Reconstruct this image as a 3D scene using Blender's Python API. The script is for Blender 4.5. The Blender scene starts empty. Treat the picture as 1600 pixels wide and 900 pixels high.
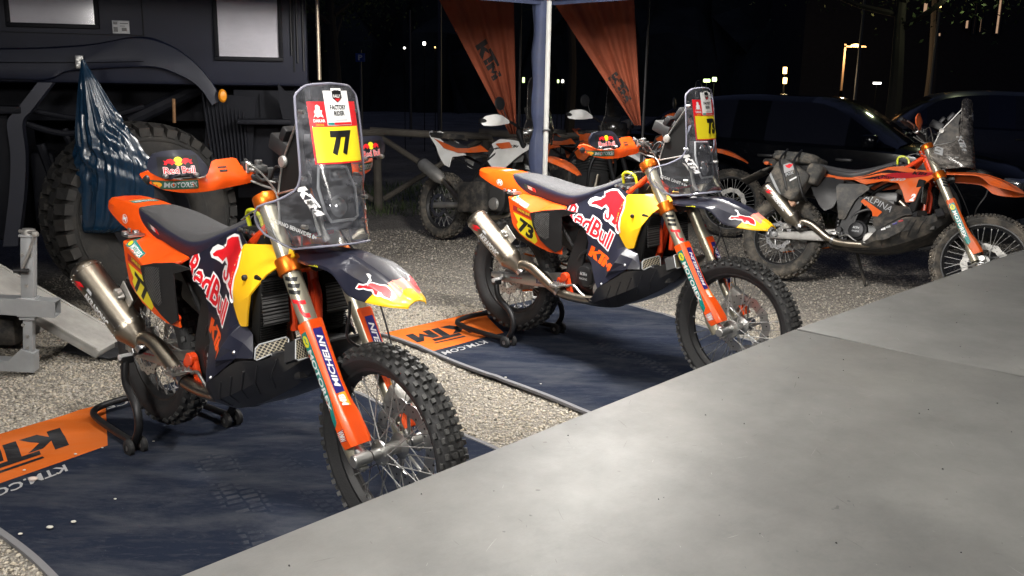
import bpy, bmesh, math, random
import numpy as np
from mathutils import Vector, Matrix
from mathutils.bvhtree import BVHTree
from mathutils.geometry import delaunay_2d_cdt
random.seed(7); rng=np.random.default_rng(7)
S=bpy.context.scene; COL=S.collection
PI=math.pi; R=math.radians
# ---------------- camera, world, exposure ----------------
cam=bpy.data.cameras.new('camera'); co=bpy.data.objects.new('camera',cam); COL.objects.link(co); S.camera=co
PITCH,ROLL=.221845,.017755
fw=Vector((0,math.cos(PITCH),-math.sin(PITCH))); r0=Vector((1,0,0)); u0=r0.cross(fw)
rr=r0*math.cos(ROLL)+u0*math.sin(ROLL); uu=-r0*math.sin(ROLL)+u0*math.cos(ROLL)
M=Matrix((rr,uu,-fw)).transposed().to_4x4(); M.translation=(0,0,1.5204); co.matrix_world=M
cam.sensor_width=36; cam.lens=36*1438.19/1600; cam.clip_start=.05; cam.clip_end=400
W=bpy.data.worlds.new('World'); S.world=W; W.use_nodes=True
wn=W.node_tree; bg=wn.nodes['Background']
sky=wn.nodes.new('ShaderNodeTexSky'); sky.sky_type='NISHITA'; sky.sun_disc=False
sky.sun_elevation=R(-4); sky.sun_rotation=R(200)
wm=wn.nodes.new('ShaderNodeMix'); wm.data_type='RGBA'; wm.inputs[0].default_value=.85
wn.links.new(sky.outputs[0],wm.inputs[6]); wm.inputs[7].default_value=(.040,.050,.100,1)
wn.links.new(wm.outputs[2],bg.inputs[0]); bg.inputs[1].default_value=.42
S.view_settings.view_transform='Standard'; S.view_settings.look='None'; S.view_settings.gamma=1; S.view_settings.exposure=.34
S.cycles.max_bounces=8; S.cycles.transparent_max_bounces=16; S.cycles.caustics_reflective=False; S.cycles.caustics_refractive=False
# ---------------- helpers ----------------
def tag(o,label=None,cat=None,group=None,kind=None):
    if label:o['label']=label
    if cat:o['category']=cat
    if group:o['group']=group
    if kind:o['kind']=kind
    return o
def empty(name,label,cat,group=None,mw=None):
    o=bpy.data.objects.new(name,None); o.empty_display_size=.1; COL.objects.link(o)
    if mw is not None:o.matrix_world=mw
    return tag(o,label,cat,group)
def place(x,y,z=0,rz=0): return Matrix.Translation((x,y,z))@Matrix.Rotation(rz,4,'Z')
def copy_tree(o,parent=None):
    c=o.copy(); COL.objects.link(c)
    if parent is not None:
        c.parent=parent; c.matrix_parent_inverse=o.matrix_parent_inverse.copy()
    for ch in list(o.children): copy_tree(ch,c)
    return c
GEO={}
class G:
    def __init__(s): s.v=[];s.f=[];s.m=[];s.T=None
    def add(s,v,f,mi=0):
        n=len(s.v)
        if s.T is not None: v=[s.T@Vector(p) for p in v]
        s.v+= [tuple(p) for p in v]; s.f+=[tuple(i+n for i in q) for q in f]; s.m+=[mi]*len(f) if isinstance(mi,int) else list(mi)
        return s
    def box(s,c,d,rot=None,bev=0,mi=0,taper=1):
        hx,hy,hz=[t/2 for t in d]
        if bev<=0:
            v=[(x*(taper if z>0 else 1),y*(taper if z>0 else 1),z) for z in(-hz,hz) for y in(-hy,hy) for x in(-hx,hx)]
            f=[(0,2,3,1),(4,5,7,6),(0,1,5,4),(2,6,7,3),(0,4,6,2),(1,3,7,5)]
        else:
            bev=min(bev,hx*.49,hy*.49,hz*.49)
            bm=bmesh.new(); bmesh.ops.create_cube(bm,size=1)
            for q in bm.verts: q.co=Vector((q.co.x*d[0],q.co.y*d[1],q.co.z*d[2]))
            bmesh.ops.bevel(bm,geom=bm.edges[:],offset=bev,segments=2,affect='EDGES',profile=.5)
            v=[q.co.copy() for q in bm.verts]; f=[[q.index for q in g.verts] for g in bm.faces]; bm.free()
        Rm=rot if rot is not None else Matrix.Identity(3)
        if isinstance(Rm,(tuple,list)):
            from mathutils import Euler
            Rm=Euler(Rm).to_matrix()
        v=[Rm@Vector(p)+Vector(c) for p in v]
        return s.add(v,f,mi)
    def tube(s,pts,r,n=10,smooth=0,cap=True,mi=0,closed=False):
        P=[Vector(p) for p in pts]; rs=[r]*len(P) if np.isscalar(r) else list(r)
        if smooth:
            Q=[];q=[];L=len(P)
            for i in range(L if closed else L-1):
                g=(lambda k:P[k%L]) if closed else (lambda k:P[max(0,min(L-1,k))])
                h=(lambda k:rs[k%L]) if closed else (lambda k:rs[max(0,min(L-1,k))])
                for j in range(smooth):
                    t=j/smooth;a,b,c,d=g(i-1),g(i),g(i+1),g(i+2)
                    Q.append(.5*((2*b)+(c-a)*t+(2*a-5*b+4*c-d)*t*t+(3*b-a-3*c+d)*t**3)); q.append(h(i)*(1-t)+h(i+1)*t)
            if not closed: Q.append(P[-1]);q.append(rs[-1])
            P,rs=Q,q
        L=len(P);v=[];f=[];nrm=None
        for i in range(L):
            a=P[(i-1)%L] if closed else P[max(0,i-1)]; b=P[(i+1)%L] if closed else P[min(L-1,i+1)]
            t=(b-a)
            t=t.normalized() if t.length>1e-9 else Vector((0,0,1))
            if nrm is None:
                nrm=t.cross(Vector((0,0,1)))
                if nrm.length<.2:nrm=t.cross(Vector((0,1,0)))
            nrm=(nrm-t*nrm.dot(t)).normalized(); bn=t.cross(nrm)
            for k in range(n):
                a_=2*PI*k/n; v.append(P[i]+(nrm*math.cos(a_)+bn*math.sin(a_))*rs[i])
        for i in range(L if closed else L-1):
            j=(i+1)%L
            for k in range(n): k2=(k+1)%n; f.append((i*n+k,j*n+k,j*n+k2,i*n+k2))
        if cap and not closed: f.append(tuple(range(n)));f.append(tuple((L-1)*n+k for k in range(n-1,-1,-1)))
        return s.add(v,f,mi)
    def lathe(s,prof,c=(0,0,0),ax=(0,1,0),n=32,mi=0,closed=False):
        # prof: (radius, along)
        c=Vector(c);ax=Vector(ax).normalized(); e1=ax.cross(Vector((0,0,1)))
        if e1.length<.2:e1=ax.cross(Vector((1,0,0)))
        e1.normalize();e2=ax.cross(e1)
        v=[];f=[];L=len(prof)
        for k in range(n):
            a=2*PI*k/n;d=e1*math.cos(a)+e2*math.sin(a)
            for (r,h) in prof: v.append(c+d*r+ax*h)
        for k in range(n):
            k2=(k+1)%n
            for i in range(L if closed else L-1):
                i2=(i+1)%L; f.append((k*L+i,k*L+i2,k2*L+i2,k2*L+i))
        return s.add(v,f,mi)
    def cyl(s,a,b,r,n=16,mi=0,r2=None,bev=0):
        a=Vector(a);b=Vector(b);h=(b-a).length;r2=r if r2 is None else r2
        if bev: pr=[(0.0001,0),(r-bev,0),(r,bev),(r2,h-bev),(r2-bev,h),(0.0001,h)]
        else: pr=[(0.0001,0),(r,0),(r2,h),(0.0001,h)]
        return s.lathe(pr,a,b-a,n,mi)
    def grid(s,rows,mi=0,closeu=False,cap=False):
        nr=len(rows);nc=len(rows[0]);v=[p for r in rows for p in r];f=[];m=[]
        for i in range(nr-1):
            for j in range(nc if closeu else nc-1):
                j2=(j+1)%nc; f.append((i*nc+j,i*nc+j2,(i+1)*nc+j2,(i+1)*nc+j)); m.append(mi if isinstance(mi,int) else mi(i,j))
        if cap: f.append(tuple(range(nc-1,-1,-1)));f.append(tuple((nr-1)*nc+j for j in range(nc)));m+=[m[0],m[-1]]
        return s.add(v,f,m)
    def extr(s,poly,o,ux,uy,uz,mi=0):
        # extrude planar polygon (u,v) at o by vector uz
        o,ux,uy,uz=map(Vector,(o,ux,uy,uz)); n=len(poly)
        v=[o+ux*a+uy*b for a,b in poly]+[o+ux*a+uy*b+uz for a,b in poly]
        f=[tuple(range(n-1,-1,-1)),tuple(range(n,2*n))]+[(i,(i+1)%n,(i+1)%n+n,i+n) for i in range(n)]
        return s.add(v,f,mi)
    def build(s,name,mats,parent=None,ang=35,lab=None):
        me=bpy.data.meshes.new(name); me.from_pydata([tuple(p) for p in s.v],[],s.f)
        if not isinstance(mats,(list,tuple)):mats=[mats]
        for m in mats: me.materials.append(m)
        if any(s.m): me.polygons.foreach_set('material_index',s.m)
        bm=bmesh.new();bm.from_mesh(me);bmesh.ops.recalc_face_normals(bm,faces=bm.faces);bm.to_mesh(me);bm.free()
        if ang:
            me.shade_smooth(); me.set_sharp_from_angle(angle=R(ang))
        o=bpy.data.objects.new(name,me);COL.objects.link(o)
        if parent is not None:o.parent=parent
        GEO[o.name]=o
        if lab:o['label']=lab
        return o
def catmull(pts,k,closed=False):
    P=[np.array(p,float) for p in pts];L=len(P);Q=[]
    for i in range(L if closed else L-1):
        g=(lambda j:P[j%L]) if closed else (lambda j:P[max(0,min(L-1,j))])
        a,b,c,d=g(i-1),g(i),g(i+1),g(i+2)
        for j in range(k):
            t=j/k;Q.append(.5*((2*b)+(c-a)*t+(2*a-5*b+4*c-d)*t*t+(3*b-a-3*c+d)*t**3))
    if not closed:Q.append(P[-1])
    return Q
def loft_sym(st,ku=4,kx=4,mi=0,smooth_u=True,mirror=True):
    """stations: list of (x,[(y,z)...]) from centre outwards; mirrored in y; smoothed along x."""
    rows=[]
    for x,sec in st:
        sec=[(y,z) for y,z in sec]
        full=[(-y,z) for y,z in sec[::-1]]+[(y,z) for y,z in sec[1:]] if mirror else sec
        rows.append([(x,y,z) for y,z in full])
    if ku>1 and smooth_u: rows=[[tuple(q) for q in catmull(r,ku)] for r in rows]
    if kx>1:
        A=np.array(rows);rows=[[tuple(q) for q in r] for r in catmull(list(A),kx)]
    return rows
class TPS:
    def __init__(s,pts):
        P=np.array(pts,float);n=len(P);s.p=P[:,:2]
        K=s.k(s.p,s.p)+np.eye(n)*2e-5;A=np.c_[np.ones(n),s.p]
        Mx=np.block([[K,A],[A.T,np.zeros((3,3))]]);s.w=np.linalg.solve(Mx,np.r_[P[:,2],0,0,0])
    def k(s,a,b):
        d=np.linalg.norm(a[:,None]-b[None],axis=2)+1e-9;return d*d*np.log(d)
    def __call__(s,q):
        q=np.atleast_2d(q);return s.k(q,s.p)@s.w[:-3]+s.w[-3]+q@s.w[-2:]
def chaik(P,k=1,w=.15):
    for _ in range(k):
        Q=[]
        for i in range(len(P)):
            a=np.array(P[i],float);b=np.array(P[(i+1)%len(P)],float);Q+=[a*(1-w)+b*w,a*w+b*(1-w)]
        P=Q
    return [tuple(p) for p in P]
def inside(poly,x,y):
    c=False;n=len(poly);j=n-1
    for i in range(n):
        xi,yi=poly[i][:2];xj,yj=poly[j][:2]
        if (yi>y)!=(yj>y) and x<(xj-xi)*(y-yi)/(yj-yi+1e-12)+xi:c=not c
        j=i
    return c
def cdt(poly,step=None,extra=()):
    P=[tuple(p[:2]) for p in poly]
    if step:
        Q=[]
        for i in range(len(P)):
            a=P[i];b=P[(i+1)%len(P)];k=max(1,int(math.dist(a,b)/step))
            Q+=[(a[0]+(b[0]-a[0])*t/k,a[1]+(b[1]-a[1])*t/k) for t in range(k)]
        P=Q
    n=len(P);I=[Vector(e) for e in extra]
    if step:
        A=np.array(P);lo=A.min(0);hi=A.max(0)
        for x in np.arange(lo[0]+step*.5,hi[0],step):
            for y in np.arange(lo[1]+step*.5,hi[1],step):
                if inside(P,x,y) and np.min(np.hypot(A[:,0]-x,A[:,1]-y))>step*.45: I.append(Vector((x,y)))
    r=delaunay_2d_cdt([Vector(p) for p in P]+I,[],[list(range(n))],1,1e-6)
    return [tuple(v) for v in r[0]],[tuple(f) for f in r[2]]
def panel(name,outline,inner,mat,parent,th=.004,step=.022,ax='y',lin=False,rnd=.12,off=0,mirror=False,ang=28,lab=None):
    """sheet with thickness. points (x,y,z); depth axis 'y' (side panels) or 'x' (facing front)."""
    def to(p): return (p[0],p[2],p[1]) if ax=='y' else (p[1],p[2],p[0])
    def fr(a,b,d): return (a,d,b) if ax=='y' else (d,a,b)
    o3=[to(p) for p in outline];i3=[to(p) for p in inner]
    rr_=chaik(o3,1,rnd) if rnd else o3
    if lin:
        v,f=cdt(rr_,None,[p[:2] for p in i3])
        allp=rr_+i3;A=np.array(allp)
        d=[float(A[np.argmin(np.hypot(A[:,0]-a,A[:,1]-b)),2]) for a,b in v]
    else:
        fld=TPS(o3+i3); v,f=cdt(rr_,step); d=list(fld(np.array(v)))
    sgn=-1 if (ax=='y') else 1   # outward direction along depth axis for right side panel
    g=G(); n=len(v)
    out=[Vector(fr(a,b,c)) for (a,b),c in zip(v,d)]
    nr=[Vector((0,0,0)) for _ in out]
    for q in f:
        nn=(out[q[1]]-out[q[0]]).cross(out[q[2]]-out[q[0]])
        if (nn.y if ax=='y' else nn.x)*sgn<0: nn=-nn
        for i in q:nr[i]+=nn
    nr=[a.normalized() for a in nr]
    out=[p+k*off for p,k in zip(out,nr)]
    inn=[p-k*th for p,k in zip(out,nr)]
    ec={}
    for q in f:
        for i in range(len(q)):
            e=(q[i],q[(i+1)%len(q)]);ec[tuple(sorted(e))]=ec.get(tuple(sorted(e)),0)+1
    bd=[e for e,c in ec.items() if c==1]
    # slight edge rounding: pull border vertices inward
    bset={i for e in bd for i in e}
    F=[tuple(q) for q in f]+[tuple(i+n for i in q[::-1]) for q in f]+[(a,b,b+n,a+n) for a,b in bd]
    g.add(out+inn,F)
    o=g.build(name,mat,parent,ang,lab)
    if mirror:
        g2=G();g2.add([(p[0],-p[1],p[2]) for p in out+inn],F);o2=g2.build(name,mat,parent,ang)
        return o,o2
    return o
# ---- flat shapes for printed marks
_tc={}
def text2d(s,bold=.0,shear=0,space=1.0):
    key=(s,bold,shear,space)
    if key in _tc:return _tc[key]
    c=bpy.data.curves.new('t','FONT');c.body=s;c.offset=bold;c.shear=shear;c.space_character=space;c.resolution_u=2
    o=bpy.data.objects.new('t',c);me=bpy.data.meshes.new_from_object(o)
    v=np.array([p.co[:2] for p in me.vertices]) if len(me.vertices) else np.zeros((0,2));f=[tuple(p.vertices) for p in me.polygons]
    bpy.data.objects.remove(o);bpy.data.curves.remove(c);bpy.data.meshes.remove(me)
    _tc[key]=(v,f);return v,f
def norm2d(v,f,pad=None):
    lo,hi=v.min(0),v.max(0);return [tuple(p) for p in (v-lo)/(hi-lo)],f
def txt(s,bold=0,shear=0,space=1.0,ref=None):
    v,f=text2d(s,bold,shear,space)
    if ref is not None:  # normalise with the extents of another boldness so outlines register
        r,_=text2d(s,ref,shear,space);lo,hi=r.min(0),r.max(0);return [tuple(p) for p in (v-lo)/(hi-lo)],f
    return norm2d(v,f)
KT=[[(0,0),(.36,0),(.36,.3),(.62,0),(1.08,0),(.66,.5),(1.0,.76),(.62,.76),(.36,.56),(.36,1),(0,1)],
    [(.72,.8),(2.02,.8),(2.02,1),(.72,1)],[(1.16,.0),(1.5,0),(1.5,.8),(1.16,.8)],
    [(1.58,0),(1.9,0),(1.9,.42),(2.12,.1),(2.34,.42),(2.34,0),(2.68,0),(2.68,.78),(2.36,.78),(2.12,.42),(1.9,.72),(1.58,.72)]]
def polys(ps,sh=0,wd=1.0):
    v=[];f=[]
    for p in ps:
        a,b=cdt(p);n=len(v);v+=a;f+=[tuple(i+n for i in q) for q in b]
    return v,f
def ktm(sh=.35):
    v,f=polys(KT);v=np.array(v);v[:,0]+=sh*v[:,1];return norm2d(v,f)
def rect(): return [(0,0),(1,0),(1,1),(0,1)],[(0,1,2,3)]
def disc(n=20): return [(.5+.5*math.cos(2*PI*k/n),.5+.5*math.sin(2*PI*k/n)) for k in range(n)],[tuple(range(n))]
BVH={}
def bvh(o):
    if o.name not in BVH:
        me=o.data;BVH[o.name]=BVHTree.FromPolygons([v.co.copy() for v in me.vertices],[tuple(p.vertices) for p in me.polygons])
    return BVH[o.name]
def decal(name,shape,quad,mat,target,dirn,off=.0008,seg=.015,parent=None,flip=False):
    """print `shape` (unit square coordinates) through quad (BL,BR,TL) onto target along dirn."""
    v,f=shape;BL,BR,TL=[Vector(q) for q in quad];U=BR-BL;V=TL-BL
    bm=bmesh.new();vs=[bm.verts.new(BL+U*a+V*b) for a,b in v]
    for q in f:
        try:bm.faces.new([vs[i] for i in q])
        except ValueError:pass
    bmesh.ops.triangulate(bm,faces=bm.faces[:])
    for _ in range(4):
        E=[e for e in bm.edges if e.calc_length()>seg]
        if not E:break
        bmesh.ops.subdivide_edges(bm,edges=E,cuts=1);bmesh.ops.triangulate(bm,faces=[q for q in bm.faces if len(q.verts)>3])
    d=Vector(dirn).normalized();kill=[]
    bt=bvh(target) if target is not None else None
    for q in bm.verts:
        if bt is None: q.co-=d*off; continue
        h,nn,_,_=bt.ray_cast(q.co-d*.25,d,1.1)
        if h is None:kill.append(q);continue
        if nn.dot(d)>0:nn=-nn
        q.co=h+nn*off
    if kill:bmesh.ops.delete(bm,geom=kill,context='VERTS')
    for q in bm.faces:
        q.normal_update()
        if q.normal.dot(d)>0:q.normal_flip()
        q.smooth=True
    me=bpy.data.meshes.new(name);bm.to_mesh(me);bm.free();me.materials.append(mat)
    o=bpy.data.objects.new(name,me);COL.objects.link(o);o.parent=parent if parent is not None else target
    return o
# ---------------- materials ----------------
def mat(name,col,rough=.5,metal=0,bump=0,bscale=60,var=0,vscale=8,coat=0,spec=.5,rvar=0,emit=None,dust=0,col2=None):
    m=bpy.data.materials.new(name);m.use_nodes=True;nt=m.node_tree;b=nt.nodes['Principled BSDF'];N=nt.nodes.new;Lk=nt.links.new
    b.inputs['Base Color'].default_value=(*col,1);b.inputs['Roughness'].default_value=rough;b.inputs['Metallic'].default_value=metal
    b.inputs['Specular IOR Level'].default_value=spec;b.inputs['Coat Weight'].default_value=coat;b.inputs['Coat Roughness'].default_value=.12
    if emit: b.inputs['Emission Color'].default_value=(*emit[0],1);b.inputs['Emission Strength'].default_value=emit[1]
    if bump or var or rvar or dust:
        tc=N('ShaderNodeTexCoord')
        def noise(sc,det=5,ro=.6):
            n=N('ShaderNodeTexNoise');n.inputs['Scale'].default_value=sc;n.inputs['Detail'].default_value=det;n.inputs['Roughness'].default_value=ro;Lk(tc.outputs['Object'],n.inputs['Vector']);return n
        if bump:
            n=noise(bscale);bp=N('ShaderNodeBump');bp.inputs['Strength'].default_value=min(1,bump);bp.inputs['Distance'].default_value=.004;Lk(n.outputs[0],bp.inputs['Height']);Lk(bp.outputs[0],b.inputs['Normal'])
        if var or dust:
            n=noise(vscale,7,.65);mx=N('ShaderNodeMix');mx.data_type='RGBA'
            mr=N('ShaderNodeMapRange');mr.inputs[1].default_value=.35 if not dust else .45;mr.inputs[2].default_value=.7 if not dust else .72;Lk(n.outputs[0],mr.inputs[0])
            mr.inputs[4].default_value=1 if not dust else dust
            Lk(mr.outputs[0],mx.inputs[0])
            k=1+var if not dust else 1
            c2=col2 or (tuple(min(1,c*k) for c in col) if not dust else (.32,.27,.21))
            mx.inputs[6].default_value=(*(tuple(c*(1-var) for c in col) if not dust else col),1);mx.inputs[7].default_value=(*c2,1);Lk(mx.outputs[2],b.inputs['Base Color'])
        if rvar:
            n=noise(vscale*2.3,4);mr=N('ShaderNodeMapRange');mr.inputs[3].default_value=max(.02,rough-rvar);mr.inputs[4].default_value=min(1,rough+rvar);Lk(n.outputs[0],mr.inputs[0]);Lk(mr.outputs[0],b.inputs['Roughness'])
    return m
def perf(name,col,back,pitch,uvec,vvec,rough=.5):
    """punched-hole sheet: hexagonal rows of small holes as fine pattern on the surface."""
    m=mat(name,col,rough);nt=m.node_tree;b=nt.nodes['Principled BSDF'];N=nt.nodes.new;Lk=nt.links.new
    tc=N('ShaderNodeTexCoord')
    def dot(v):
        d=N('ShaderNodeVectorMath');d.operation='DOT_PRODUCT';d.inputs[1].default_value=tuple(c/pitch for c in v);Lk(tc.outputs['Object'],d.inputs[0]);return d.outputs['Value']
    cb=N('ShaderNodeCombineXYZ');Lk(dot(uvec),cb.inputs[0]);Lk(dot(vvec),cb.inputs[1])
    mp=N('ShaderNodeMapping');mp.inputs['Rotation'].default_value=(0,0,R(45));Lk(cb.outputs[0],mp.inputs[0])
    vo=N('ShaderNodeTexVoronoi');vo.voronoi_dimensions='2D';vo.inputs['Scale'].default_value=1;vo.inputs['Randomness'].default_value=0;Lk(mp.outputs[0],vo.inputs['Vector'])
    mr=N('ShaderNodeMapRange');mr.inputs[1].default_value=.36;mr.inputs[2].default_value=.44;Lk(vo.outputs['Distance'],mr.inputs[0])
    mx=N('ShaderNodeMix');mx.data_type='RGBA';mx.inputs[6].default_value=(*back,1);mx.inputs[7].default_value=(*col,1);Lk(mr.outputs[0],mx.inputs[0]);Lk(mx.outputs[2],b.inputs['Base Color'])
    bp=N('ShaderNodeBump');bp.inputs['Distance'].default_value=.003;Lk(mr.outputs[0],bp.inputs['Height']);Lk(bp.outputs[0],b.inputs['Normal'])
    return m
def clear(name,tint,refl=.06,haze=.03,hazecol=(.6,.62,.7),uni=False):
    m=bpy.data.materials.new(name);m.use_nodes=True;nt=m.node_tree;nt.nodes.clear();N=nt.nodes.new;Lk=nt.links.new
    out=N('ShaderNodeOutputMaterial');tr=N('ShaderNodeBsdfTransparent');tr.inputs[0].default_value=(*tint,1)
    gl=N('ShaderNodeBsdfGlossy');gl.inputs['Roughness'].default_value=.12;fr=N('ShaderNodeFresnel');fr.inputs['IOR'].default_value=1.45
    df=N('ShaderNodeBsdfDiffuse');df.inputs[0].default_value=(*hazecol,1)
    m1=N('ShaderNodeMixShader');m2=N('ShaderNodeMixShader')
    tc=N('ShaderNodeTexCoord');mp=N('ShaderNodeMapping');mp.inputs['Scale'].default_value=(14,14,40);mp.inputs['Rotation'].default_value=(.5,.3,.2);n=N('ShaderNodeTexNoise');n.inputs['Scale'].default_value=1;n.inputs['Detail'].default_value=8;n.inputs['Roughness'].default_value=.75
    Lk(tc.outputs['Object'],mp.inputs[0]);Lk(mp.outputs[0],n.inputs['Vector']);mr=N('ShaderNodeMapRange');mr.inputs[1].default_value=.45;mr.inputs[2].default_value=.8;mr.inputs[3].default_value=haze*.5;mr.inputs[4].default_value=haze*3.5;Lk(n.outputs[0],mr.inputs[0])
    if uni:m1.inputs[0].default_value=haze
    else:Lk(mr.outputs[0],m1.inputs[0])
    Lk(tr.outputs[0],m1.inputs[1]);Lk(df.outputs[0],m1.inputs[2])
    Lk(fr.outputs[0],m2.inputs[0]);Lk(m1.outputs[0],m2.inputs[1]);Lk(gl.outputs[0],m2.inputs[2]);Lk(m2.outputs[0],out.inputs[0])
    return m
K={}
K['orange']=mat('orange plastic',(.82,.085,.004),.40,coat=.12,rvar=.10,bump=.05,bscale=300,var=.07,vscale=7)
K['orange_dirty']=mat('dusty orange plastic',(.62,.10,.012),.5,dust=.35,vscale=9)
K['yellow']=mat('yellow plastic',(.88,.48,.012),.36,coat=.2,rvar=.06,bump=.04,bscale=300)
K['navy']=mat('dark navy film',(.012,.013,.024),.38,coat=.12,rvar=.1)
K['black']=mat('black plastic',(.013,.013,.014),.5,rvar=.12,bump=.1,bscale=200)
K['blackd']=mat('dusty black plastic',(.02,.02,.02),.6,dust=.35,vscale=12,bump=.1)
K['carbon']=mat('carbon skid plate',(.018,.018,.020),.32,coat=.35,bump=.05,bscale=90,rvar=.1)
K['rubber']=mat('tyre rubber',(.02,.02,.021),.72,bump=.3,bscale=150,var=.3)
K['knob']=mat('highlight tinted knob rubber',(.042,.042,.041),.55,bump=.3,bscale=150,var=.4,vscale=30)  # base colour lifted so the knobs carry painted highlights
K['rubberd']=mat('dusty tyre rubber',(.035,.033,.03),.85,bump=.3,bscale=120,dust=.5,vscale=10)
K['ti']=mat('titanium',(.31,.275,.225),.36,1,rvar=.1,vscale=14,var=.15,bump=.03,bscale=40)
K['tidirty']=mat('heat stained steel',(.36,.32,.26),.36,1,rvar=.12,vscale=14,var=.25)
K['fork']=mat('champagne fork tube',(.44,.41,.32),.36,.7,rvar=.06)
K['alu']=mat('bare aluminium',(.50,.50,.485),.42,1,rvar=.12,bump=.05)
K['alucast']=mat('cast aluminium',(.42,.41,.39),.55,.85,bump=.35,bscale=160,var=.2)
K['steel']=mat('polished steel',(.55,.55,.55),.36,1)
K['spoke']=mat('spoke steel',(.34,.34,.33),.6,.8)
K['anod']=mat('orange anodised metal',(.75,.17,.015),.36,.8,rvar=.08)
K['frame']=mat('orange painted frame',(.75,.06,.01),.35,coat=.3)
K['dark']=mat('dark metal',(.03,.03,.032),.45,.6,rvar=.15,bump=.1)
K['rad']=mat('black radiator',(.006,.006,.006),.7,spec=.2)
K['engine']=mat('engine casting',(.10,.10,.10),.5,.7,bump=.3,bscale=120,rvar=.15)
K['seat']=mat('seat top grip cover',(.052,.052,.056),.8,bump=.5,bscale=900)
K['seatside']=mat('navy seat side',(.016,.018,.04),.55,bump=.3,bscale=700)
K['white']=mat('white print',(.8,.8,.8),.4)
K['red']=mat('red print',(.72,.012,.02),.38)
K['dred']=mat('dark red print',(.35,.015,.02),.4)
K['pink']=mat('salmon print',(.8,.25,.2),.4)
K['teal']=mat('teal print',(.0,.20,.18),.4)
K['lime']=mat('lime yellow print',(.72,.68,.02),.4)
K['plateyel']=mat('number yellow print',(.86,.72,.02),.4)
K['blue']=mat('dark blue print',(.018,.015,.16),.4)
K['ink']=mat('black print',(.006,.006,.007),.4)
K['gold']=mat('gold print',(.8,.35,.02),.4)
K['green']=mat('dark green print',(.02,.08,.05),.4)
K['greyp']=mat('grey print',(.35,.36,.37),.5)
K['mesh']=perf('punched black sheet',(.085,.085,.085),(.002,.002,.002),.0085,(1,0,0),(0,0,1),.4)
K['goldmesh']=perf('gold radiator mesh',(.34,.30,.22),(.004,.004,.004),.0095,(-.4,.95,0),(-.2,0,.95),.4)
K['clear']=clear('clear polycarbonate',(.95,.96,.98),haze=.075)
K['cleard']=clear('dusty polycarbonate',(.42,.41,.40),haze=.22,hazecol=(.50,.46,.42))
K['screend']=clear('dark dusty polycarbonate',(.38,.37,.36),haze=.05,hazecol=(.2,.19,.17))
K['edge']=clear('polished screen edge',(.5,.5,.6),haze=.5,hazecol=(.42,.42,.52),uni=True)  # pale haze paints the bright highlight along the screen rim
K['cableY']=mat('yellow hose',(.62,.66,.02),.35,coat=.3)
K['cableW']=mat('braided line',(.22,.22,.21),.4,.5)
K['whitep']=mat('white plastic',(.78,.78,.76),.4,coat=.2,dust=.25,vscale=6)
K['glass']=mat('lamp glass',(.25,.26,.27),.08,.6,coat=.8)
K['fabric']=mat('dusty grey fabric',(.05,.05,.048),.95,dust=.55,vscale=14,bump=.6,bscale=35)
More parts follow.
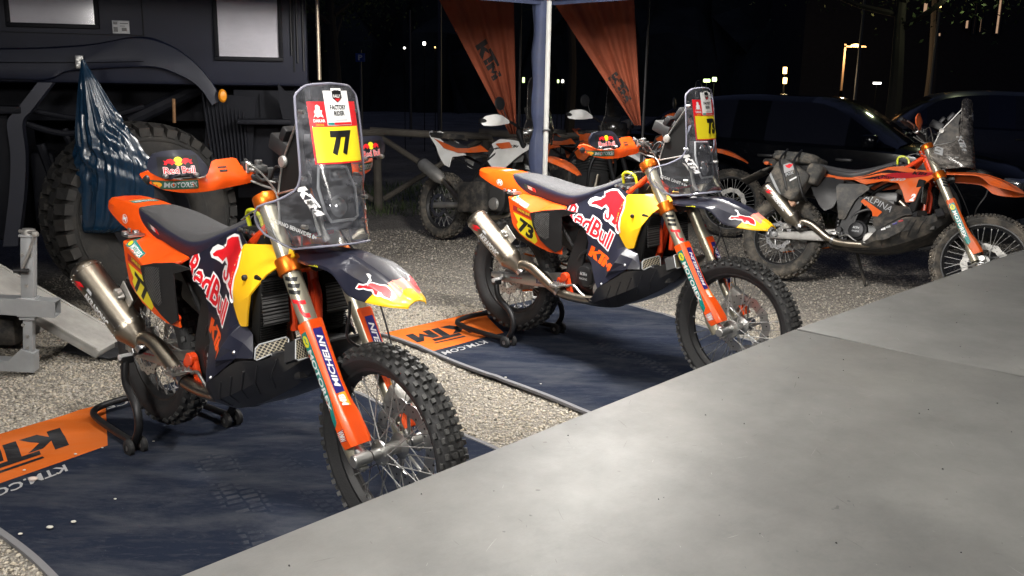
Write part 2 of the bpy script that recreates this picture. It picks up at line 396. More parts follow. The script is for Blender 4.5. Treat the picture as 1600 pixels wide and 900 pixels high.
# ---------------- motorcycle parts ----------------
RAKE=math.atan2(.632,1)
def wheel(parent,c,Rt,wt,Rr,name,mw=None,rear=False,rub=None,knobby=True,disc_r=.13,disc_y=.06,rows=None,knobn=44):
    """spoked wheel: hub > tyre, rim, spokes, brake_disc (, sprocket)"""
    rub=rub or K['rubber'];c=Vector(c);ax=(0,1,0)
    hub=G();hw=.045 if not rear else .06
    hub.lathe([(.001,-hw-.03),(.017,-hw-.03),(.019,-hw-.002),(.042,-hw),(.045,-hw+.006),(.024,-hw+.016),(.021,0),(.024,hw-.016),(.045,hw-.006),(.042,hw),(.019,hw+.002),(.017,hw+.03),(.001,hw+.03)],c,ax,28)
    for s in(-1,1):
        for k in range(6):
            a=k*PI/3;hub.cyl(c+Vector((math.cos(a)*.034,s*(hw),math.sin(a)*.034)),c+Vector((math.cos(a)*.034,s*(hw+.004),math.sin(a)*.034)),.004,6)
    h=hub.build(name,K['alu'],parent)
    if mw is not None:h.matrix_local=mw
    t=G();h2=wt/2;rc=Rt-.012
    prof=[(Rr+.002,-h2*.42),(Rr+.012,-h2*.62),(Rr+.03,-h2*.85),(Rr+(rc-Rr)*.55,-h2*.93),(Rr+(rc-Rr)*.8,-h2*.8),(rc-.004,-h2*.45),(rc,0)]
    prof=prof+[(r,-y) for r,y in prof[:-1][::-1]]
    sm=[tuple(q) for q in catmull(prof,3)];t.lathe(sm,c,ax,72)
    # raised beads on the sidewall
    ntri=t
    t.build('tyre',rub,h,40)
    if knobby:
        k_=G()
        rws=rows or [(0,0,.020,.017,2),(.33,.5,.018,.016,1),(-.33,.5,.018,.016,1),(.62,0,.020,.014,1),(-.62,0,.020,.014,1),(.86,.5,.018,.012,1),(-.86,.5,.018,.012,1)]
        for (fy,ph,lx,wy,split) in rws:
            # surface radius and tilt at this lateral fraction
            y=fy*h2
            P=np.array(sm);i=np.argmin(np.abs(P[:,1]-y)+(P[:,0]<Rr+(rc-Rr)*.5)*9);r=P[i,0]
            tilt=math.asin(max(-1,min(1,fy*.92)))
            for n in range(knobn):
                a=2*PI*(n+ph)/knobn+rng.normal()*.004
                e=Vector((math.cos(a),0,math.sin(a)));tn=Vector((-math.sin(a),0,math.cos(a)));Y=Vector((0,1,0))
                nrm=(e*math.cos(tilt)+Y*math.sin(tilt)).normalized();lat=tn.cross(nrm)
                Rm=Matrix((tn,lat,nrm)).transposed()
                for sp in ([-.5,.5] if split==2 else [0]):
                    if split==2 and abs(sp)>0: yo=sp*wy*1.25
                    else: yo=0
                    k_.box(c+e*r+Y*y+nrm*.003+lat*yo,(lx,wy,.017),Rm,0,taper=.78)
        k_.build('tread_knobs',K['knob'] if rub is K['rubber'] else rub,h,0)
    r_=G();rw=h2*.42
    r_.lathe([(Rr+.004,-rw),(Rr+.006,-rw-.004),(Rr-.004,-rw-.003),(Rr-.012,-rw*.6),(Rr-.019,-rw*.3),(Rr-.019,rw*.3),(Rr-.012,rw*.6),(Rr-.004,rw+.003),(Rr+.006,rw+.004),(Rr+.004,rw)],c,ax,64)
    r_.build('rim',K['black'],h)
    s_=G();rng2=random.Random(3)
    for k in range(36):
        s=1 if k%2 else -1;a=2*PI*k/36;d=(1 if (k//2)%2 else -1)*.62
        A=c+Vector((math.cos(a+d)*.041,s*(hw-.003),math.sin(a+d)*.041));B=c+Vector((math.cos(a)*(Rr-.017),s*.008,math.sin(a)*(Rr-.017)))
        s_.tube([A,B],.0019,5,cap=False);s_.tube([B,B+(A-B).normalized()*.018],.0034,6)
    s_.build('spokes',K['spoke'],h)
    def brake(y,R0,nm,mt,teeth=0):
        g=G();n=96;v=[];f=[]
        for k in range(n):
            a=2*PI*k/n
            wob=.0045*math.sin(a*12) if not teeth else (.004 if (k*teeth//n)!=((k*teeth*2)//n)//2 or (k*teeth/n)%1<.5 else -.003)
            ri=R0*.70+(.003*math.sin(a*12+1) if not teeth else 0)
            for yy in(-.002,.002):
                v.append(c+Vector((math.cos(a)*(R0+wob),y+yy,math.sin(a)*(R0+wob))));v.append(c+Vector((math.cos(a)*ri,y+yy,math.sin(a)*ri)))
        for k in range(n):
            b=k*4;d=((k+1)%n)*4;f+=[(b,d,d+1,b+1),(b+2,b+3,d+3,d+2),(b,b+2,d+2,d),(b+1,d+1,d+3,b+3)]
        g.add(v,f)
        for k in range(6):
            a=k*PI/3;p=Vector((math.cos(a),0,math.sin(a)));q=Vector((math.cos(a+.35),0,math.sin(a+.35)))
            Y=Vector((0,y,0));g.tube([c+Y+p*.045,c+Y+q*R0*.72],.0055,6)
        if not teeth:
            for k in range(36):
                a=2*PI*k/36;p=c+Vector((math.cos(a)*R0*(.80+.09*(k%3)),y,math.sin(a)*R0*(.80+.09*(k%3))))
                g.cyl(p-Vector((0,.0026,0)),p+Vector((0,.0026,0)),.0038,8,mi=1)
        g.build(nm,[mt,K['ink']],h)
    if not rear: brake(disc_y,disc_r,'brake_disc',K['steel'] if rub is K['rubber'] else K['alucast'])
    else:
        brake(-.075,.11,'brake_disc',K['steel']);brake(.07,.115,'sprocket',K['alucast'],48)
    return h
def fork_frame(top,bot):
    """axis helpers for a fork leg: position along, forward normal"""
    T=Vector(top);B=Vector(bot);d=(B-T).normalized();p=Vector((-d.z,0,d.x)).normalized()
    if p.x<0:p=-p
    return T,B,d,p
def sgnz(v,s): return Vector((v[0],v[1]*s,v[2]))
def steer_matrix(a):
    o=Vector((1.46,0,.355));ax=Vector((-math.sin(RAKE),0,math.cos(RAKE)))
    return Matrix.Translation(o)@Matrix.Rotation(a,4,ax)@Matrix.Translation(-o)
def rally_bike(mw,label,number,steer=-.058,style='factory',group=None,rider=None):
    fac=style=='factory'
    root=empty('rally_motorcycle',label,'motorcycle',group,mw)
    SM=steer_matrix(steer)
    P=lambda g,n,m,ang=35,lab=None,par=None:g.build(n,m,par or root,ang,lab)
    OR=K['orange'] if fac else K['orange_dirty'];RB=K['rubber'] if fac else K['rubberd'];TI=K['ti'] if fac else K['tidirty'];BK=K['black'] if fac else K['blackd']
    def st(o):o.matrix_local=SM;return o
    # wheels
    wheel(root,(1.51,0,.353),.352,.105,.268,'front_wheel',SM,False,RB,disc_r=.15,disc_y=.062)
    wheel(root,(0,0,.34),.345,.135,.232,'rear_wheel',None,True,RB,rows=[(0,0,.024,.026,2),(.4,.5,.024,.022,1),(-.4,.5,.024,.022,1),(.78,0,.024,.02,1),(-.78,0,.024,.02,1)],knobn=36)
    # forks
    T0=(.978,.1,1.12);B0=(1.462,.1,.35)
    for s in(-1,1):
        T,Bt,d,p=fork_frame(sgnz(T0,s),sgnz(B0,s));L=(Bt-T).length
        g=G();g.lathe([(.001,0),(.02,0),(.028,.004),(.029,.02),(.0295,.05),(.030,.20),(.0315,.26),(.0315,.34),(.030,.56),(.029,.60),(.024,.605),(.024,L-.1),(.030,L-.09),(.033,L-.03),(.028,L+.02)],T,d,28)
        leg=st(P(g,'fork_leg',K['fork']))
        g=G();g.lathe([(.001,-.012),(.011,-.012),(.012,-.004),(.022,-.002),(.024,.004),(.024,.012)],T,d,12)
        P(g,'fork_cap',K['anod'],par=leg)
        # axle clamp
        g=G();A=Vector((1.51,s*.1,.353));g.cyl(A+Vector((0,-s*.02,0)),A+Vector((0,s*.045,0)),.021,24,bev=.003);g.tube([Bt-d*.04,A],[.020,.017],12)
        g.box(A+Vector((.005,s*.012,-.026)),(.03,.03,.012),bev=.003)
        for q in(-.012,.012):g.cyl(A+Vector((q,s*.012,-.038)),A+Vector((q,s*.012,-.03)),.004,6)
        st(P(g,'axle_clamp',K['alu']))
        # guard: faceted shell wrapping the outside of the leg
        secs=[];
        prof=[(-.034,-.020),(-.037,.015),(-.034,.036),(-.026,.043),(.020,.043),(.032,.036),(.040,.026),(.040,-.022),(.034,-.034)]
        for (a,sc,sh) in[(.50,.80,.004),(.515,.83,.004),(.60,.76,.005),(.74,.72,.007),(.81,.76,.013),(.86,.88,.020),(.95,.94,.030),(.975,.86,.032)]:
            o=T+d*(a*L/.909*.909);o=T+d*(a*.91)
            secs.append([o+p*(q*sc+sh)+Vector((0,s*w*sc,0)) for q,w in prof])
        g=G();g.grid(secs);inn=[[o-(Vector((0,s*1,0))*.004) for o in r] for r in secs]
        g.grid(inn);n1=len(prof);nr=len(secs)
        g.v=[tuple(q) for q in g.v];tot=n1*nr
        for i in range(nr-1):
            g.f.append((i*n1,(i+1)*n1,tot+(i+1)*n1,tot+i*n1));g.f.append((i*n1+n1-1,(i+1)*n1+n1-1,tot+(i+1)*n1+n1-1,tot+i*n1+n1-1));g.m+=[0,0]
        for j in range(n1-1):
            g.f.append((j,j+1,tot+j+1,tot+j));e=(nr-1)*n1;g.f.append((e+j,e+j+1,tot+e+j+1,tot+e+j));g.m+=[0,0]
        gd=st(P(g,'fork_guard',OR,22))
        def gp(a,q,w=.1): return T+d*(a*.91)+p*q+Vector((0,s*w,0))
        # outer face: teal strip with lettering; front face: blue strip with lettering
        def strip(nm,sh,a0,a1,q0,q1,mt,off):
            quad=(gp(a0,q0,.15),gp(a1,q0,.15),gp(a0,q1,.15)) if s<0 else (gp(a1,q1,.15),gp(a0,q1,.15),gp(a1,q0,.15))
            return decal(nm,sh,quad,mt,gd,(0,-s,0),off)
        def fstrip(nm,sh,a0,a1,w0,w1,mt,off):   # on the face towards the wheel front; letters read up the leg
            def fp(a_,w_):return T+d*(a_*.91)+p*.2+Vector((0,s*w_,0))
            quad=(fp(a1,w0),fp(a0,w0),fp(a1,w1)) if s<0 else (fp(a1,w1),fp(a0,w1),fp(a1,w0))
            return decal(nm,sh,quad,mt,gd,-p,off)
        strip('sticker',cdt([(0,0),(.9,0),(1,.3),(.93,1),(0,1)]),.535,.90,-.019,.020,K['teal'],.0006)
        strip('lettering',txt('MOTOREX',.03),.60,.83,-.012,.012,K['white'],.0012)
        strip('emblem',disc(),.545,.590,-.015,.015,K['lime'],.0012)
        strip('emblem',cdt([(0,.3),(.3,.7),(.6,.5),(1,.9),(.8,.4),(.6,.3),(.3,.4)]),.550,.582,-.012,.012,K['teal'],.0016)
        if fac:
            fstrip('sticker',rect(),.535,.78,-.015,.018,K['blue'],.0006)
            fstrip('lettering',txt('MICHELIN',.03,.25),.56,.76,-.009,.012,K['white'],.0012)
            fstrip('emblem',cdt([(0,0),(1,0),(1,.7),(.5,1),(.2,.6)]),.78,.835,-.015,.018,K['gold'],.0008)
            fstrip('emblem',txt('MB',.05,.2),.787,.832,-.008,.015,K['white'],.0012)
            strip('emblem',txt('WMW',.06,.1),.905,.95,-.002,.045,K['dred'],.0010)
            strip('emblem',txt('WMW',.02,.1),.908,.947,.002,.042,K['white'],.0014)
    # W P lettering on the upper tubes
    for s in(-1,1):
        T,Bt,d,p=fork_frame(sgnz(T0,s),sgnz(B0,s));leg=[c for c in root.children if c.name.startswith('fork_leg')][0 if s<0 else 1]
        dv=Vector((-.72,-s*.69,0));sd_=Vector((.69,-s*.72,0))*(1 if s<0 else 1)
        if s>0: sd_=Vector((.69,.72,0))*-1 if False else Vector((-.69,.72,0))
        def wp(sh,a0,a1,h0,h1,mt,off):
            e=sd_
            decal('lettering',sh,(T+d*a0+e*h0-dv*.1,T+d*a1+e*h0-dv*.1,T+d*a0+e*h1-dv*.1),mt,leg,dv,off,seg=.006)
        if fac or s<0:
            bars=polys([[(0,.12),(.20,.0),(.20,.86),(0,1)],[(.31,.12),(.51,.0),(.51,.86),(.31,1)],[(.62,.0),(.82,-.1),(.82,.76),(.62,.88)]])
            wp(bars,.286,.362,-.022,.024,K['ink'],.0006)
            if fac: wp(cdt([(0,.9),(0,.0),(.22,.0),(.22,.32),(.62,.32),(.95,.5),(.95,.9),(.7,.9),(.7,.62),(.55,.55),(.22,.55),(.22,.9)]),.368,.432,-.024,.026,K['red'],.0006)
    # triple clamps
    T,Bt,d,p=fork_frame((T0[0],0,T0[2]),(B0[0],0,B0[2]))
    for a,th in((.255,.05),(.02,.035)):
        g=G()
        c0=T+d*a
        for s in(-1,1):
            q=c0+Vector((0,s*.1,0));g.lathe([(.029,-th*.55),(.041,-th*.55),(.043,-th*.45),(.043,th*.45),(.041,th*.55),(.029,th*.55)],q,d,24)
        Rm=Matrix((p,Vector((0,1,0)),d)).transposed()
        g.box(c0-p*.02,(.045,.17,th*.8),Rm,bev=.006)
        for s in(-1,1):
            for w in(-.25,.25):g.cyl(c0+Vector((0,s*.055,0))+d*th*w-p*.05,c0+Vector((0,s*.055,0))+d*th*w-p*.035,.005,8,1)
        st(P(g,'triple_clamp',[K['anod'],K['steel']]))
    # handlebar
    g=G();g.tube([(.835,-.43,1.188),(.880,-.27,1.19),(.915,-.15,1.192),(.955,-.08,1.165),(.965,0,1.155),(.955,.08,1.165),(.915,.15,1.192),(.880,.27,1.19),(.835,.43,1.188)],.0125,12,4)
    for s in(-1,1):g.box((.982,s*.045,1.145),(.045,.03,.05),bev=.006)
    hb=st(P(g,'handlebar',K['dark']))
    for s in(-1,1):
        g=G();A=Vector((.862,s*.33,1.190));B=Vector((.835,s*.43,1.188));dd=(B-A).normalized()
        g.lathe([(.013,0),(.022,.002),(.019,.012)]+[(.0175+.0012*(k%2),.015+.0075*k) for k in range(13)]+[(.001,.118)],A,dd,16);P(g,'grip',K['black'],par=hb)
        g=G();g.tube([(.895,s*.22,1.19),(.905,s*.30,1.188),(.895,s*.36,1.187),(.875,s*.40,1.187)],[.006,.006,.005,.006],8,4);P(g,'lever',K['alu'],par=hb)
        g=G();g.box((.95,s*.095,1.205),(.04,.045,.03),(0,0,s*.2),.007);g.cyl((.95,s*.10,1.215),(.95,s*.10,1.236),.013,14,bev=.003);g.box((.955,s*.065,1.19),(.03,.025,.035),bev=.005);g.cyl((.965,s*.09,1.2),(.95,s*.05,1.2),.009,10);g.tube([(.965,s*.12,1.19),(.97,s*.10,1.17),(.96,s*.07,1.175)],.006,6,3)
        P(g,'brake_reservoir' if s<0 else 'clutch_reservoir',K['engine'] if s<0 else K['dark'],par=hb)
        g=G();g.tube([(.90,s*.20,1.192),(.925,s*.15,1.205),(.955,s*.09,1.20)],.008,8,3);g.lathe([(.016,-.012),(.021,-.010),(.021,.010),(.016,.012)],(.905,s*.185,1.192),(.35,s*-.93,0),14);g.cyl((.94,s*.135,1.195),(.94,s*.135,1.225),.006,8);g.tube([(.945,s*.12,1.22),(.98,s*.16,1.235),(1.0,s*.12,1.20),(1.02,s*.08,1.14)],.0035,6,4);P(g,'lever_clamp',K['alu'],par=hb)
        g=G();g.box((.925,s*.13,1.215),(.03,.035,.03),bev=.006);g.cyl((.915,s*.12,1.225),(.90,s*.12,1.232),.007,10);P(g,'switch',K['black'],par=hb)
        # handguard
        if fac:
            out=[(.815,s*.445,1.205),(.850,s*.432,1.216),(.905,s*.40,1.195),(.93,s*.345,1.188),(.93,s*.28,1.19),(.925,s*.262,1.215),(.915,s*.245,1.243),(.92,s*.165,1.247),(.93,s*.150,1.215),(.94,s*.10,1.198),(.94,s*.085,1.172),(.938,s*.13,1.160),(.935,s*.2,1.153),(.935,s*.28,1.146),(.920,s*.35,1.146),(.885,s*.405,1.158),(.83,s*.44,1.185)]
            inn=[(.945,s*.33,1.178),(.948,s*.25,1.185),(.948,s*.17,1.185),(.945,s*.13,1.18),(.92,s*.385,1.178),(.930,s*.2,1.222)]
            hg=panel('handguard',out,inn,OR,root,th=.012,ax='x',step=.018,rnd=.15);st(hg)
            so=[(.885,s*.445,1.222),(.885,s*.447,1.252),(.89,s*.425,1.280),(.905,s*.325,1.276),(.915,s*.303,1.258),(.93,s*.278,1.212),(.935,s*.288,1.198),(.93,s*.328,1.196),(.93,s*.335,1.204),(.925,s*.375,1.204),(.92,s*.384,1.196),(.905,s*.415,1.198)]
            si=[(.916,s*.36,1.235),(.929,s*.31,1.225),(.905,s*.40,1.235),(.909,s*.37,1.262),(.924,s*.34,1.205)]
            sd=panel('guard_shield',so,si,K['navy'],hg,th=.018,ax='x',step=.015,rnd=.2,off=.024)
            BR_=Vector
            def q(y0,y1,z0,z1,xx=1.05):  # viewed from the front the rider's right is on the viewer's left
                lo,hi=(y0,y1) if s<0 else (y1,y0)
                return (Vector((xx,s*-1*-lo if False else lo*1.0,z0)),Vector((xx,hi,z0)),Vector((xx,lo,z1)))
            ya,yb=(-.432,-.306) if s<0 else (.306,.432)
            def quad(y0,y1,z0,z1):return (Vector((1.05,y0,z0)),Vector((1.05,y1,z0)),Vector((1.05,y0,z1)))
            decal('sticker',rect(),quad(ya+.003,yb-.003,1.206,1.266),K['ink'],sd,(-1,0,0),.0006)
            m_=(ya+yb)/2;w_=(yb-ya)/2
            decal('lettering',txt('Red Bull',.05,0,.95,ref=.02),quad(m_-w_*.72,m_+w_*.72,1.213,1.234),K['white'],sd,(-1,0,0),.0010)
            decal('lettering',txt('Red Bull',.012,0,.95,ref=.02),quad(m_-w_*.72,m_+w_*.72,1.213,1.234),K['red'],sd,(-1,0,0),.0014)
            decal('emblem',disc(),quad(m_-w_*.22,m_+w_*.22,1.237,1.264),K['plateyel'],sd,(-1,0,0),.0010)
            bb=[(0,.15),(.12,.4),(.0,.75),(.18,.62),(.3,.85),(.6,.95),(.85,.7),(1,.2),(.8,.3),(.62,.0),(.5,.3),(.3,.35),(.2,.05)]
            for e in(0,1):
                pp=bb if e==0 else [(1-a,b) for a,b in bb]
                decal('emblem',cdt(pp),quad(m_-w_*.68 if e==0 else m_+w_*.1,m_-w_*.1 if e==0 else m_+w_*.68,1.239,1.260),K['red'],sd,(-1,0,0),.0014)
            # oil brand strip low on the guard
            decal('sticker',rect(),quad(ya,yb-.004,1.160,1.188) if s<0 else quad(ya+.004,yb,1.160,1.188),K['green'],hg,(-1,0,0),.0006)
            decal('lettering',txt('MOTOREX',.03),quad(ya+.03,yb-.008,1.166,1.183),K['greyp'],hg,(-1,0,0),.0011)
            decal('emblem',disc(),quad(ya+.006,ya+.026,1.166,1.183),K['gold'],hg,(-1,0,0),.0011)
            for yy in(.325,.415):
                g=G();g.lathe([(.001,.006),(.006,.005),(.0075,0),(.0075,-.01)],(.966-(.022 if yy>.4 else 0),s*yy,1.208),(1,0,0),12)
                P(g,'screw',K['steel'],par=hg)
            decal('sticker',rect(),quad(*( (-.232,-.205) if s<0 else (.205,.232)),1.205,1.212),K['ink'],hg,(-1,0,0),.0006)
            decal('sticker',rect(),quad(*( (-.235,-.205) if s<0 else (.205,.235)),1.217,1.222),K['ink'],hg,(-1,0,0),.0006)
        else:
            out=[(.94,s*.20,1.20),(.93,s*.22,1.26),(.925,s*.28,1.285),(.925,s*.35,1.27),(.925,s*.39,1.22),(.93,s*.35,1.18),(.94,s*.26,1.17)]
            hg=panel('handguard',out,[(.955,s*.3,1.22)],OR,root,th=.008,ax='x',step=.02,rnd=.2);st(hg)
    # front fender
    def fs(zc,w,zl,k=1):return [(0,zc),(.030*k,zc-.002),(.037*k,zc-.010),(.046*k,zc-.013),(w*.86,zc-.030),(w,zl+.006),(w+.002,zl)]
    sec=[(1.07,fs(.955,.075,.922)),(1.2,fs(.968,.096,.928)),(1.30,fs(.977,.104,.936)),(1.373,fs(.979,.107,.932)),(1.42,fs(.974,.108,.905)),(1.45,fs(.967,.108,.884)),(1.50,fs(.955,.102,.874)),(1.56,fs(.934,.086,.870,.8)),(1.61,fs(.912,.066,.868,.6)),(1.64,[(0,.896),(.016,.895),(.02,.89),(.026,.888),(.042,.880),(.048,.872),(.049,.868)]),(1.658,[(0,.884),(.01,.884),(.013,.882),(.017,.881),(.028,.876),(.033,.870),(.034,.867)])]
    rows=loft_sym(sec,1,3)
    g=G();g.grid([[Vector(q) for q in r] for r in rows]);g.grid([[Vector(q)-Vector((0,0,.004)) for q in r] for r in rows])
    nc=len(rows[0]);nr=len(rows);tt=nc*nr
    for i in range(nr-1):
        for e in(0,nc-1):g.f.append((i*nc+e,(i+1)*nc+e,tt+(i+1)*nc+e,tt+i*nc+e));g.m.append(0)
    for j in range(nc-1):
        for e in(0,nr-1):g.f.append((e*nc+j,e*nc+j+1,tt+e*nc+j+1,tt+e*nc+j));g.m.append(0)
    if fac:
        FM=bpy.data.materials.get('front fender print')
        if FM is None:
            FM=mat('front fender print',(.012,.013,.024),.34,coat=.2,rvar=.08);nt=FM.node_tree;b=nt.nodes['Principled BSDF'];N=nt.nodes.new;Lk=nt.links.new
            tc=N('ShaderNodeTexCoord');sx=N('ShaderNodeSeparateXYZ');Lk(tc.outputs['Object'],sx.inputs[0])
            m1=N('ShaderNodeMath');m1.operation='MULTIPLY';m1.inputs[1].default_value=-.75;Lk(sx.outputs[2],m1.inputs[0])
            m2=N('ShaderNodeMath');m2.operation='ADD';Lk(m1.outputs[0],m2.inputs[0]);Lk(sx.outputs[0],m2.inputs[1])
            m3=N('ShaderNodeMath');m3.operation='GREATER_THAN';m3.inputs[1].default_value=.878;Lk(m2.outputs[0],m3.inputs[0])
            mx=N('ShaderNodeMix');mx.data_type='RGBA';mx.inputs[6].default_value=(.012,.013,.024,1);mx.inputs[7].default_value=(.9,.52,.012,1);Lk(m3.outputs[0],mx.inputs[0]);Lk(mx.outputs[2],b.inputs['Base Color'])
    else: FM=OR
    ff=st(P(g,'front_fender',FM,32))
    BUL=[(0,.42),(.09,.62),(.22,.60),(.30,.62),(.36,.80),(.30,.92),(.27,.99),(.34,1.0),(.40,.93),(.38,.85),(.42,.74),(.36,.70),(.45,.68),(.62,.62),(.80,.60),(.90,.50),(.97,.38),(.97,.2),(.93,.02),(.86,.06),(.74,.10),(.67,.16),(.60,.14),(.52,.17),(.46,.26),(.44,.34),(.30,.36),(.22,.40),(.10,.36)]
    BUR=[(.05,.44),(.10,.56),(.22,.54),(.33,.58),(.38,.64),(.46,.64),(.62,.57),(.78,.55),(.87,.46),(.93,.36),(.93,.2),(.90,.08),(.84,.12),(.74,.18),(.68,.30),(.60,.34),(.58,.22),(.52,.22),(.50,.30),(.46,.42),(.34,.42),(.22,.46),(.12,.42)]
    if fac:
        for s in(-1,1):
            def fq(x0,z0,x1,z1,h):
                A=Vector((x0,s*.2,z0));B=Vector((x1,s*.2,z1));Cc=A+Vector((.0,0,h)); return (A,B,Cc)
            Q=(Vector((1.665,s*.25,.927)),Vector((1.85,s*.25,.957)),Vector((1.667,s*.25,1.008)));D_=Vector((-.747,-s*.62,-.24))
            decal('emblem',cdt(BUL),Q,K['white'],ff,D_,.0007,seg=.008);decal('emblem',cdt(BUR),Q,K['red'],ff,D_,.0013,seg=.008)
            decal('lettering',txt('acerbis',.03,.2),fq(1.235,.922,1.295,.930,.011) if s<0 else (Vector((1.295,.2,.930)),Vector((1.235,.2,.922)),Vector((1.295,.2,.941))),K['lime'],ff,(0,-s,0),.0007,seg=.006)
        decal('emblem',cdt([(0,0),(.3,.15),(.9,0),(1,.6),(.8,1),(.3,.85),(0,1)]),(Vector((1.56,-.035,1.1)),Vector((1.56,.06,1.1)),Vector((1.62,-.035,1.1))),K['pink'],ff,(0,0,-1),.0008,seg=.008)
    # fender mount strut and brake line
    g=G();g.tube([(1.20,0,.93),(1.12,0,.90)],.03,10);st(P(g,'fender_mount',K['black']))
    g=G();g.tube([(1.44,-.09,.85),(1.435,-.09,.80),(1.405,-.08,.73),(1.39,-.03,.68),(1.40,.07,.64)],.005,7,5);st(P(g,'speedometer_cable',K['black']))
    # caliper (left leg) and guard
    g=G();g.box((1.44,.085,.47),(.09,.045,.10),(0,.5,0),.012);g.cyl((1.43,.11,.49),(1.43,.118,.49),.016,14);g.cyl((1.455,.11,.45),(1.455,.118,.45),.016,14);st(P(g,'front_caliper',K['alucast']))
    g=G();g.tube([(1.43,.1,.50),(1.38,.12,.62),(1.24,.13,.86),(1.1,.1,1.02),(.95,.17,1.19)],.0035,6,5);st(P(g,'brake_hose',K['black']))
    # lower clamp down: steering head and frame
    g=G();g.cyl((.945,0,1.11),(1.065,0,.915),.03,16)
    for s in(-1,1):
        g.tube([(.97,s*.02,1.06),(.86,s*.06,.95),(.78,s*.075,.88)],.016,10,4)
        g.tube([(1.03,s*.02,.95),(1.02,s*.06,.80),(.98,s*.065,.62),(.95,s*.07,.50)],.020,10,4)
    P(g,'head_tube',K['frame'])
    for s in(-1,1):
        g=G();g.tube([(.80,s*.075,.90),(.62,s*.085,.78),(.54,s*.09,.62),(.51,s*.09,.40)],.016,10,5);g.tube([(.95,s*.07,.50),(.90,s*.07,.38),(.80,s*.085,.33),(.60,s*.085,.315),(.50,s*.085,.38)],.016,10,5)
        g.extr([(.47,.36),(.56,.36),(.60,.50),(.63,.66),(.60,.74),(.55,.66),(.50,.52)],(0,s*.095,0),(1,0,0),(0,0,1),(0,s*.018,0))
        P(g,'frame',K['black'])
        g=G();g.tube([(.62,s*.085,.78),(.42,s*.07,.83),(.15,s*.06,.87)],.012,8,3);g.tube([(.51,s*.085,.60),(.35,s*.075,.75),(.2,s*.06,.86)],.011,8,4)
        P(g,'subframe',K['black'])
    g=G();g.box((.30,0,.76),(.44,.11,.16),bev=.02);g.box((.42,0,.66),(.24,.12,.16),(0,.3,0),.02);g.box((.10,0,.83),(.16,.10,.05),bev=.015);P(g,'airbox',K['black'])
    # engine
    g=G();g.box((.66,0,.43),(.34,.15,.17),bev=.03);g.box((.78,0,.60),(.15,.13,.22),(0,-.12,0),.012)
    for k in range(6):g.box((.775+.004*k,0,.54+k*.018),(.165,.145,.005),(0,-.12,0))
    g.box((.77,0,.73),(.17,.12,.08),(0,-.12,0),.018)
    en=P(g,'engine',K['engine'])
    g=G();g.lathe([(.001,.050),(.050,.050),(.058,.046),(.062,.036),(.074,.030),(.078,.02),(.078,-.01)],(.625,-.075,.455),(0,-1,0),36);P(g,'clutch_cover',K['dark'],par=en)
    g=G();g.lathe([(.001,.045),(.045,.045),(.052,.040),(.056,.0)],(.74,-.075,.40),(0,-1,0),28);g.lathe([(.001,.04),(.06,.04),(.07,.034),(.072,0)],(.71,.075,.42),(0,1,0),30)
    P(g,'engine_cover',K['alucast'],par=en)
    g=G();g.tube([(.56,-.1,.52),(.60,-.11,.58),(.68,-.10,.62),(.76,-.1,.60)],.011,8,4);g.tube([(.56,-.09,.60),(.62,-.1,.66),(.70,-.09,.70)],.009,8,4);P(g,'coolant_hose',K['black'],par=en)
    cq=[e for e in en.children if e.name.startswith('clutch_cover')][0]
    decal('lettering',ktm(.2),(Vector((.60,-.2,.465)),Vector((.65,-.2,.465)),Vector((.60,-.2,.482))),K['greyp'],cq,(0,1,0),.0006)
    decal('lettering',txt('RACING',.03),(Vector((.598,-.2,.440)),Vector((.652,-.2,.440)),Vector((.598,-.2,.452))),K['greyp'],cq,(0,1,0),.0006)
    # swingarm
    g=G()
    for s in(-1,1):
        y=s*.10
        rows=[]
        for x,z,h,w in[(-.07,.335,.028,.022),(-.05,.336,.052,.026),(.0,.338,.056,.026),(.05,.342,.054,.026),(.2,.358,.066,.028),(.38,.385,.088,.032),(.47,.405,.082,.034),(.53,.415,.06,.034)]:
            yy=y*(1 if x<.3 else .92);rows.append([(x,yy+a*w/2,z+b*h/2) for a,b in[(-1,-.75),(-.75,-1),(.75,-1),(1,-.75),(1,.75),(.75,1),(-.75,1),(-1,.75)]])
        g.grid(rows,closeu=True,cap=True)
    g.box((.42,0,.40),(.06,.19,.06),bev=.015)
    sw=P(g,'swingarm',K['alu'] if fac else K['alucast'])
    if fac:
        decal('lettering',txt('SuperSprox',.03,.3),(Vector((.06,-.25,.338)),Vector((.16,-.25,.350)),Vector((.06,-.25,.352))),K['red'],sw,(0,1,0),.0006)
        decal('sticker',rect(),(Vector((.27,-.25,.350)),Vector((.43,-.25,.368)),Vector((.27,-.25,.378))),K['blue'],sw,(0,1,0),.0006)
        decal('lettering',txt('MICHELIN',.03),(Vector((.28,-.25,.356)),Vector((.42,-.25,.372)),Vector((.28,-.25,.374))),K['white'],sw,(0,1,0),.0012)
    for s in(-1,1):
        g=G();g.cyl((0,s*.112,.34),(0,s*.135,.34),.019,6,bev=.002);g.box((-.04,s*.115,.34),(.06,.006,.04),bev=.002);g.box((-.08,s*.108,.338),(.03,.02,.03),bev=.004)
        P(g,'axle_adjuster',K['steel'],par=sw)
    # chain runs, guide, caliper, linkage, shock
    g=G();n=40
    for z0,z1 in((.455,.455),(.225,.36)):
        for k in range(n):
            t=k/n;x=.0+.56*t;z=z0+(z1-z0)*t
            if z0==.455:z=.455-.02*t
            g.box((x,.07,z),(.011,.014 if k%2 else .008,.010),(0,-math.atan2(z1-z0,.56),0))
    P(g,'chain',K['anod'])
    g=G();g.box((.17,.07,.25),(.16,.03,.05),(0,-.2,0),.01);P(g,'chain_guide',K['black'])
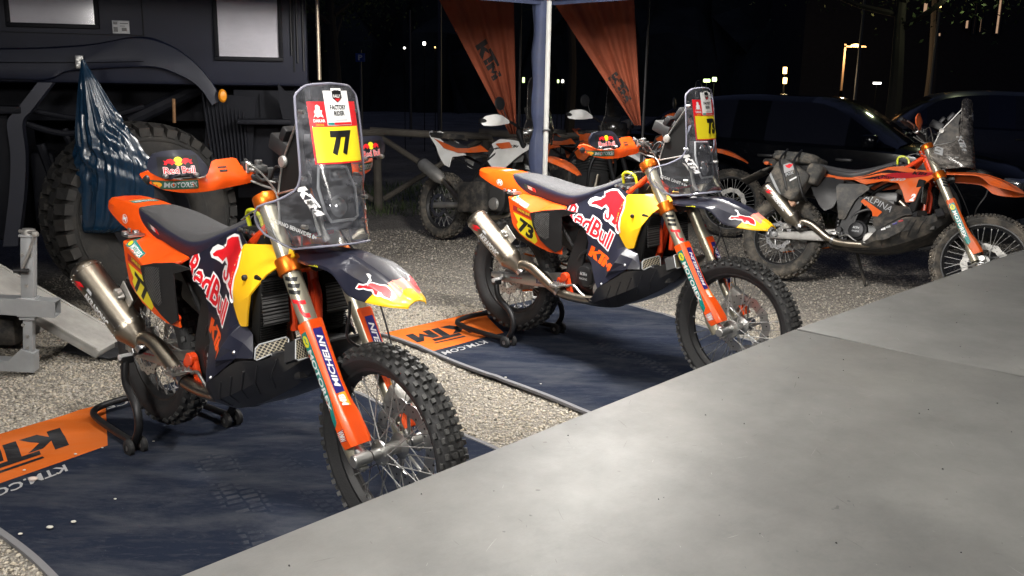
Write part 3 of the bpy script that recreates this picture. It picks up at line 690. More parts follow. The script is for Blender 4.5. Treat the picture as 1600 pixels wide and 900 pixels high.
    g=G();g.box((.06,-.075,.425),(.085,.04,.05),(0,-.3,0),.01);g.cyl((.05,-.095,.43),(.05,-.1,.43),.013,12);g.tube([(.09,-.085,.44),(.2,-.09,.42),(.33,-.1,.425),(.47,-.09,.40)],.004,6,5);P(g,'rear_caliper',K['alucast'])
    g=G();g.cyl((.40,0,.75),(.44,0,.42),.018,12)
    for k in range(9):
        g.lathe([(.028,-.005),(.033,0),(.028,.005)],(.403+.0045*k,0,.72-.031*k),(.12,0,-.99),18)
    g.box((.45,0,.33),(.10,.05,.03),(0,.3,0),.008);P(g,'rear_shock',K['dark'])
    # exhaust: silencer, cone, pipe, bracket
    a=Vector((-.092,-.267,.700));b=Vector((.150,-.200,.478));d=(b-a).normalized();L=(b-a).length
    g=G();g.lathe([(.022,.002),(.024,-.006),(.048,-.008),(.056,0),(.0635,.010),(.065,.016),(.065,.03),(.0638,.031),(.0638,L-.03),(.065,L-.029),(.065,L-.01),(.063,L),(.040,L+.045),(.029,L+.075),(.027,L+.085)],a,d,36)
    up=Vector((0,0,1));side=d.cross(up).normalized();nn=side.cross(d).normalized()
    sil=P(g,'silencer',TI)
    g=G();g.lathe([(.001,.02),(.024,.02),(.024,-.007),(.020,-.007)],a,d,20)
    for k in range(14):
        an=2*PI*k/14;v=side*math.cos(an)*.065+nn*math.sin(an)*.065;g.cyl(a+d*.023+v,a+d*.023+v*1.04,.0028,6,1);g.cyl(a+d*(L-.02)+v,a+d*(L-.02)+v*1.04,.0028,6,1)
    P(g,'silencer_cap',[K['ink'],K['steel']],par=sil)
    outw=(-side if side.y>0 else side);outw=(outw+Vector((0,0,-.22))+0*nn).normalized()
    # print on the outer flank (reads down the can)
    upv=outw.cross(d);upv=upv if upv.z>0 else -upv
    o_=a+outw*.12-upv*.016
    def sq(t0,t1,h0,h1):return (o_+d*t0+upv*h0,o_+d*t1+upv*h0,o_+d*t0+upv*h1)
    decal('lettering',txt('AKRAPOVIC',.04),sq(.10,.262,-.012,.028) if fac else sq(.10,.25,0,.03),K['white'],sil,-outw,.0006)
    decal('emblem',cdt([(0,0),(.5,.0),(1,.5),(.55,.5),(1,1),(.45,1),(0,.45),(.4,.45)]),sq(.03,.085,-.006,.034),K['red'],sil,-outw,.0006)
    decal('sticker',cdt([(0,0),(1,0),(1,.06),(.16,.06),(.13,1),(0,1)]),sq(.10,.30,.034,.046),K['greyp'],sil,-outw,.0005)
    e=b+d*.08
    g=G();g.tube([e,(.225,-.183,.462),(.29,-.172,.452),(.345,-.165,.422),(.40,-.16,.388),(.45,-.158,.362),(.52,-.158,.343),(.62,-.158,.342),(.72,-.156,.35),(.82,-.145,.37),(.95,-.08,.43),(.99,-.02,.55),(.93,-.0,.66),(.86,0,.72)],[.027,.028,.029,.030,.030,.028,.026,.026,.024,.023,.022,.021,.021,.021],16,5)
    for k_ in((.215,.185),(.46,.158)):pass
    pp=P(g,'exhaust_pipe',TI)
    g=G();g.lathe([(.027,-.012),(.031,-.012),(.031,.012),(.027,.012)],e+d*.005,d,24);P(g,'pipe_clamp',K['steel'],par=pp);g=G();g.lathe([(.029,-.01),(.0325,-.01),(.0325,.01),(.029,.01)],(.485,-.158,.352),(.94,0,-.34),20);P(g,'pipe_clamp',K['steel'],par=pp);g=G();g.tube([e+Vector((.02,-.02,.03)),e+Vector((.06,-.01,.02)),e+Vector((.085,0,.0))],.004,6);P(g,'pipe_spring',K['steel'],par=pp)
    g=G();m_=a+d*.20+nn*.055
    g.box(m_+nn*.012+d*.0,(.05,.03,.03),(0,.7,0),.006);g.box(m_+d*.02-outw*.015+nn*.03,(.10,.006,.05),(0,.75,0),.003);g.cyl(m_+nn*.03+outw*.0,m_+nn*.03+outw*.02,.011,12);g.box((.12,-.11,.72),(.05,.06,.04),bev=.01)
    P(g,'silencer_bracket',K['alucast'],par=sil)
    # rear master / peg / brake pedal
    g=G();g.box((.475,-.13,.40),(.06,.025,.035),(0,.3,0),.006);g.cyl((.505,-.12,.435),(.505,-.152,.435),.026,18,bev=.004);g.box((.53,-.13,.385),(.035,.02,.11),(0,-.35,0),.006);g.box((.575,-.135,.345),(.10,.02,.022),(0,.35,0),.006)
    P(g,'peg_bracket',K['frame'] if fac else K['dark'])
    g=G();g.box((.50,-.19,.395),(.055,.085,.014),(.0,0,0),.003)
    for k in range(5):
        for s in(-1,1):g.box((.50+s*.022,-.158-k*.016,.408),(.006,.009,.012),taper=.4)
    P(g,'footpeg',K['alu'])
    g=G();g.tube([(.52,-.145,.385),(.58,-.155,.405),(.64,-.16,.375),(.70,-.165,.355),(.73,-.175,.36)],[.008,.007,.006,.006,.007],8,4);g.box((.745,-.18,.362),(.035,.03,.012),bev=.003)
    P(g,'brake_pedal',K['alu'])
    # skid plate / belly shell
    sk=[(.42,[(0,.305),(.09,.306),(.12,.33),(.125,.365)]),(.6,[(0,.304),(.11,.306),(.15,.33),(.155,.36)]),(.74,[(0,.312),(.13,.316),(.185,.345),(.2,.372)]),(.83,[(0,.326),(.15,.334),(.23,.385),(.262,.452)]),(.90,[(0,.348),(.15,.357),(.235,.415),(.257,.50)]),(1.0,[(0,.392),(.14,.402),(.215,.47),(.243,.572)]),(1.07,[(0,.432),(.12,.445),(.19,.515),(.218,.585)]),(1.13,[(0,.474),(.10,.487),(.155,.545),(.168,.61)]),(1.19,[(0,.530),(.085,.542),(.125,.590),(.13,.645)]),(1.235,[(0,.592),(.065,.60),(.098,.628),(.10,.655)]),(1.25,[(0,.63),(.05,.634),(.07,.645),(.075,.66)])]
    rows=loft_sym(sk,1,3)
    g=G();g.grid(rows);nr=len(rows);nc=len(rows[0])
    for i in range(nr-1):   # lid closing the front half
        if rows[i][0][0]>1.02:g.f.append((i*nc,(i+1)*nc,(i+1)*nc+nc-1,i*nc+nc-1));g.m.append(0)
    g.f.append(tuple((nr-1)*nc+j for j in range(nc)));g.m.append(0)
    skp=P(g,'skid_plate',K['carbon'] if fac else K['blackd'],24)
    g=G();g.box((1.03,0,.565),(.18,.34,.08),(0,-.15,0),.03);g.box((1.11,0,.55),(.14,.24,.09),(0,-.25,0),.035);P(g,'belly_lid',K['carbon'] if fac else K['blackd'],par=skp)
    # pressed ribs on the belly shell
    for s in(-1,1):
        for k_ in range(5):
            x_=.86+.055*k_;L_=[]
            for t_ in np.linspace(0,1,9):
                h_,n_,_,_=bvh(skp).ray_cast(Vector((x_+.05*t_,s*.6,.36+.03*k_+.12*t_)),Vector((0,-s,0)),.6)
                if h_ is not None:L_.append(h_+n_*.0005)
            if len(L_)>3:
                g=G();g.tube(L_,.0035,5);P(g,'rib',K['carbon'],par=skp)
    for s in(-1,1):
        GL_=[(1.375,.742),(1.396,.76),(1.532,.814),(1.544,.811),(1.542,.743),(1.494,.721),(1.469,.723),(1.457,.746),(1.38,.708),(1.37,.709)] if s<0 else [(1.578,.817),(1.653,.849),(1.69,.861),(1.706,.822),(1.648,.786),(1.588,.76),(1.576,.761)]
        O_=Vector((3.632,-1.803,1.582));pn=Vector((.85,s*.30,.43)).normalized();pp_=Vector((1.06,-.207,.644)) if s<0 else Vector((1.176,.012,.640))
        V_=[]
        for x_,z_ in GL_:
            D2=Vector((x_,-.4,z_))-O_;V_.append(O_+D2*((pp_-O_).dot(pn)/D2.dot(pn)))
        n_=len(V_);g=G();g.add(V_,[tuple(range(n_))]);gm=P(g,'radiator_guard',K['goldmesh'] if fac else BK,0)
        bk=[q-pn*.003 for q in V_];bk2=[q-pn*.05 for q in V_];g=G();g.add(bk+bk2,[tuple(range(n_)),tuple(range(2*n_-1,n_-1,-1))]+[(i,(i+1)%n_,(i+1)%n_+n_,i+n_) for i in range(n_)]);P(g,'guard_box',K['black'],par=gm)
        g=G();g.tube(V_,.0026,6,closed=True);P(g,'guard_rim',K['greyp'] if fac else K['ink'],par=gm)
        # radiator behind
        g=G();g.box((1.03,s*.125,.745),(.05,.11,.24),(0,.12,0),.008)
        for k in range(26):g.box((1.058+(.745-(.64+k*.0084))*-.12*-1*-1,s*.125,.64+k*.0084),(.006,.104,.003),(0,.5,0))
        rd=P(g,'radiator',K['rad'])
        g=G();g.extr([(0,0),(.1,0),(.1,.11),(0,.11)],(1.075,s*.078,.70),(0,s,0),(-.1,0,1),(-.003,0,0));P(g,'radiator_screen',K['mesh'],par=rd)
        g=G();g.tube([(1.0,s*.05,.86),(1.05,s*.055,.78),(1.06,s*.05,.66)],.014,10,4);P(g,'radiator_hose',K['frame'],par=rd)
    # side tank (lower front), mirrored
    OUT=[(.44,-.10,.816),(.533,-.093,.858),(.62,-.085,.90),(.704,-.08,.940),(.80,-.088,.965),(.886,-.12,.945),(.94,-.15,.88),(.965,-.178,.77),(.957,-.182,.690),(1.027,-.192,.664),(1.058,-.212,.610),(1.060,-.216,.592),(1.001,-.245,.586),(.832,-.262,.454),(.790,-.235,.49),(.71,-.172,.560),(.663,-.150,.590),(.662,-.145,.66),(.63,-.140,.725),(.55,-.14,.750)]
    INN=[(.904,-.264,.557),(.930,-.256,.608),(.76,-.160,.66),(.83,-.195,.62),(.80,-.165,.72),(.86,-.168,.79),(.945,-.228,.650),(1.020,-.226,.640),(.90,-.205,.665),(.78,-.122,.86),(.62,-.115,.81),(.97,-.240,.605),(.87,-.245,.52),(.70,-.13,.77)]
    if fac:
        tk,tk2=panel('side_tank',OUT,INN,K['navy'],root,th=.005,lin=True,rnd=.03,mirror=True,ang=24)
    else:
        O2=[(.60,-.13,.70),(.72,-.14,.72),(.80,-.15,.70),(.90,-.17,.66),(1.0,-.19,.66),(1.05,-.21,.60),(1.001,-.245,.586),(.832,-.262,.454),(.796,-.245,.49),(.735,-.175,.60),(.62,-.14,.665)]
        tk,tk2=panel('side_tank',O2,[(.86,-.20,.60),(.93,-.22,.60)],BK,root,th=.005,step=.025,rnd=.1,mirror=True)
    # yellow / orange radiator shroud
    if fac:
        YO=[(.890,-.125,.940),(.98,-.108,.950),(1.068,-.090,.960),(1.120,-.09,.958),(1.148,-.10,.940),(1.110,-.125,.908),(1.074,-.160,.872),(1.045,-.205,.806),(1.020,-.2,.74),(1.004,-.194,.688),(.955,-.188,.676),(.93,-.184,.70),(.885,-.172,.745),(.856,-.168,.785),(.862,-.150,.86)]
        YI=[(.99,-.158,.872),(.965,-.192,.765),(1.05,-.118,.935)]
        sh,sh2=panel('radiator_shroud',YO,YI,K['yellow'],root,th=.006,lin=True,rnd=.05,off=.006,mirror=True,ang=14)
        # printed bull across tank and shroud, wordmark, maker mark
        b0=Vector((.602,-.35,.933));bu=Vector((.282/500,0,.035/500));bv=Vector((.016/485,0,-.223/485))
        def zq(U,V):return b0+bu*(U-365)+bv*(V-115)
        def tr(pts):return [((u_-365)/500,(600-v_)/485) for u_,v_ in pts]
        W_=[(540,150),(600,126),(640,112),(710,118),(775,160),(868,228),(872,330),(852,420),(856,500),(866,585),(835,606),(798,572),(788,538),(700,502),(682,485),(630,474),(596,440),(586,400),(604,352),(640,350),(585,318),(550,348),(500,332),(430,315),(395,308),(360,270),(382,228),(440,203),(500,212),(530,215),(548,192)]
        R_=[(556,165),(615,140),(705,133),(765,178),(852,243),(853,330),(834,420),(832,490),(842,575),(826,572),(808,530),(795,512),(760,500),(718,478),(752,435),(700,392),(697,440),(662,465),(620,447),(603,415),(612,382),(628,390),(636,430),(660,440),(664,420),(655,375),(652,335),(600,288),(588,298),(550,328),(510,312),(470,294),(420,296),(400,280),(440,252),(500,240),(540,225),(565,200)]
        for s_,(tkk,shh) in((-1,(tk,sh)),(1,(tk2,sh2))):
            dv=(0,-s_,0)
            def mq(q):return tuple(Vector((p_.x,s_*.35,p_.z)) for p_ in q)
            BQ=mq((zq(365,600),zq(865,600),zq(365,115)))
            for tg in(tkk,shh):
                decal('bull_emblem',cdt(tr(W_)),BQ,K['white'],tg,dv,.0009,seg=.012);decal('bull_emblem',cdt(tr(R_)),BQ,K['red'],tg,dv,.0016,seg=.012)
            def mir(sh_):  # unmirror lettering on the left side
                return sh_ if s_<0 else ([(1-a_,b_) for a_,b_ in sh_[0]],sh_[1])
            WQ=mq((zq(100,455),zq(735,800),zq(165,262)))
            decal('lettering',mir(txt('RedBull',.07,0,.95,ref=.04)),WQ,K['white'],tkk,dv,.0008,seg=.02)
            decal('lettering',mir(txt('RedBull',.018,0,.95,ref=.04)),WQ,K['red'],tkk,dv,.0014,seg=.02)
            KQ=(Vector((.692,s_*.4,.592)),Vector((.904,s_*.4,.520)),Vector((.735,s_*.4,.668)))
            KQ=(Vector((.674,s_*.4,.592)),Vector((.902,s_*.4,.550)),Vector((.692,s_*.4,.646)))
            decal('lettering',mir(ktm(.0)),KQ,OR,tkk,dv,.0012,seg=.02)
        for s_ in(-1,1):
            g=G();g.lathe([(.001,.004),(.008,.003),(.010,0),(.010,-.01)],(.963,s_*.182,.845),(0,s_,0),14);P(g,'shroud_bolt',K['black'],par=sh if s_<0 else sh2)
            for (x_,z_) in((.955,.700),(1.05,.925),(.56,.772),(.985,.600),(.855,.480),(.70,.90)):
                h_,n_,_,_=bvh(tk if s_<0 else tk2).ray_cast(Vector((x_,s_*.6,z_)),Vector((0,-s_,0)),.7)
                if h_ is not None:
                    g=G();g.lathe([(.001,.004),(.004,.0045),(.0055,.003),(.0075,0),(.0075,-.004)],h_,(0,s_,0),12);P(g,'tank_bolt',K['steel'],par=tk if s_<0 else tk2)
    else:
        YO=[(.48,-.10,.845),(.60,-.10,.87),(.76,-.09,.95),(.86,-.09,.965),(.95,-.09,.945),(1.10,-.10,.945),(1.16,-.10,.945),(1.10,-.13,.89),(1.045,-.18,.80),(1.03,-.19,.70),(.97,-.19,.685),(.93,-.18,.76),(.88,-.165,.825),(.76,-.14,.835),(.62,-.12,.80)]
        sh,sh2=panel('radiator_shroud',YO,[(.99,-.15,.85),(.8,-.115,.89)],OR,root,th=.006,lin=False,step=.03,rnd=.08,off=.004,mirror=True,ang=25)
        for q,m_ in(([(.55,.850),(.76,.93),(.95,.915),(.72,.90),(.60,.862)],K['ink']),([(.66,.845),(.80,.905),(1.0,.93),(1.12,.935),(1.06,.90),(.9,.862)],K['dred']),([(.58,.842),(.74,.885),(.86,.865),(.70,.845)],K['ink'])):
            lo=np.array(q).min(0);hi=np.array(q).max(0);qq=[tuple((np.array(a_)-lo)/(hi-lo)) for a_ in q]
            decal('sticker',cdt(qq),(Vector((lo[0],-.4,lo[1])),Vector((hi[0],-.4,lo[1])),Vector((lo[0],-.4,hi[1]))),m_,sh,(0,1,0),.0008)
        decal('lettering',ktm(.2),(Vector((.945,-.4,.905)),Vector((1.05,-.4,.905)),Vector((.945,-.4,.932))),K['ink'],sh,(0,1,0),.0016)
        decal('lettering',txt('450',.03,.3),(Vector((.80,-.4,.835)),Vector((.92,-.4,.845)),Vector((.80,-.4,.858))),K['greyp'],sh,(0,1,0),.0016)
        decal('emblem',txt('2',.05,.3),(Vector((.99,-.4,.70)),Vector((1.03,-.4,.70)),Vector((.99,-.4,.755))),K['white'],sh,(0,1,0),.0016)
        decal('lettering',txt('ALPINA',.0,.1),(Vector((.64,-.4,.690)),Vector((.88,-.4,.600)),Vector((.648,-.4,.735))),K['greyp'],tk,(0,1,0),.0012)
        decal('sticker',cdt([(0,.8),(.1,1),(1,.3),(.9,0),(.7,0)]),(Vector((.62,-.4,.56)),Vector((.82,-.4,.56)),Vector((.62,-.4,.69))),K['orange_dirty'],tk,(0,1,0),.0007)
        O3=[(.84,-.265,.45),(.98,-.25,.55),(1.04,-.225,.57),(.99,-.22,.47),(.90,-.235,.40),(.84,-.24,.385)]
        bx=panel('tool_box',O3,[],BK,root,th=.02,lin=True,rnd=.08,off=.012)
        for (x_,z_,m_) in((.90,.475,K['greyp']),(.94,.505,K['blue']),(.87,.455,K['white']),(.975,.53,K['dred'])):
            decal('sticker',rect(),(Vector((x_,-.4,z_)),Vector((x_+.028,-.4,z_+.012)),Vector((x_-.004,-.4,z_+.018))),m_,bx,(0,1,0),.0008)
    # rear side tank, plate, mesh guard
    if fac:
        PO=[(.066,-.065,.850),(.25,-.09,.847),(.363,-.096,.828),(.46,-.102,.820),(.500,-.155,.817),(.470,-.190,.78),(.472,-.190,.70),(.500,-.180,.610),(.507,-.176,.566),(.42,-.185,.568),(.337,-.190,.586),(.25,-.192,.612),(.184,-.190,.644),(.150,-.19,.67),(.134,-.188,.688),(.111,-.187,.759),(.090,-.182,.832)]
        PI_=[(.289,-.198,.771),(.41,-.195,.800),(.2,-.187,.80),(.19,-.14,.832),(.3,-.14,.822),(.45,-.15,.812),(.30,-.20,.68)]
        rp,rp2=panel('rear_tank',PO,[(.289,-.200,.769),(.35,-.2,.786),(.41,-.198,.801),(.49,-.184,.815),(.2,-.192,.80),(.32,-.198,.68)],OR,root,th=.006,lin=True,rnd=.04,mirror=True,ang=25)
        MO=[(.292,-.203,.772),(.41,-.203,.803),(.514,-.188,.822),(.606,-.166,.812),(.503,-.182,.779),(.508,-.182,.70),(.516,-.178,.602),(.473,-.184,.575),(.42,-.192,.600),(.375,-.198,.630),(.318,-.203,.700)]
        mp,mp2=panel('vent_guard',MO,[(.40,-.205,.72)],K['black'],root,th=.006,lin=True,rnd=.05,off=.012,mirror=True,ang=25)
        for s_,(a_,b_) in((-1,(rp,mp)),(1,(rp2,mp2))):
            D=(0,-s_,0)
            def lq(x0,z0,x1,z1,x2,z2):
                q=[Vector((x0,s_*.4,z0)),Vector((x1,s_*.4,z1)),Vector((x2,s_*.4,z2))]
                return q
            decal('vent_mesh',cdt([(.04,.9),(.0,.55),(.18,.1),(.5,-.02),(.62,.1),(.62,1),(.3,.97)]),lq(.325,.64,.50,.64,.325,.79),K['mesh'],b_,D,.0012)
            mi_=(lambda t_:t_) if s_<0 else (lambda t_:([(1-u_,w_) for u_,w_ in t_[0]],t_[1]))
            decal('number_plate',cdt([(.0,.98),(.25,.92),(.78,.80),(1,.12),(.9,0),(.3,.28),(.16,.55),(.22,.66)]),lq(.138,.597,.338,.597,.138,.756),K['plateyel'],a_,D,.0008)
            nn_=decal('race_number',mi_(txt(number,.045)),lq(.182,.655,.300,.612,.200,.732),K['ink'],a_,D,.0016)
            nn_['num']=1
            decal('sticker',rect(),lq(.138,.764,.285,.735,.136,.792),K['dred'],a_,D,.0007)
            decal('lettering',mi_(txt('DAKAR LINE',.03)),lq(.175,.768,.275,.748,.174,.782),K['lime'],a_,D,.0012)
            decal('sticker',rect(),lq(.115,.822,.245,.782,.110,.845),K['teal'],a_,D,.0008)
            decal('lettering',mi_(txt('MOTOREX',.03)),lq(.150,.815,.238,.789,.147,.829),K['white'],a_,D,.0013)
            decal('emblem',disc(),lq(.120,.825,.142,.818,.117,.838),K['lime'],a_,D,.0013)
            g=G();g.lathe([(.001,.006),(.007,.005),(.012,0),(.012,-.01)],(.494,s_*.18,.600),(0,s_,0),14);g.lathe([(.001,.006),(.007,.005),(.009,0),(.009,-.01)],(.436,s_*.2,.739),(0,s_,0),14);P(g,'tank_bolt',K['frame'],par=b_)
    else:
        O4=[(.16,-.12,.83),(.45,-.10,.835),(.46,-.15,.72),(.44,-.17,.60),(.38,-.18,.56),(.33,-.18,.60),(.25,-.17,.70)]
        rp,rp2=panel('rear_tank',O4,[(.35,-.17,.72)],K['black'],root,th=.006,step=.025,rnd=.12,mirror=True)
        O5=[(.42,-.17,.78),(.62,-.15,.80),(.68,-.15,.77),(.58,-.14,.68),(.53,-.13,.52),(.48,-.13,.52),(.46,-.16,.62)]
        panel('side_cover',O5,[],BK,root,th=.005,step=.025,rnd=.12,mirror=True)
        O6=[(.18,-.115,.87),(.45,-.098,.85),(.60,-.11,.835),(.45,-.115,.825),(.22,-.125,.825)]
        panel('side_stripe',O6,[],OR,root,th=.005,step=.03,rnd=.1,off=.004,mirror=True)
    # tail
    tl=[(-.292,[(0,.945),(.022,.944),(.036,.938),(.040,.932)]),(-.275,[(0,.953),(.05,.950),(.064,.938),(.068,.922)]),(-.235,[(0,.956),(.062,.953),(.079,.934),(.083,.905)]),(-.12,[(0,.957),(.066,.954),(.088,.918),(.096,.872)]),(.0,[(0,.952),(.07,.948),(.094,.90),(.102,.848)]),(.06,[(0,.94),(.074,.932),(.093,.888),(.100,.842)]),(.15,[(0,.88),(.08,.868),(.09,.85),(.1,.826)]),(.25,[(0,.86),(.08,.848),(.092,.836),(.096,.815)])]
    rows=loft_sym(tl,1,3);g=G();g.grid(rows);rows2=[[Vector(q)-Vector((0,0,.005)) for q in r] for r in rows];g.grid(rows2)
    nc=len(rows[0]);nr=len(rows);tt=nc*nr
    for i in range(nr-1):
        for e_ in(0,nc-1):g.f.append((i*nc+e_,(i+1)*nc+e_,tt+(i+1)*nc+e_,tt+i*nc+e_));g.m.append(0)
    for j in range(nc-1):g.f.append((j,j+1,tt+j+1,tt+j));g.m.append(0)
    tf=P(g,'rear_fender',OR if fac else BK,24)
    if fac:
        for k in range(4):
            decal('print_line',rect(),(Vector((-.235+k*.028,.045,1.1)),Vector((-.235+k*.028,-.045,1.1)),Vector((-.229+k*.028,.045,1.1))),K['red'],tf,(0,0,-1),.0006)
        decal('sticker',rect(),(Vector((-.105,-.055,1.1)),Vector((-.105,.058,1.1)),Vector((-.06,-.055,1.1))),K['teal'],tf,(0,0,-1),.0008)
        decal('lettering',txt('WASHER',.03),(Vector((-.094,.048,1.1)),Vector((-.094,-.048,1.1)),Vector((-.070,.048,1.1))),K['white'],tf,(0,0,-1),.0014)
        decal('lettering',txt('IIIIIIIIIII',.03,.1),(Vector((-.125,.05,1.1)),Vector((-.125,-.05,1.1)),Vector((-.112,.05,1.1))),K['gold'],tf,(0,0,-1),.0008)
        for s_ in(-1,1):
            q=lambda x0,z0,x1,z1,x2,z2:(Vector((x0,s_*.3,z0)),Vector((x1,s_*.3,z1)),Vector((x2,s_*.3,z2)))
            decal('emblem',disc(),q(-.098,.877,-.046,.868,-.095,.912),K['white'],tf,(0,-s_,0),.0008);decal('emblem',disc(),q(-.095,.879,-.049,.871,-.092,.909),OR,tf,(0,-s_,0),.0012)
            decal('emblem',txt('M',.06),q(-.086,.884,-.056,.879,-.084,.903),K['white'],tf,(0,-s_,0),.0016)
        g=G()
        for y_ in(-.165,-.12):g.cyl((.075,y_,.85),(.075,y_,.868),.014,14,bev=.002)
        g.box((.095,-.14,.853),(.05,.07,.012),bev=.003);P(g,'fuel_cap',K['steel'])
        g=G();g.cyl((-.02,-.10,.845),(-.02,-.10,.86),.01,10);P(g,'quick_release',K['steel'])
    # seat
    se=[(.015,[(0,.946),(.055,.944),(.070,.936),(.074,.905),(.070,.885)]),(.03,[(0,.953),(.062,.95),(.078,.94),(.083,.90),(.080,.872)]),(.187,[(0,.948),(.08,.942),(.100,.925),(.102,.90),(.088,.845)]),(.336,[(0,.930),(.085,.922),(.110,.900),(.110,.87),(.094,.828)]),(.48,[(0,.922),(.082,.912),(.110,.884),(.110,.86),(.098,.822)]),(.57,[(0,.934),(.075,.926),(.098,.902),(.098,.885),(.090,.860)]),(.65,[(0,.960),(.062,.953),(.080,.936),(.080,.922),(.072,.905)]),(.72,[(0,.990),(.048,.984),(.062,.965),(.062,.955),(.055,.940)]),(.79,[(0,1.022),(.03,1.018),(.040,1.0),(.040,.985),(.035,.965)])]
    rows=loft_sym(se,2,3);nc=len(rows[0])
    g=G();g.grid(rows,mi=lambda i,j:0 if min(j,nc-2-j)>=4 else 1);g.f.append(tuple(range(nc)));g.m.append(1)
    sto=P(g,'seat',[K['seat'],K['seatside'] if fac else K['black']],40)
    if fac:
        for s_ in(-1,1):
            q=lambda x0,z0,x1,z1,x2,z2:(Vector((x0,s_*.3,z0)),Vector((x1,s_*.3,z1)),Vector((x2,s_*.3,z2)))
            decal('sticker',rect(),q(.135,.886,.225,.868,.130,.906) if s_<0 else q(.225,.868,.135,.886,.220,.888),K['white'],sto,(0,-s_,0),.0008)
            for c0,c1,m_ in((0,.3,K['green']),(.7,1,K['red'])):
                X0,X1=.135+.09*c0,.135+.09*c1;Z0,Z1=.886-.018*c0,.886-.018*c1
                decal('sticker',rect(),q(X0,Z0,X1,Z1,X0-.005,Z0+.02) ,m_,sto,(0,-s_,0),.0013)
    # cockpit filler block: tank collar, hoses, strap
    g=G();g.box((.83,0,.95),(.16,.13,.08),(0,-.15,0),.02);g.cyl((.80,0,.985),(.80,0,1.015),.03,18,bev=.004)
    for k in range(3):g.cyl((.77+k*.04,-.065,.965),(.77+k*.04,-.078,.97),.008,10,1)
    P(g,'fuel_tank',[K['black'],K['steel']])
    g=G();g.tube([(.80,-.05,.985),(.80,-.06,1.03),(.83,-.06,1.045),(.87,-.055,1.03),(.885,-.05,.99),(.90,-.05,.95)],.0075,8,5);P(g,'breather_hose',K['cableY'])
    g=G();g.tube([(.92,-.12,1.19),(.955,-.08,1.165),(1.01,-.04,1.14),(1.06,-.02,1.02),(1.08,-.03,.93)],.004,7,5);g.tube([(.91,-.15,1.175),(.96,-.10,1.15),(1.03,-.09,1.13),(1.09,-.12,1.04)],.004,7,5);g.tube([(.92,.15,1.19),(.96,.08,1.19),(1.04,.02,1.14),(1.1,.0,.98)],.004,7,5)
    P(g,'hose',K['cableW'])
    g=G();g.tube([(1.0,-.12,.98),(1.04,-.14,1.02),(1.08,-.16,1.03),(1.14,-.15,.99)],.002,6,5);g.tube([(.86,-.12,1.02),(.92,-.1,1.06),(1.02,-.12,1.05),(1.1,-.13,.98),(1.17,-.11,.975)],.003,6,5);P(g,'wire',K['cableW'])
    # navigation tower
    g=G()
    for s in(-1,1):
        g.extr([(1.02,1.06),(1.05,1.14),(1.06,1.22),(1.10,1.30),(1.16,1.37),(1.185,1.37),(1.18,1.30),(1.20,1.22),(1.22,1.10),(1.24,1.03),(1.12,1.00)],(0,s*.085,0),(1,0,0),(0,0,1),(0,s*.004,0))
    g.box((1.15,0,1.10),(.02,.17,.03),bev=.004);g.box((1.20,0,1.04),(.02,.17,.03),bev=.004)
    nt_=P(g,'navigation_tower',K['rad'] if fac else K['blackd'])
    g=G();g.box((1.03,0,1.285),(.10,.17,.055),(0,.35,0),.008);P(g,'roadbook_holder',K['black'],par=nt_)
    g=G();g.box((1.10,-.0,1.36),(.03,.10,.07),(0,.6,0),.008);g.box((1.06,-.06,1.325),(.03,.05,.05),(0,.6,0),.01);g.box((1.06,.06,1.325),(.03,.05,.05),(0,.6,0),.01);P(g,'gps_unit',K['dark'],par=nt_)
    for s in(-1,1):
        g=G();g.tube([(1.07,s*.09,1.24),(1.185,s*.10,1.40)],.004,8);g.tube([(1.04,s*.09,1.13),(1.07,s*.09,1.24)],.004,8);g.tube([(1.04,s*.09,1.13),(1.20,s*.105,1.17)],.004,8);P(g,'screen_bracket',K['alu'],par=nt_)
        for q in((1.195,s*.10,1.405),(1.205,s*.105,1.20),(1.24,s*.11,1.13),(1.23,s*.12,1.05)):
            g=G();g.cyl(Vector(q)-Vector((.014,0,0)),Vector(q)+Vector((.010,0,0)),.007,10);P(g,'bracket_bolt',K['alu'],par=nt_)
        g=G();g.lathe([(.001,-.006),(.017,-.006),(.020,0),(.017,.008),(.001,.01)],(1.08,s*.095,1.24),(0,s,0),18);P(g,'tower_knob',K['alucast'],par=nt_)
    g=G()
    for k in range(7):
        y0=-.08+.025*k;g.tube([(.98+.01*k,y0,1.17),(1.03,y0+.02*math.sin(k),1.22+.01*(k%3)),(1.10,y0*.7,1.15+.015*(k%2)),(1.16,y0*.5,1.06)],.0045,6,5)
    P(g,'wiring',K['black'],par=nt_)
    g=G();g.lathe([(.001,.0),(.03,.0),(.034,.01),(.03,.03),(.02,.10),(.001,.1)],(1.06,-.03,1.245),(.2,0,-1),18)
    g.tube([(1.13,-.07,1.08),(1.16,-.08,1.13),(1.21,-.085,1.11),(1.24,-.07,1.02)],.006,8,4);g.tube([(1.20,-.04,1.10),(1.22,-.05,1.04),(1.24,-.04,1.0)],.012,8,3);P(g,'fairing_stay',K['alucast'],par=nt_)
    g=G();g.box((1.10,0,1.02),(.10,.12,.05),bev=.015);P(g,'regulator',K['red'] if fac else K['dark'],par=nt_)
    # headlamp: hexagonal housing with two lamps
    g=G();hx=[(-.062,.175),(.045,.17),(.068,.10),(.062,.01),(.045,.0),(-.045,.0),(-.062,.03),(-.075,.11)]
    g.extr(hx,(1.262,0,1.065),(0,1,0),(-.24,0,.97),(-.03,0,0));hl=P(g,'headlamp',K['black'],par=None)
    g=G();g.tube([Vector((1.266,a_,1.065))+Vector((-.24,0,.97))*b_ for a_,b_ in hx],.005,8,closed=True);P(g,'headlamp_rim',K['greyp'] if fac else K['ink'],par=hl)
    g=G()
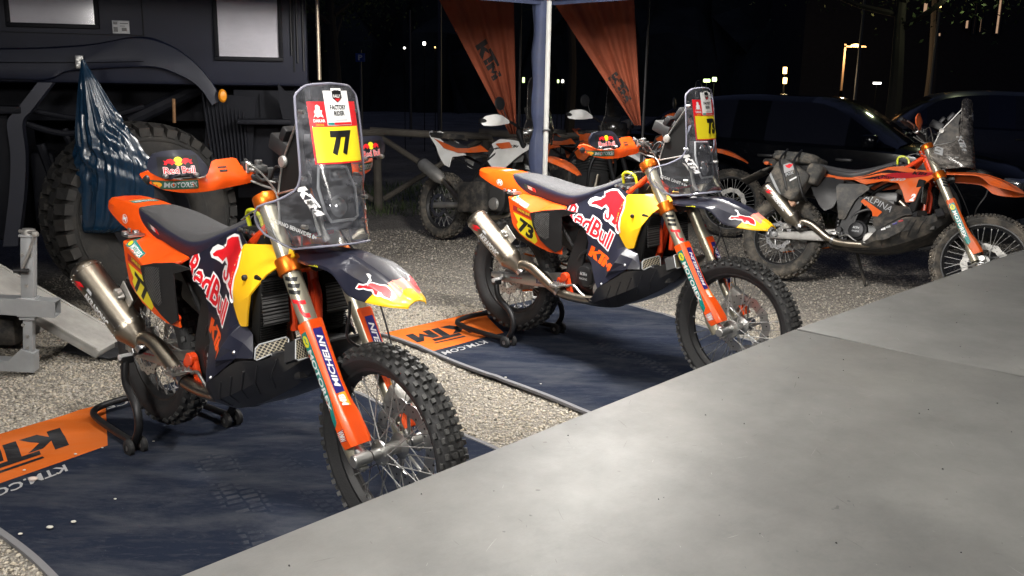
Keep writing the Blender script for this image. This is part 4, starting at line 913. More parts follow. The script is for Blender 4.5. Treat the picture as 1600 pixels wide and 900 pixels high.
    for zc,r_ in((.045,.036),(.145,.018)):
        g.lathe([(.001,.012),(r_*.7,.009),(r_,.0),(r_*1.05,-.004)],Vector((1.262,-.003,1.065))+Vector((-.24,0,.97))*zc,(.97,0,.24),24)
    P(g,'lamp',K['glass'],par=hl)
    g=G()
    for a_ in(-.045,.045):
        for b_ in(.065,.115):g.lathe([(.001,.010),(.004,.012),(.008,.008),(.0085,0)],Vector((1.262,a_,1.065))+Vector((-.24,0,.97))*b_,(.97,0,.24),12)
    P(g,'lamp_bolt',K['dark'],par=hl)
    # windscreen
    rowd=[(1.493,1.196,(1.184,.112,1.462)),(1.487,1.199,(1.184,.118,1.452)),(1.43,1.213,(1.193,.122,1.40)),(1.34,1.235,(1.205,.124,1.32)),(1.25,1.257,(1.214,.124,1.24)),(1.20,1.270,(1.214,.126,1.195)),(1.165,1.280,(1.195,.135,1.160)),(1.13,1.290,(1.145,.172,1.126)),(1.10,1.298,(1.085,.197,1.102)),(1.06,1.308,(1.062,.192,1.058)),(1.03,1.315,(1.080,.170,1.01)),(1.00,1.325,(1.160,.118,.968))]
    rows=[]
    for zf,xf,(xe,ye,ze) in rowd:
        half=[]
        cy=.084
        E_=Vector((xe,ye,ze));Cn=Vector((xf-.006,cy,zf-(.006 if zf>1.45 else 0)));C0=Vector((xf+.006,0,zf))
        for t in(0,.33,.66,1):
            q=E_.lerp(Cn,t);half.append(q)
        for t in(.33,.66,1):half.append(Cn.lerp(C0,t))
        # slight rounding of the corner
        half[3]=(half[2]+half[3]*2+half[4])/4
        rows.append([Vector((q.x,-q.y,q.z)) for q in half]+[Vector((q.x,q.y,q.z)) for q in half[:-1][::-1]])
    nc=len(rows[0]);nr=len(rows)
    rows=[[tuple(q) for q in r] for r in rows];rows=[[tuple(q) for q in r] for r in catmull([np.array(r) for r in rows],2)];nr=len(rows)
    g=G();g.grid(rows);ws=P(g,'windscreen',K['clear'] if fac else K['cleard'],30)
    edge=[rows[i][0] for i in range(nr)]+[rows[-1][j] for j in range(nc)]+[rows[i][-1] for i in range(nr)][::-1]+[rows[0][j] for j in range(nc)][::-1]
    ed=[edge[0]]
    for q in edge[1:]:
        if math.dist(q,ed[-1])>.004:ed.append(q)
    g=G();g.tube(ed,.0040,6,closed=True);P(g,'screen_edge',K['edge'] if fac else K['cleard'],par=ws)
    def wq(y0,y1,z0,z1,sk_=0):return (Vector((1.45,y0+sk_,z0)),Vector((1.45,y1+sk_,z0)),Vector((1.45,y0,z1)))
    Dn=(-1,0,0)
    if fac:
        decal('sticker',rect(),wq(-.088,.100,1.247,1.437),K['red'],ws,Dn,.0006)
        decal('number_plate',rect(),wq(-.082,.094,1.252,1.360),K['plateyel'],ws,Dn,.0012)
        nn_=decal('race_number',txt(number,.065,.04,.98),wq(-.028,.058,1.272,1.348),K['ink'],ws,Dn,.0018);nn_['num']=2
        decal('sticker',rect(),wq(-.030,.068,1.364,1.470),K['white'],ws,Dn,.0014)
        decal('lettering',txt('FACTORY',.03),wq(-.014,.052,1.412,1.427),K['ink'],ws,Dn,.0022)
        decal('lettering',txt('RIDER',.03),wq(-.002,.042,1.394,1.408),K['ink'],ws,Dn,.0022)
        decal('lettering',txt('IIIIIIIIIIIIIIII',.01),wq(-.004,.05,1.378,1.382),K['greyp'],ws,Dn,.0022)
        decal('sticker',rect(),wq(-.028,.066,1.366,1.373),K['red'],ws,Dn,.0022);decal('sticker',rect(),wq(-.028,-.006,1.366,1.373),K['teal'],ws,Dn,.0026)
        decal('sticker',rect(),wq(-.002,.042,1.468,1.478),K['white'],ws,Dn,.0014)
        decal('emblem',cdt([(.0,.9),(.2,.9),(.3,1),(.4,.9),(.5,1),(.6,.9),(.7,1),(.8,.9),(1,.9),(1,.35),(.5,0),(0,.35)]),wq(.0,.040,1.434,1.474),K['ink'],ws,Dn,.0022)
        decal('emblem',cdt([(.1,1),(.9,1),(.5,0)]),wq(.004,.036,1.436,1.446),K['red'],ws,Dn,.0026)
        decal('lettering',txt('RALLY',.02),wq(.004,.036,1.449,1.459),K['white'],ws,Dn,.0026)
        decal('lettering',txt('DAKAR',.03),wq(-.076,-.036,1.374,1.384),K['white'],ws,Dn,.0014)
        decal('lettering',txt('2026',.03),wq(-.070,-.042,1.363,1.370),K['gold'],ws,Dn,.0014)
        decal('emblem',cdt([(.0,.0),(.25,.15),(.4,.0),(.7,.12),(1,.0),(.85,.35),(.95,.55),(.7,.6),(.75,.85),(.5,1),(.3,.9),(.3,.65),(.1,.45),(.2,.3)]),wq(-.074,-.040,1.388,1.428),K['white'],ws,Dn,.0014)
        for s_ in(-1,1):
            # maker mark running down the flank, rider name along the lower wing
            q=(Vector((1.178,s_*.4,1.182)),Vector((1.262,s_*.4,1.068)),Vector((1.212,s_*.4,1.190)))
            q=(Vector((1.200,s_*.4,1.170)),Vector((1.262,s_*.4,1.084)),Vector((1.224,s_*.4,1.182))) if s_<0 else (Vector((1.262,s_*.4,1.084)),Vector((1.200,s_*.4,1.170)),Vector((1.286,s_*.4,1.096)))
            decal('lettering',ktm(.1),q,K['white'],ws,(0,-s_,0),.0008,seg=.01)
            nm=rider or 'RIDER'
            L0=.15 if len(nm)>12 else .12
            q=(Vector((1.11,s_*.4,1.058)),Vector((1.11+L0,s_*.4,1.010)),Vector((1.113,s_*.4,1.072))) if s_<0 else (Vector((1.11+L0,s_*.4,1.010)),Vector((1.11,s_*.4,1.058)),Vector((1.112+L0,s_*.4,1.024)))
            d_=decal('lettering',txt(nm+' 0+',.01),q,K['white'],ws,(0,-s_,0),.0008,seg=.01);d_['num']=3 if s_<0 else 4
    else:
        q=(Vector((1.195,-.4,1.20)),Vector((1.25,-.4,1.10)),Vector((1.225,-.4,1.21)));decal('lettering',ktm(.1),q,K['greyp'],ws,(0,1,0),.0008,seg=.01)
        decal('sticker',rect(),(Vector((1.09,-.4,1.06)),Vector((1.14,-.4,1.05)),Vector((1.09,-.4,1.11))),K['greyp'],ws,(0,1,0),.0008)
        decal('sticker',rect(),wq(.0,.07,1.36,1.41),K['greyp'],ws,Dn,.0008)
    return root
def bike_matrix(X,Y,yaw,zr=0,lean=0):
    s=zr/1.51
    return place(X,Y,0,yaw)@Matrix.Translation((.755,0,0))@Matrix.Rotation(lean,4,'X')@Matrix.Rotation(math.asin(s),4,'Y')@Matrix.Translation((-1.51,0,0))
def paddock_stand(mw,label):
    """in the bike's own coordinates (not raised)"""
    root=empty('paddock_stand',label,'paddock stand','paddock stands under the rear wheels',mw)
    g=G()
    g.tube([(.14,-.22,.045),(.02,-.215,.04),(-.24,-.20,.04),(-.335,-.16,.045),(-.36,-.06,.05),(-.36,.06,.05),(-.335,.16,.045),(-.24,.20,.04),(.02,.215,.04),(.14,.22,.045)],.015,12,5)
    for s in(-1,1):
        g.tube([(.16,s*.215,.05),(.20,s*.215,.12),(.18,s*.21,.20),(.06,s*.19,.27),(.01,s*.165,.335),(.0,s*.16,.36)],.0165,12,5)
    fr=g.build('frame',K['dark'],root)
    for s in(-1,1):
        g=G();g.box((.0,s*.155,.352),(.04,.05,.03),bev=.006);g.cyl((0,s*.12,.365),(0,s*.185,.365),.013,12,1,bev=.002);g.build('hook',[K['black'],K['white']],root)
    for s in(-1,1):
        for dy in(-.028,.028):
            g=G();c=Vector((.17,s*.22+dy,.034));g.lathe([(.012,-.012),(.028,-.012),(.034,-.008),(.034,.008),(.028,.012),(.012,.012)],c,(0,1,0),24)
            w=g.build('wheel',K['rubber'],root)
            g=G();g.lathe([(.001,-.008),(.010,-.009),(.012,-.003),(.026,-.006),(.027,0),(.026,.006),(.012,.003),(.010,.009),(.001,.008)],c,(0,1,0),20)
            for k in range(6):
                a=k*PI/3;g.box(c+Vector((math.cos(a)*.018,0,math.sin(a)*.018)),(.018,.014,.004),(0,-a,0))
            g.build('wheel_hub',K['alucast'],w)
    return root
# ---------------- places on the ground, read through the calibrated camera ----------------
def ray(px,py):
    d=Vector(fw)+rr*((px-800)/1438.19)-uu*((py-450)/1438.19);return Vector((0,0,1.5204)),d
def onz(px,py,z=0):
    o,d=ray(px,py);return o+d*((z-o.z)/d.z)
def at(px,py,Y):
    o,d=ray(px,py);return o+d*(Y/d.y)
# ---------------- lamps under the canopy ----------------
def led_lamp(loc,aim,power,size,label,col=(1,.97,.925)):
    q=(Vector(aim)-Vector(loc)).to_track_quat('-Z','Y');mw=Matrix.Translation(loc)@q.to_matrix().to_4x4()
    root=empty('work_lamp',label,'lamp','lamps hung under the canopy roof',mw)
    g=G();g.box((0,0,.03),(size+.05,size*.6+.05,.04),bev=.008)
    for k in range(9):g.box((-size/2+size*k/8,0,.065),(.006,size*.55,.03))
    g.build('housing',K['dark'],root)
    g=G();g.box((0,0,.006),(size,size*.6,.006));g.build('diffuser',mat('lamp diffuser',(.8,.8,.8),.5,emit=((1,.95,.88),30)),root)
    g=G();g.tube([(-size/2,0,.03),(-size/2,0,.14),(size/2,0,.14),(size/2,0,.03)],.008,8);g.build('bracket',K['dark'],root)
    L=bpy.data.lights.new('lamp light','AREA');L.shape='RECTANGLE';L.size=size;L.size_y=size*.6;L.energy=power;L.color=col
    o=bpy.data.objects.new('lamp_light',L);COL.objects.link(o);o.parent=root;o.location=(0,0,-.01)
    return root
led_lamp((.15,5.1,2.30),(.1,4.3,0),47,.45,'white work lamp under the canopy over the far end of the carpets')
led_lamp((.35,4.5,2.25),(1.4,9.5,0),80,.45,'added white spill lamp under the canopy tilted towards the parked motorcycles')  # added lamp: outward spill brightening the gravel and motorcycles beyond
led_lamp((-.7,2.2,2.95),(-.4,3.4,.3),44,.5,'white work lamp under the peak of the canopy')
led_lamp((-1.75,.45,2.2),(-.6,3.6,.5),42,.55,'white work lamp under the canopy left of the metal table')
led_lamp((1.5,.9,2.2),(1.6,5.2,.5),14,.55,'white work lamp under the canopy over the metal table')
# ---------------- ground ----------------
def ground_mat():
    m=bpy.data.materials.new('gravel ground');m.use_nodes=True;nt=m.node_tree;b=nt.nodes['Principled BSDF'];N=nt.nodes.new;Lk=nt.links.new
    tc=N('ShaderNodeTexCoord');v=N('ShaderNodeTexVoronoi');v.inputs['Scale'].default_value=70;Lk(tc.outputs['Object'],v.inputs['Vector'])
    n=N('ShaderNodeTexNoise');n.inputs['Scale'].default_value=.9;n.inputs['Detail'].default_value=8;n.inputs['Roughness'].default_value=.7;Lk(tc.outputs['Object'],n.inputs['Vector'])
    cr=N('ShaderNodeValToRGB');cr.color_ramp.elements[0].position=.35;cr.color_ramp.elements[0].color=(.17,.155,.135,1);cr.color_ramp.elements[1].position=.68;cr.color_ramp.elements[1].color=(.33,.305,.265,1);Lk(n.outputs[0],cr.inputs[0])
    mx=N('ShaderNodeMix');mx.data_type='RGBA';mx.blend_type='MULTIPLY';mx.inputs[0].default_value=.75;Lk(cr.outputs[0],mx.inputs[6])
    sp=N('ShaderNodeSeparateColor');Lk(v.outputs['Color'],sp.inputs[0]);mr=N('ShaderNodeMapRange');mr.inputs[3].default_value=.45;mr.inputs[4].default_value=1.3;Lk(sp.outputs[0],mr.inputs[0]);cb=N('ShaderNodeCombineColor')
    for i in range(3):Lk(mr.outputs[0],cb.inputs[i])
    Lk(cb.outputs[0],mx.inputs[7]);Lk(mx.outputs[2],b.inputs['Base Color']);b.inputs['Roughness'].default_value=.95
    bp=N('ShaderNodeBump');bp.inputs['Distance'].default_value=.012;bp.inputs['Strength'].default_value=.9;bp.invert=True;Lk(v.outputs['Distance'],bp.inputs['Height']);Lk(bp.outputs[0],b.inputs['Normal'])
    return m
GM=ground_mat()
g=G();n=90;xs=np.concatenate([[-150,-60,-20],np.linspace(-8,8,n),[20,60,150]]);ys=np.concatenate([[-60,-10],np.linspace(-3,14,n),[25,60,200]])
def gz(x,y):
    return .010*math.sin(x*1.7+y*.6)*math.sin(y*1.3-x*.5)+.006*math.sin(4.1*x+1.3)*math.sin(3.7*y)-.022
g.grid([[(x,y,gz(x,y) if -8<=x<=8 and -3<=y<=14 else -.02) for x in xs] for y in ys])
tag(g.build('ground',GM,None,60),kind='structure')
C77=[(-2.354,3.43),(-1.39,4.92),(.695,2.90),(-.21,1.48)]
C73=[(-.782,5.402),(.486,6.71),(2.2,4.4),(1.14,3.24)]
def stones(n,x0,x1,y0,y1,smin,smax,seed,far):
    r=np.random.default_rng(seed);x=r.uniform(x0,x1,n*2);y=y0+(y1-y0)*r.power(far,n*2) if far!=1 else r.uniform(y0,y1,n*2)
    keep=np.ones(len(x),bool)
    for C in(C77,C73):
        ins=np.ones(len(x),bool)
        for i in range(4):
            a=C[i];b=C[(i+1)%4];ins&=((b[0]-a[0])*(y-a[1])-(b[1]-a[1])*(x-a[0]))<-.004
        keep&=~ins
    x=x[keep][:n];y=y[keep][:n];n=len(x)
    s=smin+(smax-smin)*r.random(n)**2.2
    base=np.array([(1,0,0),(0,1,0),(-1,0,0),(0,-1,0),(0,0,1),(0,0,-1)],float)
    V=np.repeat(base[None],n,0)*(1+r.uniform(-.35,.35,(n,6,1)))+r.uniform(-.28,.28,(n,6,3))
    V*=(s[:,None,None]*np.stack([r.uniform(.8,1.3,n),r.uniform(.6,1,n),r.uniform(.4,.75,n)],1)[:,None])
    a=r.uniform(0,6.28,n);c,sn=np.cos(a)[:,None],np.sin(a)[:,None]
    X=V[:,:,0]*c-V[:,:,1]*sn+x[:,None];Y=V[:,:,0]*sn+V[:,:,1]*c+y[:,None]
    zz=(.010*np.sin(x*1.7+y*.6)*np.sin(y*1.3-x*.5)+.006*np.sin(4.1*x+1.3)*np.sin(3.7*y)-.022)
    Z=V[:,:,2]+(zz+s*.25)[:,None]
    co=np.stack([X,Y,Z],2).reshape(-1,3)
    F=np.array([(0,1,4),(1,2,4),(2,3,4),(3,0,4),(1,0,5),(2,1,5),(3,2,5),(0,3,5)])
    fi=(F[None]+(np.arange(n)*6)[:,None,None]).reshape(-1)
    me=bpy.data.meshes.new('gravel');me.vertices.add(n*6);me.vertices.foreach_set('co',co.reshape(-1))
    me.loops.add(len(fi));me.loops.foreach_set('vertex_index',fi.astype(np.int32));me.polygons.add(n*8);me.polygons.foreach_set('loop_start',np.arange(n*8,dtype=np.int32)*3)
    me.update(calc_edges=True);me.validate()
    at_=me.color_attributes.new('stone','FLOAT_COLOR','POINT')
    t=r.random(n);k=.80+.36*r.random(n)**1.4
    col=np.stack([(.41+.05*t),(.385+.02*t),(.345-.03*t)],1)*k[:,None];col[r.random(n)<.06]*=.35;col=np.clip(col,0,.75)
    at_.data.foreach_set('color',np.repeat(np.c_[col,np.ones(n)],6,0).reshape(-1))
    return me
SM_=mat('stone',(.4,.37,.31),.88,bump=.2,bscale=200);nt=SM_.node_tree;an=nt.nodes.new('ShaderNodeAttribute');an.attribute_name='stone';nt.links.new(an.outputs['Color'],nt.nodes['Principled BSDF'].inputs['Base Color'])
for (n_,a_) in((95000,(-3.6,1.9,2.2,6.2,.004,.0115,1,1)),(40000,(-3.5,5.0,5.6,9.5,.004,.010,2,1)),(1500,(-3.6,4,2.3,9,.011,.021,3,1))):
    me=stones(n_,*a_);me.materials.append(SM_);o=bpy.data.objects.new('gravel',me);COL.objects.link(o);tag(o,'loose pale beige gravel covering the parking ground','gravel','loose gravel',kind='stuff')
# ---------------- carpets ----------------
def carpet_mat(name,col,tracks=()):
    m=bpy.data.materials.new(name);m.use_nodes=True;nt=m.node_tree;b=nt.nodes['Principled BSDF'];N=nt.nodes.new;Lk=nt.links.new
    tc=N('ShaderNodeTexCoord');b.inputs['Roughness'].default_value=1;b.inputs['Specular IOR Level'].default_value=.05;b.inputs['Sheen Weight'].default_value=.0
    def noise(sc,det,ro,dist=0,vec=None):
        n=N('ShaderNodeTexNoise');n.inputs['Scale'].default_value=sc;n.inputs['Detail'].default_value=det;n.inputs['Roughness'].default_value=ro;n.inputs['Distortion'].default_value=dist;Lk(vec or tc.outputs['Object'],n.inputs['Vector']);return n
    def mr(src,a,b_,c=0,d=1):
        q=N('ShaderNodeMapRange');q.inputs[1].default_value=a;q.inputs[2].default_value=b_;q.inputs[3].default_value=c;q.inputs[4].default_value=d;Lk(src,q.inputs[0]);return q.outputs[0]
    def math_(op,a,b_=None):
        q=N('ShaderNodeMath');q.operation=op
        for i,v in enumerate((a,b_)):
            if v is None:continue
            if isinstance(v,(int,float)):q.inputs[i].default_value=v
            else:Lk(v,q.inputs[i])
        return q.outputs[0]
    mp=N('ShaderNodeMapping');mp.inputs['Rotation'].default_value=(0,0,.35);mp.inputs['Scale'].default_value=(1,3.2,1);Lk(tc.outputs['Object'],mp.inputs[0])
    dust=mr(noise(1.7,9,.68,.3,mp.outputs[0]).outputs[0],.46,.78,0,.55)
    d2=mr(noise(9,8,.75,.5,mp.outputs[0]).outputs[0],.52,.8,0,.45)
    fac=math_('MAXIMUM',dust,d2)
    sx=N('ShaderNodeSeparateXYZ');Lk(tc.outputs['Object'],sx.inputs[0])
    for (x0,y0,dx,dy,w,st) in tracks:      # dusty tyre prints: lug blocks along a line
        L_=math.hypot(dx,dy);ux,uy=dx/L_,dy/L_
        al=math_('ADD',math_('MULTIPLY',math_('SUBTRACT',sx.outputs[0],x0),ux),math_('MULTIPLY',math_('SUBTRACT',sx.outputs[1],y0),uy))
        ac=math_('ADD',math_('MULTIPLY',math_('SUBTRACT',sx.outputs[0],x0),-uy),math_('MULTIPLY',math_('SUBTRACT',sx.outputs[1],y0),ux))
        wob=math_('MULTIPLY',math_('SUBTRACT',noise(7,3,.5).outputs[0],.5),.05);ac=math_('ADD',ac,wob)
        m_=math_('MULTIPLY',mr(math_('ABSOLUTE',ac),w*.5,w*.42),math_('MULTIPLY',mr(al,0,.12),mr(al,L_,L_-.25)))
        sh=math_('MULTIPLY',math_('FLOOR',math_('DIVIDE',ac,w/3)),.5)
        lug=math_('MULTIPLY',mr(math_('FRACT',math_('ADD',math_('DIVIDE',al,.042),sh)),.35,.45),mr(math_('FRACT',math_('ADD',math_('DIVIDE',ac,w/3),10.0)),.1,.2))
        m_=math_('MULTIPLY',math_('MULTIPLY',m_,lug),mr(noise(11,6,.7).outputs[0],.38,.62,0,st))
        fac=math_('MAXIMUM',fac,m_)
    spk=mr(noise(130,2,.5).outputs[0],.74,.78,0,.6);fac=math_('MAXIMUM',fac,spk)
    mx=N('ShaderNodeMix');mx.data_type='RGBA';mx.inputs[6].default_value=(*col,1);mx.inputs[7].default_value=(.11,.115,.125,1) if sum(col)<.2 else (.45,.32,.2,1)
    Lk(math_('MULTIPLY',fac,1.0 if sum(col)<.2 else .35),mx.inputs[0]);Lk(mx.outputs[2],b.inputs['Base Color'])
    bp=N('ShaderNodeBump');bp.inputs['Distance'].default_value=.003;bp.inputs['Strength'].default_value=.8;Lk(noise(260,3,.7).outputs[0],bp.inputs['Height']);Lk(bp.outputs[0],b.inputs['Normal'])
    return m
NAV=carpet_mat('navy carpet',(.0150,.0195,.034),((-1.28,3.62,.75,-1.25,.17,.36),(-.98,3.55,.72,-1.0,.12,.2),(.45,5.35,.62,-.95,.15,.36)))
ORC=carpet_mat('orange carpet',(.60,.13,.02));INKC=carpet_mat('black carpet print',(.02,.02,.022));WHC=mat('white carpet lettering',(.33,.33,.34),.9)
BND=mat('grey carpet binding',(.16,.16,.17),.9,bump=.5,bscale=300)
def carpet(C,label,seed):
    r=random.Random(seed);P=[Vector((*c,0)) for c in C]
    ph=[r.uniform(0,6) for _ in range(4)]
    def pt(u,v,dz=0):
        a=P[0].lerp(P[3],u);b=P[1].lerp(P[2],u);q=a.lerp(b,v)
        e=.012*math.sin(3*u*6+ph[0])*(1 if v<.5 else .6)
        q=q+(P[1]-P[0]).normalized()*e*(abs(v-.5)*2)**3*(1 if v<.5 else -1)
        z=.004+.0025*math.sin(9*u+ph[1])*math.sin(7*v+ph[2])+.002*math.sin(23*u+ph[3]+5*v)
        for (u0,v0,w_,h_,an) in wr:
            d=(u-u0)*math.cos(an)+(v-v0)*math.sin(an);z+=h_*math.exp(-(d/w_)**2)
        return (q.x,q.y,z+dz)
    wr=[(r.uniform(.1,.9),r.uniform(0,1),.012,r.uniform(.002,.005),r.uniform(-.5,.5)) for _ in range(5)]
    root=empty('carpet',label,'carpet','navy carpets laid under the two factory motorcycles',Matrix.Translation((0,0,0)))
    nu,nv=110,60;ub=.168
    def bnd(v):return ub if v<.334 else max(0.0,ub*(1-(v-.334)/.126))
    def sheet(f0,f1,v0,v1,mt,nm):
        vs_=sorted(set([v0,v1]+[k/nv for k in range(nv+1) if v0<k/nv<v1]+([.334] if v0<.334<v1 else [])+([.46] if v0<.46<v1 else [])))
        g=G();g.grid([[pt(f0(v)+(f1(v)-f0(v))*i/nu,v) for v in vs_] for i in range(nu+1)])
        return g.build(nm,mt,root,80)
    sheet(bnd,lambda v:1,0,1,NAV,'navy_field');sheet(lambda v:0,bnd,0,.4599,ORC,'orange_band')
    g=G()
    def bind(path):
        rows=[]
        for i,(u,v) in enumerate(path):
            q=Vector(pt(u,v));a=Vector(pt(*path[max(0,i-1)]));b=Vector(pt(*path[min(len(path)-1,i+1)]));t=(b-a).normalized();n_=Vector((t.y,-t.x,0))
            rows.append([q+n_*.011+Vector((0,0,-.012)),q+n_*.012+Vector((0,0,.003)),q-n_*.010+Vector((0,0,.004)),q-n_*.012+Vector((0,0,-.002))])
        g.grid(rows)
    N_=120;bind([(i/N_,0) for i in range(N_+1)][::1]);
    bind([(1-i/N_,1) for i in range(N_+1)]);
    g.build('edge_binding',BND,root,60)
    def pr(nm,sh,u0,u1,v0,v1,mt,dz):   # reads from far (v1) to near (v0); top of letters towards +u
        v,f=sh;bm=bmesh.new();vs=[bm.verts.new((a,b,0)) for a,b in v]
        for q in f:
            try:bm.faces.new([vs[i] for i in q])
            except ValueError:pass
        bmesh.ops.triangulate(bm,faces=bm.faces[:])
        for _ in range(4):
            E=[e for e in bm.edges if e.calc_length()>.06]
            if not E:break
            bmesh.ops.subdivide_edges(bm,edges=E,cuts=1);bmesh.ops.triangulate(bm,faces=[q for q in bm.faces if len(q.verts)>3])
        for q in bm.verts:q.co=pt(u0+(u1-u0)*q.co.y,v1+(v0-v1)*q.co.x,dz)
        bmesh.ops.recalc_face_normals(bm,faces=bm.faces)
        for q in bm.faces:
            if q.normal.z<0:q.normal_flip()
        me=bpy.data.meshes.new(nm);bm.to_mesh(me);bm.free();me.materials.append(mt);o=bpy.data.objects.new(nm,me);COL.objects.link(o);o.parent=root
    pr('logo',ktm(.30),.045,.120,.02,.300,INKC,.0012);pr('underline',rect(),.128,.136,.06,.20,INKC,.0012)
    pr('lettering',txt('KTM.COM',.02,.2),.184,.205,.015,.215,WHC,.0012)
    pr('lettering',txt('READY TO RACE',.02,.2),.014,.034,.44,.86,WHC,.0012)
    return root
carpet(C77,'navy carpet with orange end band under the nearest motorcycle',1)
carpet(C73,'navy carpet with orange end band under the farther factory motorcycle',2)
for k,(px,py,s) in enumerate([(52,750,.014),(78,825,.009),(115,816,.007),(32,835,.006),(118,710,.005),(38,735,.005),(160,700,.004),(240,690,.004),(90,740,.004),(700,560,.004),(790,590,.005),(690,575,.004),(845,600,.004),(180,780,.004)]):
    p=onz(px,py,.008);g=G();g.lathe([(.0001,-s*.5),(s*.7,-s*.35),(s,0),(s*.75,s*.35),(.0001,s*.55)],p+Vector((0,0,s*.4)),(0,0,1),9)
    g.v=[(p.x+(v[0]-p.x)*1.35,v[1]+rng.normal()*s*.08,v[2]) for v in g.v]
    tag(g.build('pebble',SM2 if False else mat('pebble',(.6,.5,.45) if k==0 else (.55,.53,.48),.8),None,80),'flat pinkish pebble, the largest on the near carpet' if k==0 else 'tiny pale pebble lying on a navy carpet','pebble','pebbles scattered on the carpets')
# ---------------- metal tables ----------------
def table_mat():
    m=bpy.data.materials.new('table sheet metal');m.use_nodes=True;nt=m.node_tree;b=nt.nodes['Principled BSDF'];N=nt.nodes.new;Lk=nt.links.new
    tc=N('ShaderNodeTexCoord')
    def noise(sc,det=6,ro=.6,scale=(1,1,1),rot=0):
        mp=N('ShaderNodeMapping');mp.inputs['Scale'].default_value=scale;mp.inputs['Rotation'].default_value=(0,0,rot);Lk(tc.outputs['Object'],mp.inputs[0])
        n=N('ShaderNodeTexNoise');n.inputs['Scale'].default_value=sc;n.inputs['Detail'].default_value=det;n.inputs['Roughness'].default_value=ro;Lk(mp.outputs[0],n.inputs['Vector']);return n.outputs[0]
    def mr(src,a,b_,c,d):
        q=N('ShaderNodeMapRange');q.inputs[1].default_value=a;q.inputs[2].default_value=b_;q.inputs[3].default_value=c;q.inputs[4].default_value=d;Lk(src,q.inputs[0]);return q.outputs[0]
    def mx(f,a,b_):
        q=N('ShaderNodeMix');q.data_type='RGBA'
        for i,v in((0,f),(6,a),(7,b_)):
            if isinstance(v,tuple):q.inputs[i].default_value=(*v,1)
            else:Lk(v,q.inputs[i])
        return q.outputs[2]
    c=mx(mr(noise(2.2,8,.7),.35,.7,0,1),(.135,.137,.135),(.215,.216,.210))
    c=mx(mr(noise(3.2,11,.82,(1,1.5,1),.5),.52,.70,0,.32),c,(.085,.087,.088))
    dots=mr(noise(38,2,.5),.76,.78,0,.7);c=mx(dots,c,(.07,.07,.07))
    Lk(c,b.inputs['Base Color']);b.inputs['Metallic'].default_value=.5
    Lk(mr(noise(3.1,8,.75),.3,.7,.45,.60),b.inputs['Roughness'])
    bp=N('ShaderNodeBump');bp.inputs['Distance'].default_value=.0008;bp.inputs['Strength'].default_value=.35;Lk(noise(60,5,.7,(1,4,1),.8),bp.inputs['Height'])
    b2=N('ShaderNodeBump');b2.inputs['Distance'].default_value=.02;b2.inputs['Strength'].default_value=.25;Lk(noise(1.6,2,.4),b2.inputs['Height']);Lk(b2.outputs[0],bp.inputs['Normal']);Lk(bp.outputs[0],b.inputs['Normal'])
    return m
TM=table_mat();TE=mat('table edge aluminium',(.5,.5,.48),.35,.9,rvar=.1)
SCD=mat('dark scratch',(.05,.05,.05),.6,.3);SCL=mat('bright scratch',(.32,.32,.31),.5,.4)
def table(J,ang,L,Wd,label,back,h=.78):
    """J: far/near corner at the joint, running along ang for L (back=True runs towards the camera)"""
    mw=place(J[0],J[1],0,ang);root=empty('metal_table',label,'table','grey metal folding tables',mw)
    x0,x1=(-L,0) if back else (0,L)
    cx=(x0+x1)/2;cy=-Wd/2
    g=G();g.box((cx,cy,h-.004),(L-.006,Wd-.004,.008),bev=.0025);g.build('top',TM,root)
    g=G();g.box((cx,-.0,h-.022),(L-.008,.012,.030),bev=.003);g.box((cx,-Wd,h-.022),(L-.008,.012,.03),bev=.003);g.box((x0+.008,cy,h-.022),(.012,Wd-.012,.03),bev=.003);g.box((x1-.008,cy,h-.022),(.012,Wd-.012,.03),bev=.003);g.build('edge_frame',TE,root)
    rs=random.Random(int(L*100));gd=G();gl=G()
    for k in range(210):
        q=Vector((rs.uniform(x0+.05,x1-.05),rs.uniform(-Wd+.03,-.03),0));l=.004+.05*rs.random()**2.2;a_=rs.choice([rs.uniform(0,6.28),.9+rs.gauss(0,.3)]);w_=rs.uniform(.0002,.00045);cv=rs.gauss(0,.12)
        pts=[];n_=7
        for i in range(n_+1):
            t=i/n_;aa=a_+cv*t;pts.append(q.copy());q=q+Vector((math.cos(aa),math.sin(aa),0))*l/n_
        rows=[]
        for i,pp_ in enumerate(pts):
            d_=(pts[min(i+1,n_)]-pts[max(i-1,0)]).normalized();nn_=Vector((-d_.y,d_.x,0))*w_*(1-.7*abs(2*i/n_-1));rows.append([(pp_.x+nn_.x,pp_.y+nn_.y,h+.0004),(pp_.x-nn_.x,pp_.y-nn_.y,h+.0004)])
        (gd if rs.random()<.55 else gl).grid(rows)
    for gg,mm in((gd,SCD),(gl,SCL)):
        o_=gg.build('scratches',mm,root,0);o_['kind']='stuff'
    gg=G()
    for k in range(60):
        s_=rs.uniform(.0008,.0028);gg.box((rs.uniform(x0+.05,x1-.05),rs.uniform(-Wd+.03,-.03),h+s_*.4),(s_*1.4,s_,s_*.8),(0,0,rs.uniform(0,3)),0,taper=.6)
    o_=gg.build('grit',K['dark'],root,0);o_['kind']='stuff'
    for (lx,ly) in((x0+.12,-.08),(x1-.12,-.08),(x0+.12,-Wd+.08),(x1-.12,-Wd+.08)):
        g=G();g.tube([(lx,ly,h-.03),(lx,ly,.0)],.014,10);g.build('leg',TE,root)
    return root
table((.880,2.770),R(47.6),2.3,1.15,'grey scratched metal table in the foreground, nearer of the two',True)
table((.889,2.781),R(44.9),2.2,1.15,'grey scratched metal table beyond the seam, at the right edge',False)
